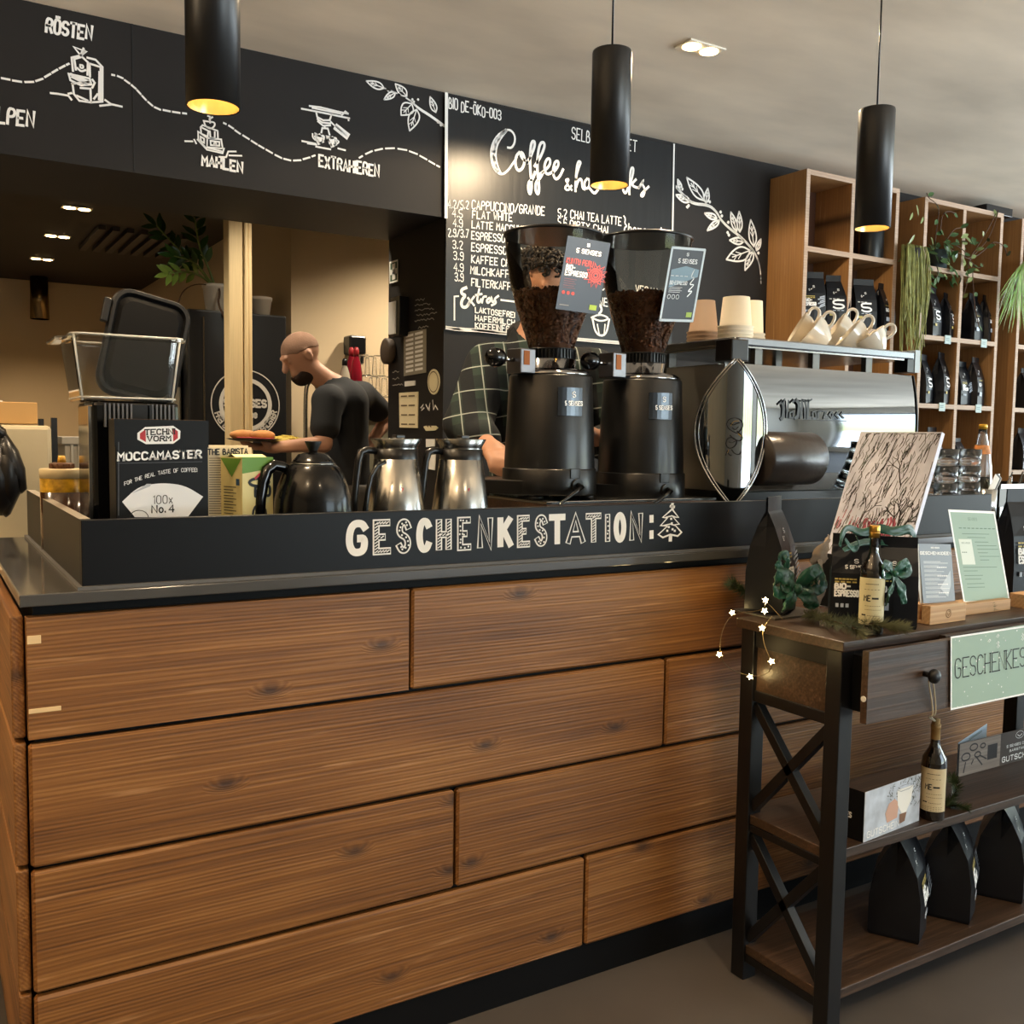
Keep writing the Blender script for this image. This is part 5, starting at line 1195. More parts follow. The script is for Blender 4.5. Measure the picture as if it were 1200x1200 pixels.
p = at_y(1158, 577, 2.02); MB(STEEL).lathe([(.028, 0), (.03, .11), (.0285, .11), (.0265, .003), (0, .003)], 24, cap1=False).build('steel_cup', loc=(p.x+.03, 2.04, ZT), label='brushed steel cup holding menu cards at the end of the upstand', cat='cup')
cards = (('white menu card leaning in the steel cup, front one', '#ddd4c8', 0), ('dark menu card leaning in the steel cup, middle one', '#2c2624', .012), ('grey menu card leaning in the steel cup, rear one', '#8b847c', .024))
for lb, c_, o_ in cards:
    a = Vector((p.x+.015+o_*.9, 2.04+o_*.2, ZT+.06)); d_ = Vector((.052, 0, .075)).normalized()
    MB(mat('menu_card_'+c_[1:], c_, .6)).bar(a, a+d_*.115, .03, .0015, up=(0, 1, 0)).build('menu_card', label=lb, cat='menu card', group='menu cards in the steel cup')
# ------------------------------------------------------------------ console table with gifts
TX0, TY0, TY1, TZ = 1.600, 1.326, 1.632, .845
TX1 = at_y(1185, 840, 1.62).x+.005
ct = thing('console_table', ((TX0+TX1)/2, (TY0+TY1)/2, 0), 0, 'dark rustic console table with black crossed metal sides in front of the counter', 'console table')
MB(RUSTIC).bx(TX0, TX1, TY0, TY1, .823, TZ).build('table_top', ct, True, bevel=.002)
L0, L1 = TX0+.006, TX1-.006; YF, YR = TY0+.008, TY1-.012; w = .04
for x in (L0, L1-w):
    for y in (YF, YR-w): MB(BLACKM).bx(x, x+w, y, y+w, 0, .823).build('leg', ct, True, bevel=.002)
for x in (L0, L1-w):
    b = MB(BLACKM)
    for z0, z1 in ((.785, .823), (.66, .685), (.355, .3725), (.044, .0625)): MB(BLACKM).bx(x+.005, x+w-.005, YF+w, YR-w, z0, z1).build('side_rail', ct, True, bevel=.001)
    xc = x+w/2
    for z0, z1 in ((.40, .66), (.088, .355)):
        b = MB(BLACKM); b.bar((xc, YF+w-.002, z0+.01), (xc, YR-w+.002, z1-.01), .022, .022, up=(1, 0, 0)); b.bar((xc, YF+w-.002, z1-.01), (xc, YR-w+.002, z0+.01), .022, .022, up=(1, 0, 0)); b.build('cross_brace', ct, True, bevel=.001)
    MB(RUSTIC).bx(x+.012, x+w-.012, YF+w-.002, YR-w+.002, .685, .785).build('side_panel', ct, True)
for z in (.395, .085): MB(RUSTIC).bx(TX0+.012, TX1-.012, TY0+.017, TY1-.006, z-.022, z).build('shelf_board', ct, True, bevel=.002)
MB(BLACKM).bx(L0+w, L1-w, YR-.03, YR-.012, .70, .82).build('back_rail', ct, True)
MB(BLACKM).bx(L0+w, L1-w, YF+.004, YF+.024, .803, .823).build('front_rail', ct, True)
YD = 1.272
dx0 = at_y(1017, 800, YD).x; dx1 = at_y(1118, 800, YD).x; dz0, dz1 = at_y(1017, 849, YD).z, at_y(1019, 764, YD).z
b = MB(RUSTIC).bx(dx0, dx1, YD, YD+.016, dz0, dz1); d = b.build('drawer', ct, True, bevel=.001)
MB(CARCASS).bx(dx0+.03, dx1-.02, YD+.016, YR-.05, dz0+.012, dz1-.02).build('drawer_box', d, True)
kp = at_y(1093, 792, YD-.02)
b = MB(BLACKM).cyl((kp.x, YD, kp.z), (kp.x, YD-.018, kp.z), .006, n=12).ellip((kp.x, YD-.024, kp.z), (.0155, .012, .0155), 20, 12); b.build('knob', d, True)
sc = at_y(1013, 819, YD+.008); MB(mat('screw_cap', '#d8d5cc', .4)).cyl((dx0+.001, YD+.008, sc.z), (dx0-.002, YD+.008, sc.z), .006, n=14).build('screw_cap', d, True)
b = MB(RUSTIC).bx(dx1+.008, TX1-.06, YD+.03, YD+.046, dz0, dz1); d2 = b.build('drawer', ct, True, bevel=.001)
MB(CARCASS).bx(dx1+.03, TX1-.09, YD+.046, YR-.05, dz0+.012, dz1-.02).build('drawer_box', d2, True)
# green GESCHENKESTATION sheet hung over the drawer fronts
YP = YD-.004; g = lambda px, py, o=0: at_y(px, py, YP-o)
A, B_, C_, D_ = g(1114.5, 747), g(1296, 716), g(1296, 793), g(1114.5, 831)
SAGE = mat('sage_paper', '#97ae9f', .6)
t = MB(SAGE).add([A, B_, C_, D_]+[v+Vector((0, .0012, 0)) for v in (A, B_, C_, D_)], [(3,2,1,0), (4,5,6,7), (0,1,5,4), (1,2,6,5), (2,3,7,6), (3,0,4,7)])
U, V = C_-D_, A-D_
q = lambda a, c: D_+U*a+V*c-Vector((0, .0006, 0))
t.use(WHITE_INK); e = [(0,0),(1,0),(1,1),(0,1),(0,0)]; t.ribbon([q(*x) for x in e], NY, .004)
rnd = random.Random(11)
for i in range(95):
    a, c = rnd.random(), rnd.random(); s = rnd.choice((.0009, .0012, .0018)); p = q(a, c); t.poly([p+Vector((s*math.cos(k), -.0002, s*math.sin(k))) for k in [math.tau*j/8 for j in range(8)]])
for a0 in (.24, .46, .62, .86):
    for i in range(4): p = q(a0+rnd.uniform(-.05, .05), .9-.05*i); t.ribbon([p, p+Vector((.006, 0, .004)), p+Vector((.002, 0, .007)), p+Vector((-.004, 0, .002))], NY, .0012)
t.ribbon([q(.5+.017*math.cos(k), .8+.07*math.sin(k)) for k in [math.tau*j/14 for j in range(15)]], NY, .0012); t.ribbon([q(.5+.01*math.cos(k), .8+.035*math.sin(k)) for k in [math.tau*j/14 for j in range(15)]], NY, .0012)
t.use(mat('print_black', '#151515', .5)); P0 = q(.022, .42); text_on(t, 'GESCHENKESTATION', P0, q(.665, .42)-P0, q(.022, .69)-P0, NY, .0027, serif=True, gap=.22)
t.build('paper_sign', label='sage green paper sign reading GESCHENKESTATION hung on the console drawers', cat='sign')

def stand_panel(name, quad_xy, parent=None): pass
# ---- organza bows
ORG = mat('green_organza', '#0f4430', .35, sheen=.1, noise=.45, nscale=30)
def strip(b, pts, w, tw=0, seed=1):
    """a soft ribbon: wide band swept along a path, edges crinkled"""
    rn = random.Random(seed); pts = chaikin3([Vector(p) for p in pts], 3); n = len(pts); m = 5; vs = []
    for i, p in enumerate(pts):
        d = (pts[min(i+1, n-1)]-pts[max(i-1, 0)]).normalized(); s = d.cross(Vector((.25, -.9, .3))).normalized(); k = Matrix.Rotation(tw*i/n, 3, d) @ s; nn = d.cross(k)
        ww = w*(.35+.65*math.sin(math.pi*min(1, max(.12, i/(n-1)))))
        for j in range(m): u = j/(m-1)-.5; vs.append(p+k*(u*ww)+nn*(.12*ww*math.cos(u*9+i*.5)+rn.uniform(-.04, .04)*ww))
    b.add(vs, [(i*m+j, i*m+j+1, (i+1)*m+j+1, (i+1)*m+j) for i in range(n-1) for j in range(m-1)], True)
def bow(P, s, label, tails=2, drop=1.0, seed=2, tilt=0, hang=None):
    P = Vector(P); b = MB(ORG); R_ = Matrix.Rotation(tilt, 3, 'Y')
    f = lambda x, y, z: P+R_ @ Vector((x*s, y*s, z*s))
    for sg in (-1, 1):
        strip(b, [f(0, 0, 0), f(sg*.5, -.15, .55), f(sg*1.15, -.2, .65), f(sg*1.3, -.1, .1), f(sg*.7, 0, -.15), f(0, -.05, 0)], s*.75, .5*sg, seed+sg)
    for k in range(tails):
        sg = (-1, 1)[k % 2]; strip(b, [f(0, -.05, 0), f(sg*.3, -.25, -.5*drop), f(sg*.75, -.25, -1.0*drop), f(sg*.9, -.2, -1.5*drop)], s*.7, .8*sg, seed+5+k)
    b.ellip(P-Vector((0, s*.1, 0)), (s*.22, s*.2, s*.22), 10, 8)
    if hang: strip(b, hang, s*.5, .3, seed+9)
    return b.build('organza_bow', label=label, cat='bow', group='dark green organza bows', solid=.0006)
# ---- fir sprigs
FIR = mat('fir_needles', '#3c4d30', .6, noise=.4, nscale=60); FIRD = mat('fir_dry', '#5c5d40', .7, noise=.3, nscale=60); TWIG = mat('twig_brown', '#4a3423', .8)
def sprig(pts, ln, n, label, m=FIR, seed=1, name='fir_sprig', cat='fir sprig', group='fir sprigs on the console table'):
    rn = random.Random(seed); pts = chaikin3([Vector(p) for p in pts], 2); b = MB(TWIG); b.tube(pts, .0016, 6); b.use(m)
    for i in range(n):
        u = i/n*(len(pts)-1.01); k = int(u); p = pts[k].lerp(pts[k+1], u-k); d = (pts[k+1]-pts[k]).normalized()
        a = rn.random()*math.tau; s = d.orthogonal().normalized(); s = Matrix.Rotation(a, 3, d) @ s; e = (d*.75+s).normalized()*ln*rn.uniform(.75, 1.1)
        if p.z+e.z < TZ+.001 and p.z > TZ-.01: e.z = abs(e.z)*.3
        x = e.cross(d).normalized()*.0011
        b.add([p-x, p+x, p+e], [(0, 1, 2)])
    return b.build(name, label=label, cat=cat, group=group)
TP = lambda px, py, z=TZ+.006: at_z(px, py, z)
# left standing bag, ribboned
q = TP(915, 722, TZ); bag(q.x+.012, q.y+.045, TZ+.0055, math.radians(27), 'black coffee bag wrapped in a green bow on the left end of the console table', 'gift coffee bags on the console table', .11, .09, .27, 0)
pl_ = TP(925, 727, TZ)
MB(mat('slate_board', '#3b3630', .5)).bx(q.x-.055, q.x+.115, q.y-.035, q.y+.10, TZ+.0003, TZ+.005).build('serving_board', label='thin dark board under the bow-wrapped bag on the console table', cat='board', bevel=.001)
bow(at_y(932, 690, q.y-.045), .058, 'green organza bow tied round the bag at the left end of the console table', 2, .55, 3)
bow(at_y(915, 672, q.y-.045), .032, 'small green organza loop upright against the left console bag', 1, .4, 8, math.radians(80))
# painted gift board: stands turned to the left and leans back
bt = [at_y(1008.5, 505, 1.62), at_y(1105.5, 500, 1.50)]
base_c = Vector((1.905, 1.56, TZ+.0005))
n_h = Vector((-1, -.02, 0)).normalized(); u_h = Vector((-n_h.y, n_h.x, 0)); u_h = u_h if u_h.x > 0 else -u_h
lean = math.radians(21); up_h = (Vector((0, 0, 1))*math.cos(lean)-n_h*math.sin(lean)).normalized(); nn = u_h.cross(up_h); nn = nn if nn.dot(n_h) > 0 else -nn
# size fitted to the leaning plane
def on_plane(px, py, P, N_): d = ray(px, py); return EYE+d*((P-EYE).dot(N_)/d.dot(N_))
tl, tr_, bl = [on_plane(px, py, base_c, nn) for px, py in ((1008.5, 506), (1105.5, 501), (964, 690))]
BH = (tl-base_c).dot(up_h); uL = (tl-base_c).dot(u_h); uR = (tr_-base_c).dot(u_h)
gb = thing('gift_board', base_c, 0, 'tall painted gift board of black branches on lilac white leaning among the gifts', 'painted board')
F_ = lambda u, v, o=0: base_c+u_h*u+up_h*v+nn*o
b = MB(mat('lilac_white', '#dfe2f4', .6, noise=.12, nscale=18)); b.add([F_(uL, 0), F_(uR, 0), F_(uR, BH), F_(uL, BH)]+[F_(u, v, -.012) for u, v in ((uL, 0), (uR, 0), (uR, BH), (uL, BH))], [(0,1,2,3), (7,6,5,4), (0,4,5,1), (1,5,6,2), (2,6,7,3), (3,7,4,0)])
b.build('board', gb, True)
rnd = random.Random(21); PLUM = mat('plum_black_paint', '#211a22', .6); ROSE = mat('rose_paint', '#b7566c', .6); GREY = mat('grey_green_paint', '#5d6a62', .6)
b = MB(PLUM); Wd = uR-uL
def st(pts, w_, m): b.use(m).ribbon([F_(uL+Wd*max(.01, min(.99, u)), BH*max(.01, min(.99, v)), .0006) for u, v in pts], nn, w_)
for i in range(300):
    u, v = rnd.random(), rnd.uniform(.32, 1); l = rnd.uniform(.03, .1); st([(u, v), (u+l*.28+rnd.uniform(-.02, .02), v+l*.45), (u+l*.5+rnd.uniform(-.03, .03), v+l)], rnd.uniform(.0008, .0022), PLUM if rnd.random() < .8 else GREY)
def branch(u, v, a, l, w_, k):
    e = (u+l*math.sin(a)*1.5, v+l*math.cos(a)); st([(u, v), ((u+e[0])/2+rnd.uniform(-.02, .02), (v+e[1])/2), e], w_, PLUM)
    if k:
        for s in (-.6, .1, .65): branch(e[0], e[1], a+s+rnd.uniform(-.2, .2), l*.68, w_*.66, k-1)
branch(.78, .30, .05, .14, .0065, 3); branch(.30, .42, .3, .12, .003, 2); branch(.55, .36, -.1, .1, .0025, 2); branch(.70, .70, -.5, .1, .003, 2)
for i in range(60): u, v = rnd.uniform(.3, .75), rnd.uniform(.33, .47); st([(u, v), (u+rnd.uniform(-.02, .02), v+.03), (u+rnd.uniform(-.02, .04), v+.055)], rnd.uniform(.003, .006), ROSE)
for i in range(40): u, v = rnd.uniform(.02, .4), rnd.uniform(.30, .5); st([(u, v), (u+.02, v+.05)], rnd.uniform(.001, .003), rnd.choice((ROSE, GREY)))
b.use(CARCASS); b.add([F_(uL+.001, 0.001, .0008), F_(uR-.001, 0.001, .0008), F_(uR-.001, BH*.29, .0008), F_(uL+.001, BH*.29, .0008)], [(0, 1, 2, 3)])  # black lower band stands in for shadow on the board
b.build('painting_and_shade', gb, True)
# two bags facing the room, bottle between them
yb_ = 1.47
p = at_y(1012, 718, yb_); bag(1.762, 1.437, TZ+.0003, math.radians(-44), 'black coffee bag facing the room, left of the gold-capped bottle', 'gift coffee bags on the console table', .105, .05, .205, 0)
bag(1.832, 1.392, TZ+.0003, math.radians(-46), 'black coffee bag facing the room, right of the gold-capped bottle', 'gift coffee bags on the console table', .10, .05, .20, 2)
strip_b = MB(ORG); qy = 1.39
strip(strip_b, [at_y(x, y, qy+.02*math.sin(i)) for i, (x, y) in enumerate(((984, 640), (990, 615), (1010, 626), (1030, 618), (1050, 624), (1070, 618), (1073, 640), (1055, 640), (1030, 634), (1005, 636), (988, 645)))], .022, .4, 5)
strip(strip_b, [at_y(x, y, qy-.005) for x, y in ((990, 632), (1000, 645), (1008, 640), (1003, 628))], .016, .6, 7)
strip_b.build('organza_bow', label='green organza band slung across the painted board above two bags', cat='bow', group='dark green organza bows', solid=.0006)
def round_bottle(px, pyt, pyb, Y, z0, r, label, lab, cap, name='liqueur_bottle', body='#120d0a', corkh=0):
    ref = at_y(px, (pyt+pyb)/2, Y); zt_ = at_y(px, pyt, Y).z-z0; t = thing(name, (ref.x, Y, z0), math.atan2(-ref.y, -ref.x)+math.pi/2, label, 'bottle'); H_ = zt_
    m = mat('dark_bottle_'+body[1:], body, .05, coat=1)
    MB(m).lathe([(r*.9, 0), (r, .004), (r, H_*.56), (r*.94, H_*.62), (r*.5, H_*.71), (r*.36, H_*.76), (r*.33, H_*.90), (r*.38, H_*.905), (r*.38, H_*.92), (0, H_*.92)], 36).build('glass_body', t)
    if cap: b = MB(GOLD).lathe([(r*.42, H_*.89), (r*.42, H_), (r*.4, H_*1.003), (0, H_*1.003)], 28, cap0=True); b.lathe([(r*.435, H_*.93), (r*.435, H_*.94)], 28); b.build('cap', t)
    else:
        MB(mat('cork', '#b08d5c', .9, noise=.2, nscale=80)).lathe([(r*.29, H_*.88), (r*.31, H_), (0, H_)], 18).build('cork', t)
        MB(mat('neck_seal', '#a7834e', .6)).lathe([(r*.37, H_*.80), (r*.36, H_*.905), (r*.4, H_*.905), (r*.4, H_*.95), (r*.33, H_*.95)], 24, cap0=False, cap1=False).build('neck_band', t)
    lm = mat('bottle_label_'+lab[1:], lab, .6); a0 = -math.pi/2
    b = MB(lm).lathe([(r*1.012, H_*.10), (r*1.012, H_*.53)], 32, a0=a0-1.25, a1=a0+1.25); b.use(mat('print_black', '#151515', .5))
    def lt(txt, u0, u1, v0, v1, wd):
        st_, W_ = strokes(txt)
        for pl in st_:
            pts = []
            for x, y in pl: an = a0+(u0+(u1-u0)*x/W_); pts.append(Vector((r*1.022*math.cos(an), r*1.022*math.sin(an), H_*(v0+(v1-v0)*y))))
            mid = pts[len(pts)//2]; b.ribbon(pts, Vector((mid.x, mid.y, 0)), wd)
    lt('---------', -.5, .5, .47, .48, .0014); lt('-----', -.6, .6, .42, .43, .0008); lt('ME', -.6, -.1, .32, .37, .0022); lt('----', .05, .5, .33, .36, .004); lt('-------', -.5, .7, .27, .28, .0008); lt('---------', -.5, .8, .235, .245, .0008); lt('--', -.75, -.45, .18, .2, .003); lt('--------', -.3, .7, .18, .19, .001)
    for i in range(3): lt('--------', -.8, .8, .14-.015*i, .15-.015*i, .0007)
    b.build('paper_label', t)
    return t
z_ = TZ+.0003; qb = TP(1021, 718, TZ)
round_bottle(1023, 616, 718, 1.357, z_, .026, 'dark liqueur bottle with a gold cap and cream label on the console table', '#c3bb95', True)
bow(at_y(1047, 672, 1.337), .033, 'green organza bow hanging at the gold-capped bottle', 2, 1.35, 12)
# wooden card holder with cards
y0 = 1.36; a = at_y(1071, 722, y0+.02); c = at_y(1132, 716, y0)
WB = wood('pale_block', '#9c7650', '#b78f62', '#cfae82', .6, lines=30, bump=.1, knots=False)
hx0, hx1 = at_y(1090, 722, y0).x, at_y(1132, 716, y0).x; hb = thing('card_holder', ((hx0+hx1)/2, y0+.03, TZ), 0, 'small oiled wood block holding two grey cards on the console table', 'card holder')
zt_ = at_y(1110, 708, y0).z
MB(WB).bx(hx0, hx1, y0, y0+.022, TZ+.0003, zt_).bx(hx0, hx1, y0+.03, y0+.055, TZ+.0003, zt_).bx(hx0, hx1, y0+.022, y0+.03, TZ+.0003, TZ+.008).build('block', hb, True, bevel=.0015)
b = MB(mat('burn_mark', '#6b4a2c', .8)); ce = Vector(((hx0+hx1)/2, y0-.0006, (TZ+zt_)/2)); b.ribbon([ce+Vector((.009*math.cos(k), 0, .009*math.sin(k))) for k in [math.tau*j/18 for j in range(19)]], NY, .0016); b.ribbon([ce+Vector((-.006, 0, .003)), ce+Vector((0, 0, -.005)), ce+Vector((.006, 0, .003)), ce+Vector((0,0,.006))], NY, .0012); b.build('mark', hb, True)
def leaning_card(name, quad, Y, lean_, m, label, cat, group=None, art=None, th=.0012):
    """card with its lower edge at depth Y, leaning back"""
    bl_, br_ = at_y(*quad[3], Y), at_y(*quad[2], Y); tl_, tr2 = at_y(*quad[0], Y+lean_), at_y(*quad[1], Y+lean_)
    U_, V_ = br_-bl_, tl_-bl_; N_ = U_.cross(V_).normalized(); N_ = N_ if N_.y < 0 else -N_
    b = MB(m).prism([(0,0),(1,0),(1,1),(0,1)], bl_-N_*th, U_, V_, N_, th)
    if art: art(b, bl_+N_*.0005, U_, V_, N_)
    return b.build(name, label=label, cat=cat, group=group)
def art_idea(b, o, U_, V_, N_):
    b.use(WHITE_INK); text_on(b, 'SENSES', o+U_*.36+V_*.925, U_*.26, V_*.02, N_, .0009); text_on(b, 'GESCHENKIDEEN', o+U_*.02+V_*.82, U_*.96, V_*.045, N_, .0022)
    for i in range(9):
        for k, (a0, a1) in enumerate(((.1, .62), (.1, .85))): v = .70-.072*i-.025*k; b.ribbon([o+U_*a0+V_*v, o+U_*(a1-.07*(i % 3))+V_*v], N_, .0009)
        if i % 2: text_on(b, '-----', o+U_*.5+V_*(.66-.072*i), U_*.3, V_*.03, N_, .003)
    b.use(mat('card_streak', '#b9c0c6', .5)); b.poly([o+U_*x+V_*y-N_*.0001 for x, y in ((.55, .25), (.92, .55), (.9, .3), (.78, .1))])
CG = mat('card_grey', '#7d858e', .4)
leaning_card('gift_card', [(1069.5,637),(1080,637),(1116,706),(1079,707)], y0+.0275, .012, PAPERW, 'white-edged grey card behind the GESCHENKIDEEN card', 'card', 'cards in the wood block')
leaning_card('gift_card', [(1076.5,637),(1113,636),(1119.5,706),(1082,707)], y0+.0235, .016, CG, 'grey card printed GESCHENKIDEEN in the wood block', 'card', 'cards in the wood block', art_idea)
def art_sage(b, o, U_, V_, N_):
    b.use(WHITE_INK); e = [(0,0),(1,0),(1,1),(0,1),(0,0)]; b.ribbon([o+U_*x+V_*y for x, y in e], N_, .006)
    DK = mat('sage_ink', '#5f7a6a', .6); b.use(DK); text_on(b, '---------', o+U_*.15+V_*.80, U_*.8, V_*.025, N_, .0022); text_on(b, 'SENSES', o+U_*.38+V_*.9, U_*.2, V_*.03, N_, .0008)
    for i, (a0, a1, v) in enumerate(((.2,.8,.75),(.3,.7,.71),(.45,.75,.66),(.48,.92,.62),(.48,.95,.58),(.48,.7,.54),(.5,.95,.5),(.5,.7,.46),(.1,.85,.38),(.1,.4,.34),(.1,.5,.29),(.1,.45,.25),(.12,.5,.2),(.12,.5,.16))): b.ribbon([o+U_*a0+V_*v, o+U_*a1+V_*v], N_, .0013)
    b.use(mat('sage_inset', '#d5ddd2', .6)); b.poly([o+U_*x+V_*y for x, y in ((.1, .41), (.38, .41), (.38, .69), (.1, .69))]); b.use(DK); text_on(b, 'SENSES', o+U_*.15+V_*.64+N_*.0003, U_*.18, V_*.015, N_, .0006); text_on(b, '---', o+U_*.13+V_*.52+N_*.0003, U_*.1, V_*.05, N_, .002)
y2 = 1.40; x0_, x1_ = at_y(1146, 716, y2).x, at_y(1184, 712, y2).x
sb_ = thing('sign_stand', ((x0_+x1_)/2, y2+.02, TZ), 0, 'pale wood foot carrying the sage green leaflet on the console table', 'stand')
zt_ = at_y(1165, 704, y2).z; MB(WB).bx(x0_-.06, x1_, y2, y2+.02, TZ+.0003, zt_).bx(x0_-.06, x1_, y2+.028, y2+.05, TZ+.0003, zt_).bx(x0_-.06, x1_, y2+.02, y2+.028, TZ+.0003, TZ+.006).build('foot_block', sb_, True, bevel=.001)
leaning_card('leaflet', [(1112,598.5),(1163,597.5),(1182.5,704),(1130,706)], y2+.022, .05, SAGE, 'sage green leaflet with a white border leaning in the pale wood foot', 'leaflet', None, art_sage)
bag(at_y(1196, 700, 1.50).x, 1.50, TZ+.0003, math.radians(-15), 'dark coffee bag at the right picture edge behind the sage leaflet', 'gift coffee bags on the console table', .13, .08, .29, 0)
p = at_y(1204, 710, 1.39); MB(WB).bx(p.x-.012, p.x+.07, 1.39, 1.43, TZ+.0003, TZ+.035).build('card_holder', label='dark wood block at the right picture edge of the console table', cat='card holder', bevel=.001)
# paper gift by the board
b = MB(mat('wrap_paper', '#8a7a68', .7, noise=.3, nscale=40)); c = at_y(962, 655, 1.56)
strip(b, [c+Vector((-.03, 0, -.01)), c+Vector((.0, -.01, .02)), c+Vector((.025, 0, .05))], .05, .6, 4); strip(b, [Vector((c.x-.01, c.y, TZ+.003)), c+Vector((-.005, .0, -.05)), c], .06, .3, 6)
b.build('wrapping_paper', label='crumpled brown wrapping paper between the left bag and the painted board', cat='paper', solid=.0008)
# fir sprigs on the top
sprig([TP(945, 722), TP(972, 726, TZ+.026), TP(998, 734, TZ+.03), TP(1010, 743, TZ+.016)], .028, 800, 'dry fir sprig bending over the front edge near the bow-wrapped bag', FIRD, 2)
sprig([TP(985, 727), TP(1012, 730, TZ+.028), TP(1040, 732, TZ+.028), TP(1058, 737, TZ+.016)], .028, 850, 'dry fir sprig lying before the gold-capped bottle', FIRD, 3)
sprig([TP(1118, 708), TP(1135, 706, TZ+.014), TP(1158, 712, TZ+.01)], .024, 380, 'dark fir sprig between the wood block and the sage leaflet', FIR, 4)
sprig([TP(900, 706), TP(880, 698, TZ+.02), TP(866, 690, TZ+.045), TP(858, 684, TZ+.06)], .028, 420, 'dark fir sprig sticking out left behind the bow-wrapped bag', FIR, 5)
# fairy lights
STAR = mat('fairy_star', '#fff3cf', .5, emit=9, ecol='#ffe9b0'); WIRE = mat('silver_wire', '#8b7a55', .35, .9)
fp = [(TX0+.03, 1.52, TZ+.012)]+[tuple(at_y(x, y, d_)) for x, y, d_ in ((897,703,1.56),(896,716,1.50),(858,718,1.66),(845,740,1.62),(843,767,1.60),(852,783,1.60),(879,793,1.58),(902,790,1.44),(904,775,1.43),(895,755,1.47),(893,736,1.48),(905,722,1.50))]
fl = thing('fairy_lights', (TX0, 1.5, TZ), 0, 'string of lit star fairy lights draped over the console table corner', 'fairy lights')
b = MB(WIRE).tube(chaikin3([Vector(v) for v in fp], 2), .0007, 6); b.build('wire', fl, True)
for i in (1, 2, 3, 5, 7, 9, 11):
    p = Vector(fp[i]); b = MB(STAR); n_ = (EYE-p).normalized(); x_ = Vector((0,0,1)).cross(n_).normalized(); y_ = n_.cross(x_); k_ = random.random()
    b.prism([((.0075 if j % 2 == 0 else .0036)*math.cos(math.tau*j/10+k_), (.0075 if j % 2 == 0 else .0036)*math.sin(math.tau*j/10+k_)) for j in range(10)], p, x_, y_, n_, .003); b.build('star', fl, True)
    light('fairy_glow', 'POINT', p+n_*.012+Vector((0, .0, 0)), .10, (1, .72, .3), shadow_soft_size=.008)
# ---- middle shelf
MZ = .3953
def tent(name, label, F0, F1, B1, h0, arts, mf, mback, rise=0):
    b = MB(mf); return b
ya = 1.345
f0, f1 = at_y(1012, 981, ya), at_y(1077, 957, ya+.02); f0.z = MZ; f1.z = MZ; ht = at_y(1013, 929, ya).z-MZ
bk = at_y(992, 960, ya+.13); bk = Vector((f0.x-.012, f0.y+.085, MZ))
gc = thing('gift_voucher', (f0.x, f0.y, MZ), 0, 'folded black card with a white cup photo reading GUTSCHEIN on the middle shelf', 'voucher')
Uf = f1-f0; Nf = Vector((Uf.y, -Uf.x, 0)).normalized(); Vh = Vector((0, 0, ht))
b = MB(mat('photo_pale', '#bcc4d0', .35, noise=.2, nscale=30)).prism([(0,0),(1,0),(1,1),(0,1)], f0, Uf, Vh, -Nf, .001); o = f0+Nf*.0006
b.use(mat('photo_skin', '#c9a08c', .5)).poly([o+Uf*x+Vh*y for x, y in ((.40,.22),(.58,.25),(.60,.55),(.52,.66),(.42,.6),(.36,.42))])
b.use(mat('photo_dark', '#3d4238', .5))
rn = random.Random(5)
for i in range(130):
    u, v = rn.uniform(.32, 1), rn.uniform(.66, .99)
    if rn.random() < .5: u, v = rn.uniform(.8, .99), rn.uniform(.4, .95)
    b.ribbon([o+Uf*u+Vh*v, o+Uf*min(1, u+rn.uniform(-.03, .03))+Vh*min(1, v+rn.uniform(-.06, .06))], Nf, .0014)
b.use(PAPERW); o2 = o+Nf*.0003; b.poly([o2+Uf*x+Vh*y for x, y in ((.56,.82),(.86,.82),(.82,.5),(.74,.3),(.66,.3),(.58,.5))]); b.use(mat('photo_grey', '#8f97a0', .5)); b.ribbon([o2+Nf*.0003+Uf*x+Vh*y for x, y in ((.56,.82),(.63,.88),(.78,.88),(.86,.82),(.78,.77),(.63,.77),(.56,.82))], Nf, .0014)
b.use(mat('photo_wood', '#7b5a45', .5)).poly([o2+Uf*x+Vh*y for x, y in ((.62,.1),(.72,.12),(.75,.3),(.62,.3))]); text_on(b, 'GUTSCHEIN', o2+Nf*.0004+Uf*.05+Vh*.07, Uf*.56, Vh*.12, Nf, .0022, WHITE_INK)
b.build('front_panel', gc, True)
Ub = bk-f0; Nb = Vector((Ub.y, -Ub.x, 0)).normalized(); Nb = Nb if Nb.x < 0 else -Nb
b = MB(BOXK).prism([(0,0),(1,0),(1,1),(0,1)], f0+Vector((-.0006, .0008, 0)), Ub, Vh, Nb, .001); o = f0+Nb*.0022
text_on(b, 'SENSES', o+Ub*.75+Vh*.42, -Ub*.4, Vh*.1, Nb, .003, WHITE_INK); text_on(b, 'S', o+Ub*.58+Vh*.62, -Ub*.1, Vh*.13, Nb, .0025, WHITE_INK); b.build('rear_panel', gc, True)
round_bottle(1094.5, 843, 955, 1.362, MZ, .0275, 'dark corked bottle with a cream label hung by twine on the middle shelf', '#c6b795', False, 'corked_bottle')
b = MB(mat('twine', '#b9ab92', .9)); qk = Vector((kp.x, YD-.014, kp.z)); qc = at_y(1095.5, 846, 1.362)+Vector((0, 0, .002)); qm = at_y(1094.5, 839, YD-.005)
for s in (-.006, .006): b.tube(chaikin3([qk+Vector((0, 0, .007)), qk+Vector((s*1.3, 0, 0)), qm+Vector((s*.9, 0, .02)), qm+Vector((s*.7, 0, 0)), qm+Vector((s*.6, .012, -.004)), qc+Vector((s*.3, 0, 0))]), .0016, 6)
b.build('twine_loop', label='loop of rough twine tying the corked bottle to the drawer knob', cat='twine')
yv = 1.50
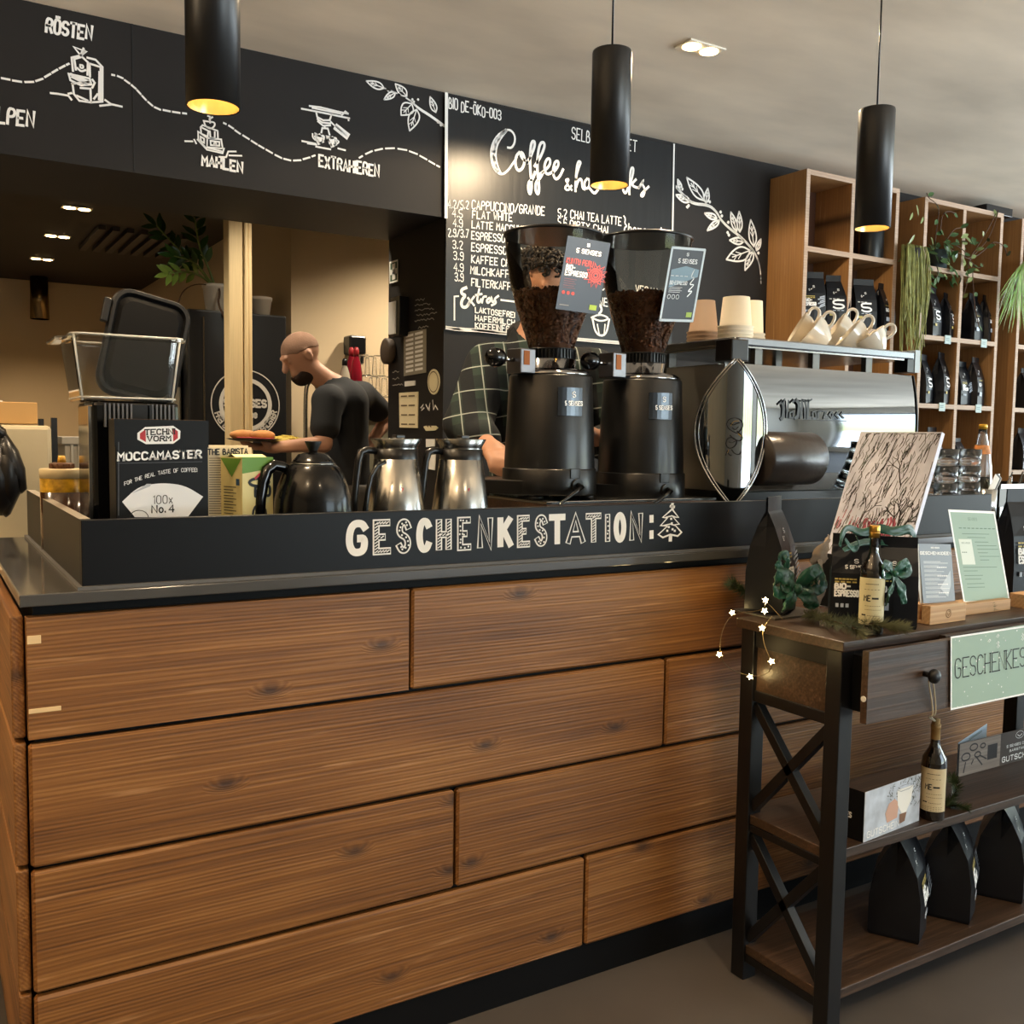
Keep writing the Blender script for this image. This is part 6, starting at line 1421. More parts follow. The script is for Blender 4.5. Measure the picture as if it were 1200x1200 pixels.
g0_, g1_ = at_y(1122, 919, yv), at_y(1215, 905, yv); g0_.z = g1_.z = MZ; ht = at_y(1123, 872, yv).z-MZ
gv = thing('gift_voucher', (g0_.x, g0_.y, MZ), 0, 'wide brown folded card reading BARISTAKURS GUTSCHEIN at the right picture edge', 'voucher')
Uf = g1_-g0_; Nf = Vector((Uf.y, -Uf.x, 0)).normalized(); Vh = Vector((0, 0, ht))
b = MB(mat('card_brown', '#4a423e', .4)).prism([(0,0),(1,0),(1,1),(0,1)], g0_, Uf, Vh, -Nf, .001); o = g0_+Nf*.0006
b.use(wood('photo_boards', '#6b5f57', '#8a7d74', '#a2968c', .5, lines=40, bump=0, knots=False)).poly([o+Uf*x+Vh*y for x, y in ((.005,.01),(.50,.01),(.50,.99),(.005,.99))]); o += Nf*.0004
b.use(mat('photo_black', '#2a2628', .5)).poly([o+Uf*x+Vh*y for x, y in ((.34,.3),(.46,.3),(.46,.75),(.34,.75))])
for cx, cy, r_ in ((.17,.8,.045),(.28,.78,.03),(.08,.56,.05),(.22,.55,.035)): b.ribbon([o+Uf*(cx+r_*math.cos(k))+Vh*(cy+r_*2.2*math.sin(k)) for k in [math.tau*j/14 for j in range(15)]], Nf, .004)
for e in (((.2,.5),(.28,.2)),((.25,.5),(.33,.35)),((.06,.1),(.08,.4)),((.15,.3),(.17,.42))): b.ribbon([o+Uf*x+Vh*y for x, y in e], Nf, .004)
b.use(WHITE_INK); b.ribbon([o+Uf*(.74+.05*math.cos(k))+Vh*(.84+.11*math.sin(k)) for k in [math.tau*j/18 for j in range(19)]], Nf, .0012); b.ribbon([o+Uf*x+Vh*y for x, y in ((.71,.85),(.74,.79),(.77,.85))], Nf, .002)
text_on(b, '5 SENSES COFFEE', o+Uf*.58+Vh*.52, Uf*.34, Vh*.07, Nf, .0014); text_on(b, 'BARISTAKURS', o+Uf*.62+Vh*.37, Uf*.27, Vh*.07, Nf, .0014); text_on(b, 'GUTSCHEIN', o+Uf*.53+Vh*.1, Uf*.42, Vh*.15, Nf, .003)
b.build('front_panel', gv, True)
r1 = at_y(1159, 853, yv+.06); r0 = g0_+Vector((.004, .006, 0)); 
b = MB(mat('card_pale', '#b9c9d8', .5)); Ur = Vector((r1.x-r0.x, .06, 0)); b.prism([(0,0),(1,0),(1,1.05),(0,1.0)], r0, Ur, Vh, Vector((0, 1, 0)), .001); o = r0-Vector((0, .0008, 0)); b.use(mat('sage_ink', '#5f7a6a', .6)); [b.ribbon([o+Ur*.35+Vh*v-Vector((0,.0004,0)), o+Ur*.8+Vh*(v+.02)-Vector((0,.0004,0))], NY, .0015) for v in (.93, .89)]; b.build('rear_panel', gv, True)
sprig([at_z(1108, 945, MZ+.004), at_z(1118, 934, MZ+.02), at_z(1122, 922, MZ+.05), at_z(1116, 912, MZ+.08)], .022, 380, 'small fir sprig behind the corked bottle on the middle shelf', FIR, 7)
sprig([at_z(1112, 944, MZ+.004), at_z(1122, 944, MZ+.01), at_z(1132, 946, MZ+.006)], .02, 260, 'small fir sprig lying right of the corked bottle', FIR, 8)
# ---- bottom shelf bags, narrow fronts to the right
for k, (px, py, lb) in enumerate(((1066, 1100, 'leftmost black coffee bag on the bottom console shelf'), (1124, 1078, 'second black coffee bag from the left on the bottom console shelf'), (1185, 1055, 'black coffee bag on the bottom console shelf, cut by the picture edge'))):
    q = at_z(px, py-8, .0855); bag(q.x, q.y+.035, .0855, math.radians(30), lb, 'coffee bags on the bottom console shelf', .15, .115, .272, 0)
# ------------------------------------------------------------------ people: one continuous surface each, from blended round cones
def surface_nets(f, lo, hi, h):
    lo = np.array(lo, float); n = np.ceil((np.array(hi)-lo)/h).astype(int)+1
    ax = [lo[i]+h*np.arange(n[i]) for i in range(3)]
    V = np.empty(n, np.float32)
    for k in range(n[2]):
        X, Y = np.meshgrid(ax[0], ax[1], indexing='ij'); P = np.stack([X.ravel(), Y.ravel(), np.full(X.size, ax[2][k])], 1); V[:, :, k] = f(P).reshape(n[0], n[1])
    S = V < 0; c = np.zeros(n-1, np.int8)
    for d in np.ndindex(2, 2, 2): c += S[d[0]:n[0]-1+d[0], d[1]:n[1]-1+d[1], d[2]:n[2]-1+d[2]]
    act = np.argwhere((c > 0) & (c < 8)); idx = -np.ones(n-1, np.int64); idx[tuple(act.T)] = np.arange(len(act))
    acc = np.zeros((len(act), 3)); cnt = np.zeros((len(act), 1))
    cs = list(np.ndindex(2, 2, 2))
    for a in cs:
        for ax_ in range(3):
            if a[ax_]: continue
            b = list(a); b[ax_] = 1
            va = V[tuple((act+a).T)]; vb = V[tuple((act+b).T)]; m = (va < 0) != (vb < 0); t = np.where(m, va/np.where(va == vb, 1, va-vb), 0)
            p = np.tile(np.array(a, float), (len(act), 1)); p[:, ax_] += t; acc += p*m[:, None]; cnt += m[:, None]
    verts = lo+(act+acc/cnt)*h; F = []
    for ax_ in range(3):
        o = [i for i in range(3) if i != ax_]; sl = [slice(None)]*3; s2 = [slice(None)]*3; sl[ax_] = slice(0, n[ax_]-1); s2[ax_] = slice(1, n[ax_])
        A, B = S[tuple(sl)], S[tuple(s2)]; e = np.argwhere(A != B); e = e[(e[:, o[0]] > 0) & (e[:, o[1]] > 0) & (e[:, o[0]] < n[o[0]]-1) & (e[:, o[1]] < n[o[1]]-1)]
        q = []
        for d in ((0, 0), (1, 0), (1, 1), (0, 1)): k = e.copy(); k[:, o[0]] -= d[0]; k[:, o[1]] -= d[1]; q.append(idx[tuple(k.T)])
        q = np.stack(q, 1); fl = A[tuple(e.T)] ^ (ax_ == 1); q[fl] = q[fl][:, ::-1]; F.append(q[(q >= 0).all(1)])
    return verts, np.concatenate(F)[:, ::-1]
def smin(a, b, k): h = np.clip(.5+.5*(b-a)/k, 0, 1); return b+(a-b)*h-k*h*(1-h)
def cone(P, a, b, ra, rb, s=(1, 1, 1)):
    a, b, s = np.array(a, float), np.array(b, float), np.array(s, float); p = (P-a)/s; d = (b-a)/s; t = np.clip(p@d/(d@d), 0, 1)
    return (np.linalg.norm(p-t[:, None]*d, axis=1)-(ra+(rb-ra)*t))*s.min()
def ell(P, c, r): r = np.array(r, float); q = (P-np.array(c))/r; l = np.linalg.norm(q, axis=1); g = np.linalg.norm(q/r, axis=1)+1e-9; return l*(l-1)/g
def uni(P, prims, k):
    d = None
    for f in prims: v = f(P); d = v if d is None else smin(d, v, k)
    return d
def sdf_obj(name, f, lo, hi, h, m, parent, label=None):
    v, q = surface_nets(f, lo, hi, h); b = MB(m); b.add([Vector(x) for x in v.tolist()], q.tolist(), True); return b.build(name, parent, label=label)
def C(a, b, ra, rb, s=(1, 1, 1)): return lambda P: cone(P, a, b, ra, rb, s)
def E(c, r): return lambda P: ell(P, c, r)
def rotm(pitch, yaw=0): return (Matrix.Rotation(yaw, 3, 'Z') @ Matrix.Rotation(pitch, 3, 'X'))
def head_sdf(c, pitch, yaw=0, beard=0):
    """head centred at c, facing -Y when pitch = yaw = 0"""
    R_ = np.array(rotm(pitch, yaw)); c = np.array(c)
    def f(P):
        p = (P-c)@R_
        d = ell(p, (0, .012, .03), (.076, .097, .088)); d = smin(d, ell(p, (0, -.018, -.045), (.058, .072, .072)), .03)
        d = smin(d, ell(p, (0, -.055, -.088), (.030, .030, .026)), .025)
        d = smin(d, cone(p, (0, -.088, .022), (0, -.111, -.018), .010, .0145), .012); d = smin(d, ell(p, (0, -.078, -.055), (.026, .018, .012)), .01)
        d = smin(d, cone(p, (-.035, -.083, .035), (.035, -.083, .035), .011, .011), .014)
        for s in (-1, 1):
            d = -smin(-d, ell(p, (s*.032, -.096, .014), (.017, .014, .010)), .008); d = smin(d, ell(p, (s*.078, .012, -.003), (.011, .021, .034)), .008); d = np.maximum(d, -ell(p, (s*.09, .006, -.003), (.008, .010, .02)))
            d = smin(d, ell(p, (s*.032, -.079, .013), (.014, .0125, .0125)), .003)
        return d
    return f, R_, c
def hand(wrist, d, palm_n, curl=.5, s=1.0, side=1):
    """palm, four unequal bent fingers and a thumb from the side of the palm"""
    d, n_ = Vector(d).normalized(), Vector(palm_n).normalized(); x = d.cross(n_).normalized()*side; W_ = Vector(wrist); out = []
    pc = W_+d*.045*s
    out.append(C(W_, W_+d*.03*s, .024*s, .028*s)); 
    for i, (o_, l_) in enumerate(((-.030, .074), (-.010, .083), (.010, .077), (.028, .060))):
        k0 = W_+d*.088*s+x*o_*s; out.append(C(W_+d*.02*s+x*o_*.6*s, k0, .016*s, .0115*s)); a = k0; dd = d
        for j, fr in enumerate((.45, .32, .23)):
            dd = (Matrix.Rotation(curl*(.5 if j == 0 else .9), 3, x*side if False else d.cross(n_)) @ dd); e = a+dd*l_*fr*s; out.append(C(a, e, (.0098-.001*j)*s, (.009-.001*j)*s)); a = e
    t0 = W_+d*.025*s-x*.026*s; t1 = t0+(d*.55-x*.75+n_*.25).normalized()*.038*s; t2 = t1+(d*.85-x*.25+n_*.4).normalized()*.032*s
    out += [C(t0, t1, .0145*s, .0115*s), C(t1, t2, .011*s, .009*s)]
    return out

def eyes(parent, R_, c):
    b = MB(mat('eye_white', '#d9d4cc', .2))
    for s in (-1, 1): b.ellip(Vector(R_ @ np.array((s*.032, -.0745, .013))+c), (.0115, .0115, .0115), 12, 8)
    b.use(mat('eye_dark', '#1d130d', .15))
    for s in (-1, 1): b.ellip(Vector(R_ @ np.array((s*.032, -.083, .011))+c), (.0055, .0045, .0055), 10, 6)
    b.build('eyes', parent)

def person_frame(name, x, y, rz, label): return thing(name, (x, y, 0), rz, label, 'person')

# --- cook in the kitchen, facing left, carrying two dishes
YPn = 4.78; hx = at_y(401, 560, YPn).x
cook = person_frame('person', hx, YPn, math.radians(-90), 'bearded person in a black T-shirt carrying dishes through the kitchen')
def loc(px, py, dY=0): p = at_y(px, py, YPn+dY); return Vector((-(p.y-YPn), p.x-hx, p.z))   # local: x = person's left, -y = front
hc = loc(353, 418); nk = loc(391, 446); SL = loc(384, 470, -.17); SR = loc(425, 463, .17); EL = loc(379, 520, -.22); ER = loc(454, 492, .30); WL = loc(322, 524, -.26); WR = loc(428, 527, .18)
nk.x = 0; hc.x = 0
hf, hR, hC = head_sdf(hc, math.radians(33))
pelv = Vector((0, .02, .98)); chest = Vector((0, loc(401, 482).y, loc(401, 482).z)); 
torso = [C(pelv, (0, (pelv.y+chest.y)/2, 1.16), .115, .105, (1.35, 1, 1)), C((0, (pelv.y+chest.y)/2, 1.16), chest+Vector((0, 0, .04)), .105, .118, (1.35, 1, 1)), C(SL*.75+nk*.25-Vector((0, 0, .03)), SR*.75+nk*.25-Vector((0, 0, .03)), .075, .075), C(chest, nk-Vector((0, 0, .03)), .10, .065, (1.2, 1, 1))]
legs = []
for s in (-1, 1): legs += [C((s*.09, .02, .95), (s*.10, -.01, .52), .088, .058), C((s*.10, -.01, .52), (s*.105, .03, .10), .056, .04), C((s*.105, .03, .07), (s*.12, -.12, .045), .042, .036)]
arms = [C(SL, EL, .050, .041), C(EL, WL, .040, .027), C(SR, ER, .050, .041), C(ER, WR, .040, .027)]
skin_prims = [hf, C(nk+Vector((0, .01, -.04)), hc+Vector((0, .035, -.05)), .060, .055)]+torso+legs+arms+hand(WL, (-.05, -1, .02), (0, 0, 1), .35, 1.0, 1)+hand(WR, (.8, -.4, -.35), (-.3, -.6, -.3), .6, 1.0, 1)
allp = np.array([list(v) for v in (hc, SL, SR, EL, ER, WL, WR)]); 
lo = (allp.min(0)-[.2, .25, .2]); hi = (allp.max(0)+[.2, .2, .2]); lo[2] = -.005; hi[2] = hc.z+.16; lo[0] = min(lo[0], -.25); hi[0] = max(hi[0], .25); hi[1] = max(hi[1], .2)
sdf_obj('body', lambda P: uni(P, skin_prims, .018), lo, hi, .0085, SKIN, cook)
TEE = mat('black_cotton', '#17181a', .85, bump=.25, bscale=25)
sl0, sr0 = SL.lerp(EL, .62), SR.lerp(ER, .55)
tee = torso+[C(SL, sl0, .064, .062), C(SR, sr0, .064, .062)]
def tee_f(P):
    d = uni(P, tee, .03)-.011; d = np.maximum(d, .93-P[:, 2]); nkc = np.array(nk+Vector((0, -.01, .035))); return np.maximum(d, .075-np.linalg.norm((P-nkc)*[1, 1, .9], axis=1))
sdf_obj('t_shirt', tee_f, lo, hi, .0095, TEE, cook)
sdf_obj('trousers', lambda P: np.maximum(np.maximum(uni(P, legs+[C(pelv, pelv+Vector((0, 0, .02)), .117, .115, (1.36, 1, 1))], .03)-.010, P[:, 2]-1.0), .06-P[:, 2]), [-.3, -.3, 0], [.3, .3, 1.1], .012, mat('grey_trousers', '#4a4743', .85), cook)
bd = lambda P: np.maximum(ell((P-hC)@hR, (0, -.045, -.085), (.056, .062, .066)), -(ell((P-hC)@hR, (0, -.085, -.035), (.07, .055, .030))))
sdf_obj('beard', lambda P: np.maximum(bd(P), hf(P)-.014), hC-.17, hC+.17, .006, mat('beard_brown', '#2a1a11', .9, bump=.8, bscale=120), cook)
sdf_obj('hair', lambda P: np.maximum(hf(P)-.0022, np.minimum(1, -(((P-hC)@hR)[:, 2]-.028-.55*(-((P-hC)@hR)[:, 1]-.035)*(((P-hC)@hR)[:, 1] < -.035)+.35*np.maximum(0, ((P-hC)@hR)[:, 1]-.02)))), hC-.16, hC+.16, .006, mat('cropped_hair', '#8c6c58', .9, bump=.5, bscale=150), cook)
eyes(cook, hR, hC)
# dishes he carries
def world(o, v): return mw(o) @ Vector(v)
h1 = world(cook, WL); dY = YPn-.28
p1 = at_y(298, 517.5, dY); t = thing('serving_plate', (p1.x, p1.y, p1.z), 0, 'dark plate with bread rolls and a red napkin held out by the cook', 'plate', 'dishes carried by the cook')
PLM = mat('dark_plate', '#211c1a', .35)
pl_prof = [(0, 0), (.07, 0), (.125, .012), (.127, .014), (.07, .005), (0, .004)]
MB(PLM).lathe(pl_prof, 36).build('plate', t)
for k, (x, y, s_) in enumerate(((-.05, 0, 1), (.03, -.03, .9))): MB(mat('bread_crust', '#b97f48', .7, noise=.25, nscale=20)).ellip((x, y, .03), (.065*s_, .034, .024), 20, 12).build('bread_roll', t)
b = MB(mat('napkin_red', '#8e2f2c', .8)); b.add([(-.10, -.06, .018), (.06, -.085, .014), (.09, -.02, .02), (-.06, .03, .024)], [(0, 1, 2, 3)]); b.build('napkin', t, solid=.003)
p2 = at_y(340, 522.5, dY+.16); t = thing('serving_plate', (p2.x, p2.y, p2.z), 0, 'dark plate heaped with yellow noodles nearest the body of the cook', 'plate', 'dishes carried by the cook')
MB(PLM).lathe([(r_*1.15, z) for r_, z in pl_prof], 36).build('plate', t)
rn = random.Random(2); b = MB(mat('noodle_yellow', '#c9b24a', .5))
b.ellip((-.02, 0, .02), (.075, .06, .028), 20, 10)
for i in range(60):
    a = rn.random()*math.tau; r_ = rn.uniform(0, .07); c = Vector((-.02+r_*math.cos(a), r_*.8*math.sin(a), .03+.016*(1-r_/.08))); q = rn.random()*math.tau
    b.tube([c+Vector((.022*math.cos(q+k*.7), .018*math.sin(q+k*.7), .004*math.sin(k))) for k in range(5)], .0032, 5)
b.build('noodles', t, kind='stuff')

# --- barista behind the grinders, facing the room
YB = 2.98; bx_ = at_y(640, 420, YB).x
bar = person_frame('person', bx_, YB, math.radians(-18), 'barista in a dark plaid shirt bending behind the left grinder')
Rb = Matrix.Rotation(math.radians(18), 3, 'Z')
def locb(px, py, dY=0): p = at_y(px, py, YB+dY); return Rb @ Vector((p.x-bx_, p.y-YB, p.z))
hc = locb(634, 338, -.10); nk = locb(629, 388, -.03); SR = locb(571, 430, 0); EL_ = locb(549, 497, -.10); WR = locb(574, 524, -.34); SL = Vector((-SR.x+nk.x*1.2, SR.y, SR.z-.01)); EL2 = SL+Vector((.10, -.08, -.28)); WL = EL2+Vector((-.20, -.14, .06))
hf, hR, hC = head_sdf(hc, math.radians(26), math.radians(12))
pelv = Vector((0, .10, 1.0)); chest = (SR+SL)/2+Vector((0, .0, -.14))
torso = [C(pelv, pelv.lerp(chest, .5), .118, .118, (1.35, 1, 1)), C(pelv.lerp(chest, .5), chest, .118, .125, (1.4, 1, 1)), C(SR.lerp(nk, .2)-Vector((0, 0, .03)), SL.lerp(nk, .2)-Vector((0, 0, .03)), .078, .078), C(chest, nk-Vector((0, 0, .04)), .105, .07, (1.25, 1, 1))]
legs = []
for s in (-1, 1): legs += [C((s*.09, .10, .97), (s*.10, .07, .52), .09, .06), C((s*.10, .07, .52), (s*.105, .11, .10), .058, .04), C((s*.105, .11, .07), (s*.12, -.04, .045), .042, .036)]
arms = [C(SR, EL_, .052, .043), C(EL_, WR, .042, .028), C(SL, EL2, .052, .043), C(EL2, WL, .042, .028)]
sk = [hf, C(nk-Vector((0, -.01, .04)), hc+Vector((0, .03, -.05)), .062, .056)]+torso+legs+arms+hand(WR, (WR-EL_), (0, 0, -1), .5, 1.0, -1)+hand(WL, (WL-EL2), (0, 0, -1), .5)
allp = np.array([list(v) for v in (hc, SL, SR, EL_, EL2, WL, WR)]); lo = allp.min(0)-[.2, .3, .2]; hi = allp.max(0)+[.2, .25, .2]; lo[2] = -.005; hi[2] = hc.z+.17; hi[1] = max(hi[1], .3); lo[1] = min(lo[1], -.15)
sdf_obj('body', lambda P: uni(P, sk, .018), lo, hi, .009, SKIN, bar)
def plaid():
    m = mat('plaid_flannel', '#15191c', .9, bump=.2, bscale=60); n = m.node_tree; L = n.links.new; N = n.nodes.new; b = n.nodes['Principled BSDF']
    t = N('ShaderNodeTexCoord'); mp = N('ShaderNodeMapping'); mp.inputs['Rotation'].default_value = (.12, .1, .2); L(t.outputs['Object'], mp.inputs[0]); s = N('ShaderNodeSeparateXYZ'); L(mp.outputs[0], s.inputs[0])
    def line(sock, per, wd, off=0):
        a = N('ShaderNodeMath'); a.operation = 'ADD'; a.inputs[1].default_value = 10+off; L(sock, a.inputs[0]); mo = N('ShaderNodeMath'); mo.operation = 'MODULO'; mo.inputs[1].default_value = per; L(a.outputs[0], mo.inputs[0]); g = N('ShaderNodeMath'); g.operation = 'LESS_THAN'; g.inputs[1].default_value = wd; L(mo.outputs[0], g.inputs[0]); return g.outputs[0]
    w1, w2 = line(s.outputs[0], .085, .004), line(s.outputs[2], .085, .004); g1, g2 = line(s.outputs[0], .085, .04, .03), line(s.outputs[2], .085, .04, .03)
    def mix(a, f, col):
        x = N('ShaderNodeMix'); x.data_type = 'RGBA'; x.inputs['B'].default_value = lin(col); L(f, x.inputs['Factor'])
        if isinstance(a, str): x.inputs['A'].default_value = lin(a)
        else: L(a, x.inputs['A'])
        return x.outputs['Result']
    gg = N('ShaderNodeMath'); gg.operation = 'MULTIPLY'; L(g1, gg.inputs[0]); L(g2, gg.inputs[1]); mm = N('ShaderNodeMath'); mm.operation = 'MAXIMUM'; L(w1, mm.inputs[0]); L(w2, mm.inputs[1])
    c = mix(mix('#14181d', g1, '#202a2a'), gg.outputs[0], '#2b3a35'); c = mix(c, mm.outputs[0], '#9aa39f'); L(c, b.inputs['Base Color']); return m
PL = plaid(); cuff = EL_.lerp(WR, .62)
shirt = torso+[C(SR, EL_, .068, .066), C(EL_, cuff, .064, .050), C(SL, EL2, .068, .066), C(EL2, EL2.lerp(WL, .6), .064, .05)]
def shirt_f(P):
    w_ = .004*np.sin(P[:, 2]*60+P[:, 0]*25)*np.clip((1.45-P[:, 2])*4, 0, 1)
    d = uni(P, shirt, .03)-.013+w_; d = np.maximum(d, .93-P[:, 2]); c_ = np.array(nk+Vector((0, -.035, .03))); return np.maximum(d, .085-np.linalg.norm((P-c_)*[1, .8, .9], axis=1))
sdf_obj('plaid_shirt', shirt_f, lo, hi, .010, PL, bar)
b = MB(mat('hoodie_black', '#0f1014', .9, bump=.2, bscale=40)); cpts = [Vector((nk.x+.082*math.cos(a), nk.y+.01+.078*math.sin(a), nk.z-.005+.05*math.sin(a)-.02)) for a in [math.radians(x) for x in range(-80, 261, 20)]]
b.tube(cpts, [.016+.010*math.sin(math.pi*i/(len(cpts)-1)) for i in range(len(cpts))], 10); b.build('collar', bar)
sdf_obj('trousers', lambda P: np.maximum(np.maximum(uni(P, legs+[C(pelv, pelv+Vector((0, 0, .02)), .119, .117, (1.36, 1, 1))], .03)-.010, P[:, 2]-1.02), .06-P[:, 2]), [-.3, -.3, 0], [.3, .4, 1.1], .012, mat('dark_trousers', '#1d1e22', .85), bar)
b = MB(HAIRD); rn = random.Random(6)
for i in range(520):
    v = Vector((rn.gauss(0, 1), rn.gauss(0, 1), rn.gauss(0, 1))).normalized()
    if v.z < -.55 or (v.y < -.35 and v.z < .45): continue
    p_ = Vector(hR @ np.array((v.x*.088, .016+v.y*.105, .03+v.z*.098))+hC); q = rn.random()*math.tau; a_ = v.orthogonal().normalized(); c_ = v.cross(a_); r_ = rn.uniform(.008, .014)
    b.tube([p_+a_*(r_*math.cos(q+k*1.1))+c_*(r_*math.sin(q+k*1.1))+v*(.004*k-.008) for k in range(7)], .0042, 5)
sdf_h = lambda P: np.maximum(hf(P)-.008, -(((P-hC)@hR)[:, 1]+.045-.9*(((P-hC)@hR)[:, 2]-.03)*(((P-hC)@hR)[:, 2] > .03)+.0))
b.build('curls', bar)
sdf_obj('hair', lambda P: np.maximum(sdf_h(P), -(((P-hC)@hR)[:, 2]+.05)), hC-.16, hC+.16, .007, HAIRD, bar)
eyes(bar, hR, hC)

# ------------------------------------------------------------------ kitchen things
YC_ = 5.5
fx0, fx1 = at_y(220, 420, YC_).x, at_y(336, 420, YC_).x; fz = at_y(280, 366, YC_).z
fr = thing('black_fridge', ((fx0+fx1)/2, YC_, 0), 0, 'black upright fridge with a round white roaster logo behind the timber post', 'fridge')
MB(mat('fridge_black', '#131314', .4)).bx(fx0, fx1, YC_, YC_+.6, 0, fz).build('cabinet', fr, True, bevel=.01)
MB(STEEL).bx(at_y(238, 420, YC_).x-.004, at_y(238, 420, YC_).x+.004, YC_-.02, YC_-.001, .7, fz-.04).build('handle', fr, True)
mb = MB(mat('logo_white', '#b9b2a6', .6)); oc = at_y(288, 474, YC_-.002); rr = (at_y(327, 474, YC_).x-oc.x)
circ = lambda r_, a0=0, a1=360, n_=48: [oc+Vector((r_*math.cos(math.radians(a0+(a1-a0)*i/n_)), -.001, r_*math.sin(math.radians(a0+(a1-a0)*i/n_)))) for i in range(n_+1)]
mb.ribbon(circ(rr), NY, .006); mb.ribbon(circ(rr*.72), NY, .022)
def around(txt, r_, a0, a1, h_):
    for i, ch in enumerate(txt):
        if ch == ' ': continue
        a = math.radians(a0+(a1-a0)*i/(len(txt)-1)); e = Vector((math.cos(a), 0, math.sin(a))); tg = Vector((-math.sin(a), 0, math.cos(a))); P0 = oc+e*(r_+h_)-tg*h_*.3; text_on(mb, ch, P0-Vector((0, .001, 0)), tg*h_*.65, -e*h_, NY, .0075)
around('FREIBURGER KAFFEERÖSTER', rr*.79, 200, 345, rr*.15)
text_on(mb, '5 SENSES', oc+Vector((-rr*.62, -.001, -.012)), Vector((rr*1.22, 0, 0)), Vector((0, 0, rr*.2)), NY, .012); text_on(mb, 'coffee', oc+Vector((-rr*.3, -.001, -rr*.38)), Vector((rr*.62, 0, 0)), Vector((0, 0, rr*.2)), NY, .01); text_on(mb, 'S', oc+Vector((-rr*.1, -.001, rr*.25)), Vector((rr*.2, 0, 0)), Vector((0, 0, rr*.22)), NY, .01)
mb.build('logo', fr, True)
POT = mat('white_ceramic', '#d9cfc0', .35)
def pot(px, pyb, r_, h_, Y, label, z=None):
    p = at_y(px, pyb, Y); t = thing('flower_pot', (p.x, Y, z), 0, label, 'potted plant' if False else 'plant pot')
    MB(POT).lathe([(r_*.78, 0), (r_, h_-.02), (r_*1.06, h_-.018), (r_*1.06, h_), (r_*.92, h_), (r_*.9, h_-.03), (0, h_-.03)], 32).build('pot', t); MB(mat('soil', '#2b1d14', .95)).lathe([(r_*.9, h_-.028), (0, h_-.022)], 20, cap0=False).build('soil', t); return t, p
LEAF = mat('zz_leaf', '#2f4a18', .3, noise=.3, nscale=6); LEAFL = mat('pale_leaf', '#6f8436', .35); STEM = mat('plant_stem', '#6b7a3a', .5)
def leafshape(b, base, d, n_, L_, w_, bend=.15):
    base, d, n_ = Vector(base), Vector(d).normalized(), Vector(n_).normalized(); s = d.cross(n_).normalized(); vs = []
    for i in range(6):
        u = i/5; ww = w_*math.sin(math.pi*min(.98, max(.04, u*.92+.05)))*(1-.25*u); c = base+d*(L_*u)-n_*(bend*L_*u*u)
        vs += [c-s*ww/2, c+n_*(-.08*w_), c+s*ww/2]
    b.add(vs, [(3*i+j, 3*i+j+1, 3*i+4+j, 3*i+3+j) for i in range(5) for j in (0, 1)], True)
z0 = fz+.0005; t, p = pot(254, 364, .075, at_y(254, 335, YC_+.14).z-at_y(254, 364, YC_+.14).z+.02, YC_+.14, 'leafy plant in a white ceramic pot on the black fridge, left of the post', z0)
hp_ = at_y(254, 335, YC_+.14).z-z0
def zz(px_pts, n_l, ll, m=None, seed=0):
    rn = random.Random(seed); pts = chaikin3([Vector((q_.x-p.x, q_.y-p.y, q_.z-z0)) for q_ in px_pts], 2); b = MB(STEM).tube(pts, [.008-.005*i/(len(pts)-1) for i in range(len(pts))], 8)
    for i in range(n_l):
        u = .42+.58*i/n_l; k = min(len(pts)-2, int(u*(len(pts)-1))); d = (pts[k+1]-pts[k]).normalized(); sd = d.cross(Vector((0, 1, 0))).normalized()*(1 if i % 2 else -1); b.use(m or LEAF); leafshape(b, pts[k], d*.75+sd*.75+Vector((0, rn.uniform(-.3, .3), 0)), Vector((rn.uniform(-.3, .3), -1, .4)), ll*rn.uniform(.85, 1.1), ll*.42)
    b.use(m or LEAF); leafshape(b, pts[-1], pts[-1]-pts[-2], Vector((0, -1, .3)), ll, ll*.4); b.build('frond', t)
Y5 = YC_+.14
zz([at_y(252, 336, Y5), at_y(243, 310, Y5), at_y(233, 290, Y5-.05), at_y(228, 254, Y5-.08)], 11, .10, seed=1)
zz([at_y(250, 336, Y5), at_y(238, 318, Y5-.05), at_y(225, 305, Y5-.1), at_y(204, 300, Y5-.12)], 9, .09, seed=2)
zz([at_y(250, 336, Y5), at_y(235, 322, Y5-.08), at_y(215, 318, Y5-.14), at_y(197, 321, Y5-.18)], 9, .085, LEAFL, seed=3)
zz([at_y(250, 336, Y5), at_y(232, 312, Y5+.05), at_y(205, 288, Y5+.08), at_y(183, 264, Y5+.08)], 12, .09, seed=4)
b = MB(TWIG); b.tube(chaikin3([Vector((q_.x-p.x, q_.y-p.y, q_.z-z0)) for q_ in (at_y(252, 335, Y5), at_y(230, 332, Y5-.08), at_y(214, 340, Y5-.1), at_y(208, 358, Y5-.1))]), .0035, 6); b.tube(chaikin3([Vector((q_.x-p.x, q_.y-p.y, q_.z-z0)) for q_ in (at_y(256, 334, Y5-.05), at_y(258, 345, Y5-.1), at_y(255, 355, Y5-.1), at_y(263, 372, Y5-.16))]), .006, 6); b.build('dry_tendril', t)
t, p = pot(305, 368, .065, at_y(305, 348, YC_+.2).z-at_y(305, 368, YC_+.2).z+.02, YC_+.2, 'second white pot on the black fridge, right of the post', z0)
